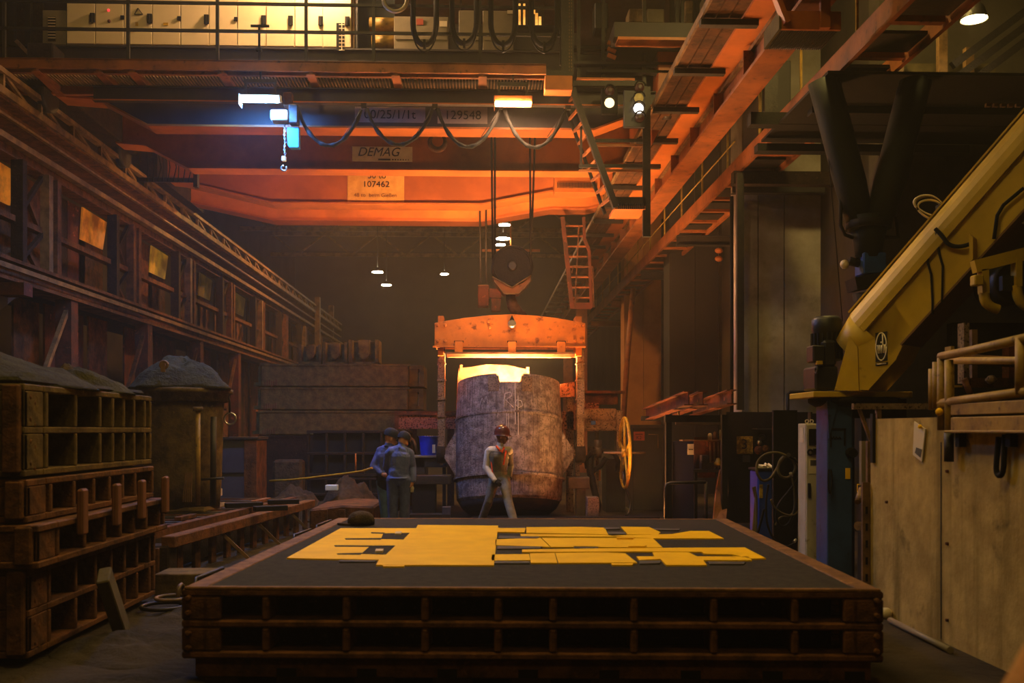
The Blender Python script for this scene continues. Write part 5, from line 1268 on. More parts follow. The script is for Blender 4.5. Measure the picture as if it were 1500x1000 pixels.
part('bracket_post', 'spatter_grey', t, lambda m: m.bb(XL(830, Ym+.1), XL(840, Ym+.1), Ym+.1, Ym+.35, 0, ZL(581, Ym)))
part('back_frame', 'rust', t, lambda m: (m.bb(XL(858, Ym+.8), XL(905, Ym+.8), Ym+.8, Ym+.95, ZL(592, Ym+.8), ZL(574, Ym+.8)), m.bb(XL(856, Ym+.7), XL(916, Ym+.7), Ym+.7, Ym+.95, ZL(576, Ym+.8), ZL(572, Ym+.8))))
part('base', 'steel_black', t, lambda m: m.bb(XL(888, Ym), XL(916, Ym), Ym, Ym+.7, 0, ZL(672, Ym)))
part('post', 'spatter_grey', t, lambda m: (m.bb(XL(844, Ym), XL(850, Ym), Ym+.1, Ym+.3, 0, ZL(630, Ym)), m.bb(XL(874, Ym), XL(878, Ym), Ym+.1, Ym+.3, 0, ZL(630, Ym))))
part('hose', 'rubber', t, lambda m: m.tube([PY(860, 685, Ym-.1), PY(858, 672, Ym-.2), PY(868, 662, Ym-.3), PY(885, 660, Ym-.3), PY(900, 664, Ym-.3), PY(906, 676, Ym-.3), PY(904, 690, Ym-.2)], .05, 8))
part('hose', 'rubber', t, lambda m: m.tube([PY(862, 700, Ym-.1), PY(868, 690, Ym-.2), PY(880, 682, Ym-.3), PY(888, 670, Ym-.3)], .055, 8))
part('hose', 'rubber', t, lambda m: m.tube([PY(866, 655, Ym-.1), PY(864, 690, Ym-.3), PY(870, 715, Ym-.4), PY(876, 740, Ym-.4), PY(872, 755, Ym-.4)], .07, 8))
part('valve', 'steel_dark', t, lambda m: (m.lathe([(.08,-.15),(.08,.15)], PY(876, 655, Ym-.25), 12), m.lathe([(.12,-.06),(.12,.06)], PY(876, 662, Ym-.25), 14, axis='X')))
part('orange_panel', 'crane_orange', t, lambda m: m.bb(XL(866, Ym+.5), XL(880, Ym+.5), Ym+.5, Ym+.6, ZL(706, Ym), ZL(690, Ym)))  # small panel in the crane's orange
Yw = 18.9
wc_ = PY(915, 663, Yw)
t = thing('handwheel', 'large yellow handwheel seen edge-on beside the pouring machine', 'handwheel', (wc_.x, wc_.y, ZL(716, Yw)), R(-90))
wl = Vector((0, 0, wc_.z - ZL(716, Yw)))
part('rim', 'yellow_wheel', t, lambda m: m.torus(wl, .69, .035, 'Y', 40, 8), local=True)
part('hub', 'yellow_wheel', t, lambda m: m.lathe([(.09,-.06),(.09,.06)], wl, 16, axis='Y'), local=True)
for k in range(5):
    a = R(90 + 72*k); part('spoke', 'yellow_wheel', t, lambda m: m.tube([wl, wl + Vector((.68*math.cos(a), 0, .68*math.sin(a)))], .024, 8), local=True)
part('shaft', 'steel_tan', t, lambda m: m.tube([wl+Vector((0,-.42,0)), wl+Vector((0,.42,0))], .022, 8), local=True)
tag(MB().tube([PY(913, 690, Yw-.1), PY(914, 706, Yw-.15), PY(919, 720, Yw-.15), PY(924, 738, Yw-.2), PY(922, 750, Yw-.3), Vector((XL(917, Yw-.4), Yw-.4, .02))], .024, 8).build('air_hose', 'rope'), 'dark hose hanging from the yellow handwheel to the floor', 'hose')
# ================================================================ workshop corner on the column side
Yk = 20.0
t = thing('tool_container', 'dark steel container with a red notice under the stored beams', 'container', (XL(950, Yk), Yk+1, 0))
part('body', 'sheet_dark', t, lambda m: m.bb(XL(927, Yk), XL(974, Yk), Yk, Yk+2.4, 0, ZL(624, Yk)), bevel=.01)
part('frame', 'steel_dark', t, lambda m: (m.bb(XL(924, Yk), XL(976, Yk), Yk-.04, Yk+.06, ZL(627, Yk), ZL(622, Yk)), m.bb(XL(971, Yk), XL(976, Yk), Yk-.05, Yk+.05, 0, ZL(624, Yk))))
nz = part('notice', 'paper_red', t, lambda m: m.bb(XL(928, Yk), XL(944, Yk), Yk-.015, Yk-.002, ZL(645, Yk), ZL(632, Yk)))
text('lettering', 'K2', 5*Yk/F/.72, PY(936, 641, Yk-.02), 'ink', nz)
part('print_line', 'ink', nz, lambda m: m.bb(XL(930.5, Yk), XL(941.5, Yk), Yk-.018, Yk-.015, ZL(636.4, Yk), ZL(635.4, Yk)))
part('pipe', 'steel_tan', t, lambda m: m.tube([PY(950, 636, Yk-.06), PY(964, 636, Yk-.06), PY(964, 656, Yk-.06)], .012, 6))
# stored I-beams
for k, (a, b, w) in enumerate((((947, 607), (1009, 583), 1.0), ((985, 601), (1030, 583), .9), ((1015, 600), (1072, 581), .8))):
    p, q = PY(a[0], a[1], 18.6), PY(b[0], b[1], 15.6 - .1*k)
    tag(MB().ibeam(p, q, .16, .24, .018).build('stored_beam', 'rust_red'), ('rusty I-beam stored over the container, outermost', 'rusty I-beam stored between two others', 'rusty I-beam stored closest to the grey column')[k], 'steel beam', 'I-beams stored over the workshop')
t = thing('beam_rack', 'dark steel rack carrying the stored I-beams', 'rack', (XL(1020, 16.5), 17, 0))
for (px, Y) in ((978, 18.4), (1062, 16.0), (980, 16.2)):
    part('post', 'steel_black', t, lambda m: m.bb(XL(px, Y)-.05, XL(px, Y)+.05, Y, Y+.1, 0, ZL(607, Y)))
part('beam', 'steel_black', t, lambda m: m.bb(XL(974, 16.2), XL(1066, 16.2), 16.15, 16.3, ZL(618, 16.2), ZL(608, 16.2)))
part('beam', 'steel_black', t, lambda m: m.bb(XL(940, 18.4), XL(1010, 18.4), 18.35, 18.5, ZL(616, 18.4), ZL(609, 18.4)))
part('upper_plate', 'steel_dark', t, lambda m: m.bb(XL(990, 17), XL(1060, 17), 17, 17.05, ZL(622, 17), ZL(611, 17)))
part('hook_rod', 'steel_tan', t, lambda m: m.tube([PY(994, 597, 16.9), PY(994, 614, 16.9)], .02, 6))
t = thing('workshop_door', 'dark blue steel door with a white paper, under the beam rack', 'door', (XL(1002, 17), 17, 0))
part('leaf', 'blue_door', t, lambda m: m.bb(XL(985, 17), XL(1016, 17), 17.0, 17.06, 0, ZL(646, 17)), bevel=.005)
pp = part('paper', 'paper', t, lambda m: m.bb(XL(1007, 17), XL(1016, 17), 16.985, 16.998, ZL(666, 17), ZL(650, 17)))
part('print_line', 'grey_chip', pp, lambda m: m.bb(XL(1008.5, 17), XL(1015, 17), 16.982, 16.985, ZL(659, 17), ZL(657.6, 17)))
part('hinge_post', 'steel_dark', t, lambda m: m.bb(XL(983, 17), XL(985, 17), 16.98, 17.06, 0, ZL(645, 17)))
t = thing('guard_hoop', 'bent tube guard hoop standing before the blue workshop door', 'guard rail', (XL(990, 16), 16, 0))
part('tube', 'steel_dark', t, lambda m: m.tube([Vector((XL(975, 16), 16, 0)), PY(975, 715, 16), PY(977, 709, 16), PY(982, 707, 16), PY(1034, 706, 16)], .028, 8))
part('back_leg', 'steel_dark', t, lambda m: m.tube([PY(1034, 706, 16), Vector((XL(1035, 16.2), 16.2, 0))], .028, 8))
t = thing('work_bench', 'cluttered workbench with vice under the beam rack', 'workbench', (XL(1038, 17.2), 17.3, 0))
part('back_panel', 'rust_red', t, lambda m: m.bb(XL(1017, 17.6), XL(1060, 17.6), 17.6, 17.64, ZL(700, 17.6), ZL(640, 17.6)))
part('top', 'steel_dark', t, lambda m: m.bb(XL(1014, 17.1), XL(1058, 17.1), 17.1, 17.6, ZL(692, 17.1), ZL(688, 17.1)))
part('leg', 'steel_black', t, lambda m: (m.bb(XL(1018, 17.1), XL(1022, 17.1), 17.12, 17.2, 0, ZL(692, 17.1)), m.bb(XL(1050, 17.1), XL(1054, 17.1), 17.12, 17.2, 0, ZL(692, 17.1))))
part('vice', 'steel_dark', t, lambda m: (m.box(PY(1035, 682, 17.2), (.22, .2, .12)), m.box(PY(1032, 672, 17.2), (.14, .16, .14)), m.tube([PY(1036, 670, 17.15), PY(1038, 690, 17.1)], .02, 6)), bevel=.01)
part('shelf', 'steel_tan', t, lambda m: m.bb(XL(1000, 17.3), XL(1060, 17.3), 17.3, 17.6, ZL(646, 17.3), ZL(644, 17.3)))
tag(MB().lathe([(.07, 0), (.09, .04), (.05, .08), (.03, .14)], PY(1052, 682, 17.2), 12).build('oil_can', 'yellow_wheel'), 'yellow oil can on the workbench', 'can')
for k in range(3):
    tag(MB().lathe([(.04, 0), (.04, .09 + .03*k), (.02, .12+.03*k)], PY(1040+8.0*k, 643.6, 17.45), 10).build('spray_can', ('pale_chip', 'wood', 'paper')[k]), ('pale can on the workbench shelf', 'brown can between two paler ones on the workbench shelf', 'tallest can on the workbench shelf')[k], 'can')
for k in range(3):
    tag(MB().beam(PY(1040+6*k, 647, 17.4), PY(1041+6*k, 686, 17.4), .025, .02).build('hanging_rod', 'steel_tan'), ('steel rod behind the workbench, next to the blue door', 'steel rod behind the workbench, between two others', 'steel rod behind the workbench, next to the leaning board')[k], 'rod', 'rods behind the workbench')
tag(MB().prism([PY(1054, 688, 16.4), PY(1066, 687, 16.4), PY(1067, 720, 16.2), PY(1063, 770, 15.8), PY(1043, 775, 15.8), PY(1048, 720, 16.2)], (0, .03, 0)).build('wooden_board', 'wood'), 'reddish wooden board leaning beside the workbench', 'board')
t = thing('tool_board', 'dark wall panel with numbered plate and hanging tools', 'panel', (XL(1120, 17.3), 17.3, 0))
part('panel', 'steel_black', t, lambda m: m.bb(XL(1064, 17.3), XL(1190, 17.3), 17.3, 17.36, 0, ZL(603, 17.3)))
pl3 = part('number_plate', 'plate_three', t, lambda m: m.bb(XL(1079, 17.3), XL(1102, 17.3), 17.26, 17.3, ZL(665, 17.3), ZL(639, 17.3)), bevel=.005)
text('lettering', '3', 15*17.3/F/.72, PY(1090.5, 651, 17.25), 'ink', pl3)
part('hook_plate', 'grey_blue', t, lambda m: m.bb(XL(1088, 17.3), XL(1098, 17.3), 17.27, 17.3, ZL(677, 17.3), ZL(667, 17.3)))
part('shelf', 'steel_dark', t, lambda m: m.bb(XL(1102, 17.3), XL(1128, 17.3), 17.0, 17.3, ZL(629, 17.3), ZL(627, 17.3)))
for k, (px, py, r, mt) in enumerate(((1112, 648, .045, 'chrome'), (1111, 659, .08, 'rust_red'), (1121, 657, .07, 'rust'), (1116, 640, .06, 'steel_dark'))):
    part('hanging_tool', mt, t, lambda m: m.lathe([(r*.5,-.06),(r,-.03),(r,.0)], PY(px, py, 17.28), 14, axis='Y'))
part('edge_strip', 'steel_tan', t, lambda m: m.bb(XL(1186, 17.2), XL(1188, 17.2), 17.2, 17.3, 0, ZL(603, 17.2)))
Yn = 13.2
t = thing('waste_bin', 'tall blue bin with crumpled papers on top behind the hose', 'bin', (XL(1121, Yn), Yn+.2, 0))
part('body', 'blue_bin', t, lambda m: m.bb(XL(1110, Yn), XL(1132, Yn), Yn, Yn+.4, 0, ZL(690, Yn)), bevel=.02)
part('lid', 'steel_black', t, lambda m: m.bb(XL(1108, Yn), XL(1133, Yn), Yn-.02, Yn+.42, ZL(690, Yn), ZL(686, Yn)), bevel=.01)
part('paper', 'paper', t, lambda m: [m.box(PY(1113+4*k, 684-1.5*(k % 2), Yn+.1+.05*k), (.09, .1, .03), Euler((.2*k, .3-.2*k, .5*k))) for k in range(5)])
part('tag', 'plate_three', t, lambda m: m.bb(XL(1112, Yn), XL(1117, Yn), Yn-.012, Yn, ZL(730, Yn), ZL(710, Yn)))
tag(MB().prism([PY(1102, 714, 13.0), PY(1107, 712, 13.0), PY(1110, 730, 13.0), PY(1109, 810, 12.85), PY(1100, 812, 12.85), PY(1106, 730, 13.0)], (0, .03, 0)).build('bent_strip', 'board_olive'), 'bent olive metal strip leaning on the blue bin', 'strip')
Yh_ = 12.2
t = thing('hose_rack', 'black upright post with coiled olive air hoses', 'hose rack', (XL(1150, Yh_), Yh_, 0))
part('post', 'steel_black', t, lambda m: m.bb(XL(1133, Yh_+.1), XL(1168, Yh_+.1), Yh_+.1, Yh_+.16, 0, ZL(600, Yh_)))
part('peg', 'steel_dark', t, lambda m: m.tube([PY(1155, 666, Yh_+.1), PY(1155, 666, Yh_-.15)], .03, 8))
def hp(pts, dy=0): return [PY(1080 + x*.26, 600 + y*.26, Yh_ + dy + .02*((i*5) % 4)) for i, (x, y) in enumerate(pts)]
def smooth(pts, n=3):
    for _ in range(n):
        q = [pts[0]]
        for a, b in zip(pts[:-1], pts[1:]): q += [a*.75+b*.25, a*.25+b*.75]
        pts = q + [pts[-1]]
    return pts
for i, (pts, r) in enumerate((([(280,260),(230,238),(160,245),(110,290),(108,360),(140,405),(190,390),(230,320),(270,250),(320,290),(330,340),(290,385),(245,380),(225,340),(240,280),(275,255)], .018),
      ([(285,255),(340,290),(365,350),(300,450),(230,530),(215,600),(240,660),(290,650),(330,560),(350,430),(355,330),(300,262)], .016),
      ([(190,505),(200,540),(250,585),(310,600),(360,560),(378,480),(375,360),(320,270)], .014), ([(175,420),(160,520),(165,640),(200,730),(270,775),(330,750),(370,690),(380,560)], .014),
      ([(300,350),(320,440),(325,560),(300,600),(240,600),(215,650)], .012), ([(150,560),(120,680),(100,725)], .016),
      ([(360,420),(372,560),(385,700),(395,820)], .014), ([(350,330),(380,420),(388,560),(390,790)], .012), ([(345,600),(380,640),(388,760),(375,815)], .012))):
    part('hose', 'board_olive' if i % 2 == 0 else 'rubber', t, lambda m: m.tube(smooth(hp(pts, -.1 - .03*(i % 4))), r, 6))
part('coupling', 'chrome', t, lambda m: m.tube(hp([(300,355),(305,375)], -.2), .02, 8))
part('coupling', 'chrome', t, lambda m: m.tube(hp([(318,745),(332,730)], -.2), .018, 8))
Yp = 11.6
t = thing('control_cabinet', 'narrow pale control cabinet with lifting eyes beside the blue post', 'cabinet', (XL(1184, Yp), Yp+.2, 0))
part('body', 'cabinet_pale', t, lambda m: m.bb(XL(1180, Yp), XL(1208, Yp), Yp, Yp+.28, .05, ZL(620, Yp)), bevel=.008)
part('plinth', 'steel_black', t, lambda m: m.bb(XL(1181, Yp), XL(1207, Yp), Yp+.02, Yp+.26, 0, .05))
part('door', 'cabinet_pale', t, lambda m: m.bb(XL(1181, Yp), XL(1207, Yp), Yp-.02, Yp, .08, ZL(622, Yp)), bevel=.004)
part('display', 'steel_black', t, lambda m: m.bb(XL(1184, Yp), XL(1200, Yp), Yp-.028, Yp-.018, ZL(652, Yp), ZL(628, Yp)))
part('notice', 'paper', t, lambda m: m.bb(XL(1184, Yp), XL(1199, Yp), Yp-.026, Yp-.018, ZL(694, Yp), ZL(672, Yp)))
part('notice_print', 'grey_chip', t, lambda m: m.bb(XL(1186, Yp), XL(1197, Yp), Yp-.029, Yp-.026, ZL(682, Yp), ZL(674, Yp)))
part('label_strip', 'paper', t, lambda m: m.bb(XL(1180, Yp)-.006, XL(1180, Yp), Yp+.08, Yp+.2, ZL(648, Yp), ZL(626, Yp)))
part('lock', 'steel_black', t, lambda m: (m.torus(PY(1187, 662, Yp-.03), .03, .012, 'Y', 16, 6), m.bb(XL(1190, Yp), XL(1200, Yp), Yp-.04, Yp-.02, ZL(666, Yp), ZL(657, Yp))))
part('handle', 'steel_black', t, lambda m: m.bb(XL(1182, Yp), XL(1186, Yp), Yp-.05, Yp-.02, ZL(729, Yp), ZL(708, Yp)), bevel=.006)
for px in (1174, 1181):
    part('lifting_eye', 'cabinet_pale', t, lambda m: m.torus(PY(px+8, 617, Yp+.1), .02, .007, 'Y', 14, 6))

# ================================================================ sand mixer on a blue post
Yq = 10.5
mx = thing('sand_mixer', 'yellow sand-mixer arm with round logo on a blue steel post', 'mixer', (XL(1236, Yq), Yq+.3, 0))
x0, x1 = XL(1212, Yq), XL(1249, Yq)
po = part('post', 'blue_steel', mx, lambda m: m.bb(x0, x1, Yq, Yq+.36, 0, 2.02), bevel=.01)
part('post_side', 'blue_steel', po, lambda m: m.bb(x1, XL(1262, Yq), Yq+.2, Yq+.36, 0, 1.95))
part('gusset', 'blue_steel', po, lambda m: m.prism([(x0-.01, Yq-.02, 2.02), (x0+.12, Yq-.02, 2.02), (x0+.01, Yq-.02, 1.6)], (0, .02, 0)))
part('panel_frame', 'steel_black', po, lambda m: (m.bb(XL(1216, Yq), XL(1239, Yq), Yq-.012, Yq, ZL(629, Yq), ZL(627, Yq)), m.bb(XL(1216, Yq), XL(1217.5, Yq), Yq-.012, Yq, ZL(655, Yq), ZL(628, Yq)), m.bb(XL(1236, Yq), XL(1238, Yq), Yq-.012, Yq, ZL(653, Yq), ZL(628, Yq))))
part('marker_scrawl', 'steel_black', po, lambda m: m.tube([PY(1217+2.1*k, 640+(2.4 if k % 2 else -.6), Yq-.006) for k in range(8)], .008, 4))
part('valve_knob', 'rubber', po, lambda m: m.lathe([(.05,-.08),(.06,-.04),(.06,0)], PY(1246, 663, Yq), 14, axis='Y'))
part('cable_loop', 'rubber', po, lambda m: m.tube(smooth([PY(1214, 687, Yq-.03), PY(1213, 700, Yq-.05), PY(1214, 722, Yq-.05), PY(1217, 722, Yq-.05), PY(1219, 700, Yq-.05), PY(1217, 687, Yq-.03)], 2), .01, 6))
part('tape_tag', 'yellow_mould', po, lambda m: m.bb(XL(1238, Yq), XL(1245, Yq), Yq-.01, Yq-.002, ZL(702, Yq), ZL(686, Yq)))
ZFl = ZL(577, Yq)
part('slewing_ring', 'steel_black', mx, lambda m: m.lathe([(.42, ZFl-.13), (.5, ZFl-.08), (.5, ZFl-.035)], (XL(1253, Yq+.25), Yq+.3, 0), 32))
part('base_plate', 'boom_yellow', mx, lambda m: m.bb(XL(1186, Yq), XL(1330, Yq), Yq-.12, Yq+.7, ZFl-.035, ZFl+.03), bevel=.008)
part('support', 'steel_black', mx, lambda m: m.bb(XL(1255, Yq), XL(1325, Yq), Yq-.05, Yq+.55, ZFl-.26, ZFl-.05))
for k in range(5):
    part('bolt', 'boom_yellow', mx, lambda m: m.lathe([(.02, 0), (.02, .04)], PY(1226+15*k, 572, Yq-.09), 6))
P0 = PY(1283, 490, 10.36); P1 = PY(1575, 163, 9.0)
dB = (P1-P0).normalized(); rB = dB.cross(Vector((0,0,1))).normalized(); uB = rB.cross(dB)
if rB.y > 0: rB = -rB
HWB = .25
def sec(p, a, b): return p + rB*a + uB*b
prof = [(-HWB, -.36), (HWB, -.36), (HWB, .02)] + [(.3*math.cos(R(t))*1.0, .06+.3*math.sin(R(t))) for t in range(-8, 189, 14)] + [(-HWB, .02)]
bm_ = MB(); n = len(prof)
bm_.add([sec(P0, a, b) for a, b in prof] + [sec(P1, a, b) for a, b in prof], [list(range(n))[::-1], list(range(n, 2*n))] + [(i, (i+1) % n, n+(i+1) % n, n+i) for i in range(n)])
boom = bm_.build('boom', 'boom_yellow', mx)
part('boom_underplate', 'boom_shade_brown', boom, lambda m: m.beam(sec(P0, 0, -.375)+dB*.15, sec(P1, 0, -.375), .56, .02, up=uB))  # brown stands in for shade under the yellow boom
part('boom_top_flange', 'boom_yellow', boom, lambda m: m.beam(sec(P0, 0, .37), sec(P1, 0, .37), .2, .02, up=uB))
ft_ = [PY(1222, 573, Yq-.05), PY(1330, 573, Yq-.05), PY(1345, 525, Yq-.05), PY(1262, 470, Yq-.05), PY(1238, 485, Yq-.05)]
part('pin_hole', 'steel_black', mx, lambda m: m.lathe([(.03, -.012), (.03, 0)], PY(1248, 558, Yq-.05), 14, axis='Y'))
def on_face(px, py, lift=.004):
    n_ = rB; o = sec(P0, HWB+lift, 0); d = ray(px, py); c = Vector((0, 0, CAMZ))
    return c + d*((o-c).dot(n_)/d.dot(n_))
part('boom_root', 'boom_yellow', mx, lambda m: m.prism([on_face(x, y, .0) for x, y in ((1224, 571), (1246, 489), (1258, 472), (1300, 432), (1335, 480), (1312, 527), (1272, 571))], rB*-.5))
part('foot_plate', 'boom_yellow', mx, lambda m: m.prism([on_face(x, y, .02) for x, y in ((1222, 572), (1244, 492), (1256, 508), (1258, 572))], rB*-.03))
part('boom_nose', 'boom_yellow', mx, lambda m: m.tube([sec(P0, 0, .06)+dB*.02, sec(P0, 0, .06)-dB*.3], [.3, .24], 20))
lgp = part('logo_plate', 'ink', mx, lambda m: m.prism([on_face(x, y, .006) for x, y in ((1282, 487.5), (1299.5, 485), (1300, 528), (1282.5, 530))], rB*-.004))
part('logo_plate', 'ink', lgp, lambda m: m.prism([on_face(x, y, .006) for x, y in ((1282.5, 532), (1300.5, 530), (1300.5, 534), (1282.5, 536))], rB*-.004))
def lgt(pts, r=.006): return MB().tube([on_face(1260 + x*.08, 470 + y*.08, .009) for x, y in pts], r, 5)
lm_ = MB(); ell = [(385 + 98*math.cos(R(a)), 468 - 4*math.cos(R(a)) + 252*math.sin(R(a))) for a in range(0, 361, 12)]
for pts, r in ((ell, .008), ([(300,455),(330,450)], .008), ([(325,440),(325,585)], .008), ([(325,585),(355,590)], .006), ([(355,440),(355,590)], .008), ([(388,440),(388,595)], .009), ([(380,380),(390,405)], .009), ([(408,240),(416,585)], .008), ([(416,440),(440,430),(440,590)], .008), ([(460,440),(462,570)], .006), ([(440,440),(490,420)], .006)):
    lm_.tube([on_face(1260 + x*.08, 470 + y*.08, .009) for x, y in pts], r*.9, 5)
lm_.tube([on_face(1284 + 2*k, 533.5 - .2*k, .008) for k in range(8)], .005, 4)
lm_.build('logo', 'white_plate', lgp)
# black cables strapped across the boom
for (pts) in (([(1360, 362), (1359, 385), (1364, 402), (1366, 440), (1366, 460)]), ([(1371, 340), (1376, 372), (1381, 390), (1380, 442)])):
    part('strap_cable', 'rubber', boom, lambda m: m.tube([on_face(x, y, .03) for x, y in pts], .012, 6))
part('cable', 'rubber', boom, lambda m: m.tube(smooth([on_face(x, y, .06) for x, y in ((1370, 335), (1380, 345), (1388, 358), (1405, 362), (1425, 356))], 2), .022, 7))
part('cable', 'rubber', boom, lambda m: m.tube([on_face(x, y, .05) for x, y in ((1456, 350), (1461, 315), (1470, 300), (1500, 275))], .018, 6))
for k in range(4):
    part('hose_loop', ('paper', 'steel_tan', 'rubber', 'white_plate')[k], boom, lambda m: m.tube(smooth([PY(x+1.5*k, y+2*k, 9.9) for x, y in ((1384, 318), (1372, 318), (1352, 312), (1339, 300), (1340, 291), (1352, 286), (1366, 287), (1378, 296), (1385, 308))], 2), .014, 6))
part('hose_clamp', 'steel_black', boom, lambda m: m.box(PY(1382, 307, 9.9), (.12, .1, .1)))
part('hose_clamp', 'steel_black', boom, lambda m: m.box(PY(1372, 338, 9.9), (.1, .1, .1)))
part('motor_bracket', 'boom_yellow', boom, lambda m: (m.beam(PY(1426, 391, 9.1), PY(1512, 369, 9.1), .09, .12), m.beam(PY(1440, 395, 9.1), PY(1441, 430, 9.1), .07, .09), m.tube(smooth([PY(1441, 428, 9.1), PY(1443, 442, 9.1), PY(1452, 450, 9.1), PY(1462, 453, 9.1)], 2), .05, 8), m.beam(PY(1489, 378, 9.1), PY(1489, 420, 9.1), .06, .1), m.tube(smooth([PY(1489, 418, 9.1), PY(1491, 436, 9.1), PY(1500, 448, 9.1), PY(1512, 450, 9.1)], 2), .05, 8)))
part('bracket_lug', 'boom_yellow', boom, lambda m: m.box(PY(1431, 411, 9.05), (.09, .1, .1)), bevel=.01)
part('motor', 'motor', boom, lambda m: (m.lathe([(.2,-.2),(.22,-.15),(.22,.2)], PY(1472, 418, 9.4), 20, axis='Y'), m.box(PY(1475, 415, 9.12), (.12, .06, .14))))
part('flange_plate', 'boom_yellow', boom, lambda m: m.prism([on_face(x, y, .01) for x, y in ((1425, 345), (1431, 350), (1431, 382), (1426, 386))], rB*.12))
part('sensor', 'white_plate', boom, lambda m: m.box(PY(1492, 318, 9.3), (.12, .1, .14)))
# drive motor
mc = PY(1211, 500, Yq+.2)
mtp = part('motor', 'motor', mx, lambda m: m.lathe([(.15, -.22), (.155, .1), (.165, .12), (.165, .24), (.13, .28)], mc, 24))
part('cooling_fins', 'motor', mtp, lambda m: [m.box(mc+Vector((math.cos(R(a))*.16, math.sin(R(a))*.16, -.06)), (.03, .01, .3), Euler((0,0,R(a)))) for a in range(0, 360, 18)])
part('gear_case', 'motor', mx, lambda m: m.bb(XL(1194, Yq), XL(1228, Yq), Yq, Yq+.4, ZL(570, Yq), ZL(535, Yq)), bevel=.02)
part('terminal_box', 'motor', mx, lambda m: m.bb(XL(1190, Yq), XL(1208, Yq), Yq-.02, Yq+.2, ZL(529, Yq), ZL(504, Yq)), bevel=.015)
part('coupling', 'motor', mx, lambda m: m.bb(XL(1206, Yq), XL(1226, Yq), Yq, Yq+.3, ZL(536, Yq), ZL(496, Yq)), bevel=.03)
part('fitting', 'boom_yellow', mx, lambda m: m.box(PY(1200, 531, Yq-.03), (.06, .05, .04)))
part('lifting_ring', 'motor', mx, lambda m: m.torus(PY(1196, 542, Yq-.03), .035, .012, 'X', 14, 6))
# folding bracket table next to the post
t = thing('steel_bracket', 'pale angle-iron bracket frame between the blue post and the concrete wall', 'bracket', (XL(1290, 9.6), 9.6, 0))
part('top_bar', 'spatter_grey', t, lambda m: m.beam(PY(1249, 595, 9.6), PY(1364, 595, 9.6), .06, .06))
part('upright', 'steel_tan', t, lambda m: m.bb(XL(1284, 9.6), XL(1290, 9.6), 9.58, 9.64, 0, ZL(594, 9.6)))
part('diagonal', 'steel_tan', t, lambda m: m.beam(PY(1258, 598, 9.6), PY(1279, 655, 9.6), .035, .03))
part('side_strip', 'cabinet_grey', t, lambda m: m.bb(XL(1262, 9.7), XL(1270, 9.7), 9.7, 9.76, 0, ZL(646, 9.7)))
part('strip', 'steel_tan', t, lambda m: m.bb(XL(1271, 9.5), XL(1277, 9.5), 9.5, 9.55, 0, ZL(646, 9.5)))
tb_ = thing('tool_bundle', 'bundle of stubby rusty bars sticking out beside the blue post', 'tools', PY(1268, 735, 9.4))
part('holder', 'steel_black', tb_, lambda m: m.bb(XL(1262, 9.5), XL(1284, 9.5), 9.46, 9.6, 0, ZL(712, 9.5)))
for k in range(5):
    part('tool', 'steel_tan', tb_, lambda m: m.tube([PY(1256+5.0*k, 735-2*k, 9.3), PY(1262+5.0*k, 716-2*k, 9.45)], .03, 8))
tag(MB().tube([PY(1257, 770, 9.2), PY(1274, 771, 9.35)], [.045, .025], 10).build('pin_stub', 'steel_tan'), 'steel pin stub low in the gap beside the concrete wall', 'pin')
tag(MB().bb(XL(1256, 9.62), XL(1259, 9.62), 9.6, 9.63, ZL(722, 9.6), ZL(710, 9.6)).build('tool_tag', 'yellow_mould'), 'small yellow tag in the dark gap by the wall', 'tag')

# ================================================================ concrete pit wall with pipe railing
CX = 3.69
cw = MB().bb(CX, CX+.35, 2.0, 8.95, 0, 1.80)
struct('wall_pit', cw, 'concrete')
hs = thing('perforated_strip', 'perforated steel strip fixed to the end of the concrete wall', 'strip', (CX-.03, 9.0, 0))
part('strip', 'steel_tan', hs, lambda m: m.bb(CX-.07, CX-.0, 8.96, 9.0, 0, 1.2))
part('holes', 'steel_black', hs, lambda m: [m.bb(CX-.045, CX-.025, 8.952, 8.962, .1+.16*k, .17+.16*k) for k in range(6)])
for k in range(2):
    part('joint', 'steel_dark', hs, lambda m: None if False else m.bb(CX-.004, CX+.001, 7.55 - 2.0*k, 7.562-2.0*k, 0.02, 1.6))
for k, (px, py) in enumerate(((1389, 690), (1389, 796), (1389, 908), (1300, 735))):
    p = PX(px, py, CX); part('anchor_bolt', 'rust_red', hs, lambda m: m.lathe([(.012,-.02),(.014,0)], p, 8, axis='X'))
t = thing('pipe_railing', 'yellowed pipe railing bolted to the top of the concrete wall', 'railing', PX(1440, 612, CX))
def rx(px, py, off=-.05): return PX(px, py, CX+off)
for k, (px, y0, y1, mt) in enumerate(((1390, 527, 650, 'pipe_yellow'), (1379, 524, 630, 'pipe_yellow'), (1366, 540, 600, 'pipe_yellow'), (1372, 530, 598, 'pipe_yellow'))):
    part('post', mt, t, lambda m: m.tube([rx(px, y0, .0 if k > 1 else -.05), rx(px, y1, .0 if k > 1 else -.05)], .034, 8))
part('post_shoe', 'steel_dark', t, lambda m: m.tube([rx(1390, 633, -.06), rx(1390, 676, -.06)], .038, 8))
part('rail', 'pipe_yellow', t, lambda m: m.tube([rx(1378, 522), rx(1424, 513), rx(1560, 482)], .034, 8))
part('rail', 'pipe_yellow', t, lambda m: m.tube([rx(1378, 590), rx(1424, 584), rx(1560, 566)], .034, 8))
part('rail', 'pipe_yellow', t, lambda m: m.tube([rx(1392, 528, .35), rx(1560, 528, .35)], .03, 8))
part('post', 'pipe_yellow', t, lambda m: m.tube([rx(1496, 494), rx(1496, 578)], .04, 8))
ya, yb_ = rx(1396, 620).y, 3.0
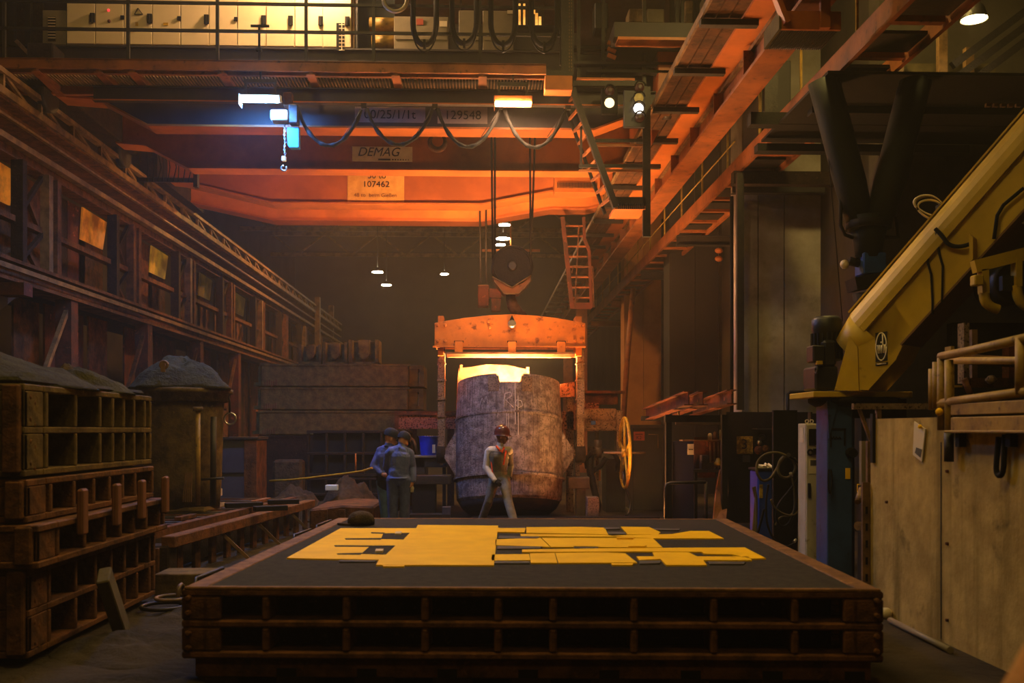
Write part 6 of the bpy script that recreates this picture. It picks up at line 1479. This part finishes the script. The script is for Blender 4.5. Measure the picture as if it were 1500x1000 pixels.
part('toe_channel', 'pipe_yellow', t, lambda m: (m.bb(CX-.07, CX-.005, yb_, ya, ZL(608, 7.3), ZL(591, 7.3)), m.bb(CX-.07, CX-.005, yb_, ya, ZL(632, 7.3), ZL(611, 7.3)), m.bb(CX-.12, CX, yb_, ya, ZL(634, 7.3), ZL(630, 7.3))), bevel=.006)
for _px, _Y in ((1404, 7.4), (1478, 6.7)):
    part('clip', 'steel_black', t, lambda m: m.bb(CX-.06, CX-.005, rx(_px, 650).y-.03, rx(_px, 650).y+.03, ZL(654, _Y), ZL(634, _Y)))
part('hanging_loop', 'rubber', t, lambda m: m.tube(smooth([rx(1463, 640), rx(1460, 670), rx(1459, 692), rx(1464, 698), rx(1470, 692), rx(1471, 660), rx(1472, 636)], 2), .02, 7))
part('yellow_bulb', 'yellow_mould', t, lambda m: m.sphere(rx(1376, 603, -.1), .03, 10, 8))
t = thing('hanging_card', 'weathered white notice card hanging skewed on the concrete wall', 'card', PX(1345, 675, CX))
cp = [PX(1339, 617, CX-.02), PX(1355, 628, CX-.02), PX(1350, 676, CX-.02), PX(1337, 666, CX-.02)]
part('card', 'paper', t, lambda m: m.prism(cp, (.01, 0, 0)))
part('print', 'grey_chip', t, lambda m: m.prism([PX(x, y, CX-.024) for x, y in ((1342, 655), (1350, 658), (1348, 670), (1340, 663))], (.003, 0, 0)))
part('clip', 'yellow_mould', t, lambda m: m.sphere(PX(1347.5, 624.5, CX-.035), .018, 10, 8))
t = thing('steel_post', 'dark steel post against the end of the concrete wall below the bracket', 'post', (CX+.02, 8.9, 1.0))
part('post', 'steel_black', t, lambda m: m.bb(CX-.03, CX-.002, 8.83, 8.89, PX(1286, 678, CX).z, 1.85))
# clutter behind the railing
t = thing('pit_machine', 'brown machine frame with pipes standing behind the pipe railing', 'machine', (5.0, 9.0, 0))
for (a, b, y0, y1, Y, mt) in ((1393, 1398, 505, 590, 8.8, 'pipe_yellow'), (1412, 1420, 470, 560, 9.0, 'spatter_grey'), (1424, 1432, 480, 560, 9.2, 'steel_tan'), (1478, 1500, 500, 560, 9.0, 'rust_red'),
                          (1382, 1410, 563, 566, 8.8, 'pipe_yellow'), (1422, 1500, 552, 566, 9.0, 'rust'), (1395, 1500, 590, 640, 9.2, 'rust_dark'), (1395, 1520, 470, 600, 9.8, 'steel_black')):
    part('frame_member', mt, t, lambda m: m.bb(XL(a, Y), XL(b, Y), Y, Y+.12, ZL(y1, Y), ZL(y0, Y)))
part('base', 'rust_dark', t, lambda m: m.bb(XL(1400, 9.4), XL(1520, 9.4), 9.1, 9.9, 0, ZL(600, 9.4)))
part('pipe', 'rust', t, lambda m: (m.tube([PY(1400, 525, 8.9), PY(1500, 531, 8.9)], .05, 8), m.tube([PY(1412, 555, 8.85), PY(1425, 585, 8.85)], .03, 8)))
part('valve', 'spatter_grey', t, lambda m: (m.sphere(PY(1452, 556, 8.85), .045, 10, 8), m.tube([PY(1444, 556, 8.85), PY(1460, 556, 8.85)], .015, 6)))
# pipe and rag on the floor at the wall's foot
tag(MB().tube([PZ(1304, 908, .03), PZ(1392, 952, .03)], .028, 8).build('floor_pipe', 'cabinet_grey'), 'pale pipe lying along the foot of the concrete wall', 'pipe')
tag(MB().sphere(PZ(1301, 903, .03)+Vector((0,.05,.02)), .06, 10, 7, (1, .8, .9)).build('rag', 'paper'), 'crumpled white rag at the end of the floor pipe', 'rag')
# tan canvas close to the lens
p = PZ(1585, 1000, 1.12)
cvm = MB(); nn = 40; vs = []
base = PY(1622, 629, 1.55)
prof = [(.40, 0.0), (.34, .35), (.27, .75), (.21, 1.05), (.17, 1.22), (.12, 1.33), (.06, 1.40), (.002, 1.42)]
for (r, z) in prof:
    for j in range(nn):
        a = 2*math.pi*j/nn; rr_ = r*(1 + .07*math.sin(7*a)*(1 - z/1.5) + .03*math.sin(11*a+z*3))
        vs.append(Vector((base.x + rr_*math.cos(a), base.y + rr_*math.sin(a), z)))
cvm.add(vs, [(i*nn+j, i*nn+(j+1) % nn, (i+1)*nn+(j+1) % nn, (i+1)*nn+j) for i in range(len(prof)-1) for j in range(nn)], True)
tag(cvm.build('canvas_cover', 'canvas_tan'), 'tan cloth with soft folds, blurred, in front of the concrete wall', 'cloth')
# ================================================================ people
def capsule(mb, p, q, r1, r2, n=14, flat=None, fd=None):
    """closed tapered limb; flat scales the section along direction fd"""
    p, q = Vector(p), Vector(q); d = (q-p); L = d.length; d = d/L if L > 1e-6 else Vector((0,0,1))
    fdv = Vector(fd) if fd else d.orthogonal(); fdv = (fdv - d*fdv.dot(d))
    fdv = fdv.normalized() if fdv.length > 1e-5 else d.orthogonal().normalized()
    s = d.cross(fdv); k = flat or 1.0; rings = []
    for i in range(5): a = R(-90 + 90*i/4.0); rings.append((p + d*r1*math.sin(a)*min(1, k), max(r1*math.cos(a), 1e-4)))
    for i in range(5): a = R(90*i/4.0); rings.append((q + d*r2*math.sin(a)*min(1, k), max(r2*math.cos(a), 1e-4)))
    vs = [c + (fdv*math.cos(2*math.pi*j/n)*k + s*math.sin(2*math.pi*j/n))*r for c, r in rings for j in range(n)]
    m = len(rings)
    mb.add(vs, [(i*n+j, i*n+(j+1) % n, (i+1)*n+(j+1) % n, (i+1)*n+j) for i in range(m-1) for j in range(n)])
    b = len(mb.v)-len(vs)
    mb.f.append([b+j for j in range(n)][::-1]); mb.s.append(True); mb.f.append([b+(m-1)*n+j for j in range(n)]); mb.s.append(True)

def seg_dist(x, p, q):
    d = q-p; L2 = d.length_squared
    t = 0 if L2 < 1e-9 else max(0, min(1, (x-p).dot(d)/L2))
    return (x-(p+d*t)).length, t

def make_body(root, limbs, mats, voxel=.0085):
    """limbs: (p, q, r1, r2, material, flat, flat direction); fused into one continuous surface"""
    mb = MB()
    for (p, q, r1, r2, mt, fl, fd) in limbs: capsule(mb, p, q, r1, r2, flat=fl, fd=fd)
    me = mb.mesh('tmp_body'); o = bpy.data.objects.new('tmp_body', me); COL.objects.link(o)
    rm = o.modifiers.new('r', 'REMESH'); rm.mode = 'VOXEL'; rm.voxel_size = voxel
    sm_ = o.modifiers.new('s', 'SMOOTH'); sm_.factor = .5; sm_.iterations = 3
    dg = bpy.context.evaluated_depsgraph_get(); dg.update()
    out = bpy.data.meshes.new_from_object(o.evaluated_get(dg)); bpy.data.objects.remove(o)
    out.name = 'body'; out.materials.clear()
    names = []
    for l in limbs:
        if l[4] not in names: names.append(l[4])
    for nme in names: out.materials.append(M[nme])
    L = [(Vector(l[0]), Vector(l[1]), l[2], l[3], names.index(l[4])) for l in limbs]
    idx = []
    for poly in out.polygons:
        c = poly.center; best = 9; bi = 0
        for (p, q, r1, r2, mi) in L:
            d, t = seg_dist(c, p, q); d -= r1 + (r2-r1)*t
            if d < best: best = d; bi = mi
        idx.append(bi)
    out.polygons.foreach_set('material_index', idx)
    out.polygons.foreach_set('use_smooth', [True]*len(out.polygons))
    b = bpy.data.objects.new('body', out); COL.objects.link(b); b.parent = root; WM[b.name] = wm(root)
    return b

def hand(limbs, wrist, direction, palm_n, mt, curl=.5, s=1.0, thumb_side=1):
    """palm, four fingers of unequal length with knuckle bends, thumb from the side of the palm"""
    w = Vector(wrist); d = Vector(direction).normalized(); n = Vector(palm_n); n = (n - d*n.dot(d)).normalized(); sd = d.cross(n)*thumb_side
    pc = w + d*.05*s
    limbs.append((w, w + d*.085*s, .03*s, .036*s, mt, .55, n))
    for k, (off, ln) in enumerate(((.03, .072), (.011, .082), (-.009, .076), (-.028, .06))):
        a = w + d*.085*s + sd*off*s; a1 = a + (d*math.cos(curl*.6) + n*math.sin(curl*.6))*ln*.5*s
        a2 = a1 + (d*math.cos(curl*1.6) + n*math.sin(curl*1.6))*ln*.32*s; a3 = a2 + (d*math.cos(curl*2.4) + n*math.sin(curl*2.4))*ln*.25*s
        limbs += [(a - d*.02*s, a1, .0105*s, .0098*s, mt, None, None), (a1, a2, .0098*s, .009*s, mt, None, None), (a2, a3, .009*s, .008*s, mt, None, None)]
    t0 = w + d*.025*s + sd*.03*s; t1 = t0 + (d*.75 + sd*.65 + n*.25)*.042*s; t2 = t1 + (d*.9 + sd*.1 + n*.4)*.034*s
    limbs += [(t0, t1, .015*s, .012*s, mt, None, None), (t1, t2, .012*s, .0095*s, mt, None, None)]

def head_parts(limbs, c, face, mt, neck_base, s=1.0):
    """c head centre, face the direction the person looks"""
    c = Vector(c); f = Vector(face).normalized(); up = Vector((0,0,1)); up = (up - f*up.dot(f)).normalized(); sd = f.cross(up)
    limbs.append((Vector(neck_base), c + f*-.01 + up*-.06*s, .062*s, .058*s, mt, None, None))
    limbs.append((c + up*.035*s - f*.01*s, c + up*.0*s + f*.0*s, .098*s, .092*s, mt, .82, sd))            # skull
    limbs.append((c - up*.01*s + f*.03*s, c - up*.085*s + f*.055*s, .072*s, .042*s, mt, .88, sd))         # face and jaw
    limbs.append((c + up*.005*s + f*.095*s, c - up*.035*s + f*.118*s, .011*s, .017*s, mt, None, None))    # nose
    limbs.append((c - up*.062*s + f*.092*s, c - up*.066*s + f*.094*s, .02*s, .018*s, mt, None, None))     # lips
    for k in (-1, 1):
        limbs.append((c + sd*k*.082*s + up*.01*s, c + sd*k*.084*s - up*.035*s, .017*s, .013*s, mt, .5, sd))  # ears
        limbs.append((c + sd*k*.034*s + up*.022*s + f*.088*s, c + sd*k*.02*s + up*.022*s + f*.09*s, .012*s, .012*s, mt, None, None))  # brow
    return c, f, up, sd
def face_marks(root, c, f, up, sd, s=1.0):
    em = MB(); mm = MB()
    for k in (-1, 1):
        em.sphere(c + sd*k*.032*s + up*.004*s + f*.092*s, .011*s, 8, 6)
    em.build('eyes', 'ink', root)
    mm.tube([c + sd*k*.01*s*1.0 - up*.064*s + f*(.112 - .004*abs(k))*s for k in (-2.2, -1, 0, 1, 2.2)], .003, 5)
    mm.build('mouth', 'rust_red', root)

def cap(root, c, f, up, sd, mt, s=1.0, peak=True):
    mb = MB(); n = 24
    prof = [(1.06, .0), (1.09, .03), (1.07, .07), (.92, .105), (.6, .13), (.2, .138), (.01, .139)]
    vs = []
    b0 = c + up*.035*s - f*.01*s
    for (r, z) in prof:
        for j in range(n):
            a = 2*math.pi*j/n; vs.append(b0 + sd*math.cos(a)*.088*r*s + f*math.sin(a)*.106*r*s + up*z*s)
    mb.add(vs, [(i*n+j, i*n+(j+1) % n, (i+1)*n+(j+1) % n, (i+1)*n+j) for i in range(len(prof)-1) for j in range(n)], True)
    o = mb.build('cap', mt, root)
    if peak:
        top = [b0 + sd*x*s + f*(.095 + .085*math.cos(x/.078*math.pi/2))*s - up*(.012 + 1.2*x*x)*s for x in [-.078 + .0156*k for k in range(11)]]
        back = [b0 + sd*x*s + f*(.085*math.sqrt(max(0, 1-(x/.09)**2)))*s for x in [.078 - .0156*k for k in range(11)]]
        MB().prism(top + back, up*.008).build('peak', mt, o)
    return o
def helmet(root, c, f, up, sd, mt, s=1.0):
    mb = MB(); n = 32; b0 = c + up*.03*s
    prof = [(1.18, -.005), (1.1, .005), (1.09, .05), (1.0, .095), (.78, .13), (.45, .15), (.15, .157), (.01, .158)]
    vs = []
    for i, (r, z) in enumerate(prof):
        for j in range(n):
            a = 2*math.pi*j/n; e = .05*max(0, math.sin(a))**3 if i == 0 else 0
            vs.append(b0 + sd*math.cos(a)*.1*r*s + f*(math.sin(a)*.12*r + e)*s + up*(z - e*.25)*s)
    mb.add(vs, [(i*n+j, i*n+(j+1) % n, (i+1)*n+(j+1) % n, (i+1)*n+j) for i in range(len(prof)-1) for j in range(n)], True)
    o = mb.build('helmet', mt, root)
    MB().tube([b0 + f*(.11*math.cos(t))*s + up*(.158*math.sin(t)+.004)*s for t in [R(20+14*k) for k in range(11)]], .012, 6).build('crest', mt, o)
    return o
def boots(root, feet, mt='boot'):
    for (p, d) in feet:
        p = Vector(p); d = Vector(d).normalized(); sd = d.cross(Vector((0,0,1)))
        poly = [(-.09,.0),(.19,.0),(.2,.03),(.17,.065),(.08,.1),(.04,.16),(-.08,.16),(-.095,.05)]
        MB().prism([p + d*a + Vector((0,0,z)) - sd*.045 for a, z in poly], sd*.09).build('boot', mt, root, bevel=.02, seg=2)

def frame(px, Y):
    s = F/Y*1.0
    x0 = XL(px, Y)
    def P(ix, iy, dy=0.0): return Vector(((ix-px)/s, dy, CAMZ + (HZ-iy)/s))
    return x0, P

# ---- helmeted man walking in front of the ladle
Yp_ = 16.4
x0, P = frame(733, Yp_)
w = thing('person', 'man in pale work suit with orange trim and brown helmet walking past the ladle', 'person', (x0, Yp_, 0))
lm = []
pel = P(731, 704); ch_ = P(731, 672, -.02)
fdir = (0.35, -1, 0)
lm += [(P(731, 700), P(731, 690), .145, .14, 'overall_grey', .72, fdir), (P(731, 688), P(731, 668, -.02), .145, .175, 'overall_dark', .66, fdir),
       (P(731, 668, -.01), P(731, 660, -.01), .175, .15, 'overall_white', .62, fdir), (P(719, 660), P(745, 660), .08, .078, 'overall_white', None, None)]
# arm swinging forward, hand before the hip
shl, el, wr = P(715.5, 662, 0), P(711.5, 684, -.02), P(724, 702, -.2)
lm += [(shl, el, .068, .056, 'overall_white', None, None), (el, wr, .056, .046, 'overall_white', None, None)]
hand(lm, wr, P(732, 708, -.25)-wr, (0.2, .6, -.5), 'glove_dark', .7, 1.0, 1)
shr, er, wrr = P(746, 662, .02), P(748.5, 682, .1), P(746, 698, .04)
lm += [(shr, er, .066, .054, 'overall_dark', None, None), (er, wrr, .054, .045, 'overall_grey', None, None)]
hand(lm, wrr, P(745, 707, -.02)-wrr, (-.3, -.5, 0), 'glove_dark', .6, 1.0, -1)
hl, kl, al_ = P(723.5, 703, .02), P(716, 733, .02), Vector((P(706, 700).x, .32, .13))
hr, kr, ar_ = P(739, 703, -.02), P(744, 733, -.2), Vector((P(753, 700).x, -.38, .11))
lm += [(hl, kl, .1, .074, 'overall_grey', None, None), (kl, al_, .074, .07, 'overall_grey', None, None), (hr, kr, .1, .076, 'overall_grey', None, None), (kr, ar_, .076, .072, 'overall_grey', None, None)]
lm += [(P(731, 702), hl, .12, .1, 'overall_grey', None, None), (P(731, 702), hr, .12, .1, 'overall_grey', None, None)]
hc_, hf, hu, hs_ = head_parts(lm, P(735, 639.5, -.02), (.92, -.4, -.05), 'skin_dark', P(732, 656))
make_body(w, lm, None)
face_marks(w, hc_+w.location*0, hf, hu, hs_) if False else None
def local_build(fn):   # helpers above build in world space; shift by the root
    pass
off = Vector((x0, Yp_, 0))
face_marks(w, hc_+off, hf, hu, hs_); helmet(w, hc_+off, hf, hu, hs_, 'helmet_brown', 1.06)
for (a, b, r) in ((P(727, 653, -.09), P(733, 660, -.17), .018), (P(738, 655, -.09), P(735, 662, -.165), .018), (P(741, 659, -.12), P(737, 680, -.165), .014)):
    MB().tube([a+off, b+off], r, 8).build('orange_trim', 'trim_orange', w)
MB().tube([P(719.5, 675, -.08)+off, P(721, 690, -.12)+off, P(725, 700, -.12)+off], .012, 6).build('orange_trim', 'trim_orange', w)
MB().box(P(727, 668, -.155)+off, (.11, .02, .04), Euler((R(-8), 0, R(12)))).build('pocket_flap', 'overall_dark', w, bevel=.006)
boots(w, ((Vector((al_.x, al_.y, .03))+off, (-.15, -.9, .0)), (Vector((ar_.x, ar_.y, .0))+off, (.3, -.9, .0))))

# ---- two men in blue seen from behind
def blue_man(px, Y, name_lbl, spec):
    x0, P = frame(px, Y); off = Vector((x0, Y, 0))
    t = thing('person', name_lbl, 'person', (x0, Y, 0)); lm = []
    spec(P, lm, t, off)
    return t
def man_a(P, lm, t, off):
    J, T = 'jacket_blue', 'trouser_blue'
    lm += [(P(584, 698), P(584, 690), .165, .165, J, .72, (0,1,0)), (P(584, 690), P(585, 668, -.0), .165, .19, J, .68, (0.3,1,0)), (P(585, 668), P(586, 660), .19, .15, J, .66, (.3,1,0)), (P(574, 661), P(597, 662), .08, .078, J, None, None)]
    s, e, wv = P(600, 664, .02), P(604, 684, .06), P(605, 703, .0)
    lm += [(s, e, .074, .06, J, None, None), (e, wv, .06, .05, J, None, None)]
    hand(lm, wv, P(603.5, 712, -.02)-wv, (-1, .1, 0), 'skin', .8, 1.0, 1)
    s, e, wv = P(570, 664, .02), P(565, 684, .12), P(572, 697, .22)
    lm += [(s, e, .074, .06, J, None, None), (e, wv, .06, .05, J, None, None)]
    hand(lm, wv, Vector((.4, .6, -.2)), (0, .3, -1), 'skin', .6, 1.0, -1)
    for (h, k, a) in ((P(576, 703), P(575, 736, .0), Vector((P(576, 0).x, .02, .12))), (P(592, 703), P(593, 736, .0), Vector((P(592.5, 0).x, -.02, .12)))):
        lm += [(P(584, 702), h, .13, .115, T, None, None), (h, k, .112, .084, T, None, None), (k, a, .084, .078, T, None, None)]
    hc, f, u, sd = head_parts(lm, P(590.5, 648, .03), (.45, .75, -.45), 'skin', P(587, 660))
    make_body(t, lm, None)
    face_marks(t, hc+off, f, u, sd); cap(t, hc+off, f, u, sd, 'cap_navy', 1.06)
    MB().tube([P(577, 657, .04)+off, P(586, 655, -.09)+off, P(596, 658, .04)+off], .02, 8).build('collar', J, t)
    MB().torus(P(584, 699.5)+off, .155, .018, 'Z', 28, 6).build('jacket_hem', J, t)
    MB().prism([P(566, 668, -.14)+off, P(600, 668, -.14)+off, P(600, 669.5, -.14)+off, P(566, 669.5, -.14)+off], (0, .02, 0)).build('yoke_seam', 'jacket_navy', t) if False else None
    boots(t, ((Vector((P(576, 0).x, .0, 0))+off, (-.1, 1, 0)), (Vector((P(593, 0).x, .0, 0))+off, (.25, 1, 0))))
    g = thing('white_glove', 'white work glove held by the man in the lighter blue jacket', 'glove', P(603.5, 716, -.02)+off)
    part('palm', 'paper', g, lambda m: m.sphere(P(603.5, 714.5, -.02)+off, .038, 10, 8, (.9, .5, 1.1)))
    part('fingers', 'paper', g, lambda m: [m.tube([P(602.2+1.0*k, 716, -.02)+off, P(602+1.1*k, 721-.6*abs(k-1.5), -.02)+off], .009, 6) for k in range(4)])
Yb1 = 15.4
blue_man(584, Yb1, 'man in grey-blue work jacket and dark cap, back turned, holding a white glove', man_a)
def man_b(P, lm, t, off):
    J, T = 'jacket_navy', 'jeans'
    lm += [(P(565, 697), P(565, 690), .155, .155, 'cap_navy', .72, (0,1,0)), (P(565, 690), P(566, 668), .155, .18, J, .68, (-.4,1,0)), (P(566, 668), P(568, 659), .18, .14, J, .66, (-.4,1,0)), (P(558, 660), P(578, 660), .078, .075, J, None, None), (P(565, 706), P(565, 696), .15, .155, 'cap_navy', .75, (0,1,0))]
    s, e, wv = P(556, 664, .0), P(547.5, 682, -.05), P(559, 693, -.12)
    lm += [(s, e, .072, .06, J, None, None), (e, wv, .06, .048, J, None, None)]
    hand(lm, wv, P(566, 695, -.16)-wv, (.1, .8, 0), 'skin', .5, 1.0, 1)
    s, e, wv = P(579, 663, .02), P(582, 684, .12), P(577, 698, .2)
    lm += [(s, e, .07, .058, J, None, None), (e, wv, .058, .048, J, None, None)]
    hand(lm, wv, Vector((.1, .6, -.5)), (0, .3, -1), 'skin', .6, 1.0, -1)
    for (h, k, a) in ((P(560, 706), P(562, 738, .0), Vector((P(564.5, 0).x, .02, .12))), (P(573, 706), P(572, 738, .05), Vector((P(573, 0).x, .1, .12)))):
        lm += [(P(565, 704), h, .125, .105, T, None, None), (h, k, .103, .076, T, None, None), (k, a, .076, .07, T, None, None)]
    hc, f, u, sd = head_parts(lm, P(572, 642.5, .0), (.9, .25, -.3), 'skin', P(567, 657))
    make_body(t, lm, None)
    face_marks(t, hc+off, f, u, sd); cap(t, hc+off, f, u, sd, 'cap_navy', 1.06)
    MB().tube([P(558, 655, .03)+off, P(566, 653, -.09)+off, P(575, 656, .02)+off], .022, 8).build('collar', 'cap_navy', t)
    boots(t, ((Vector((P(565, 0).x, .0, 0))+off, (.6, .6, 0)), (Vector((P(573, 0).x, .1, 0))+off, (.6, .6, 0))))
blue_man(566, 15.95, 'man in navy jacket and jeans with arm akimbo, face in profile under a dark cap', man_b)
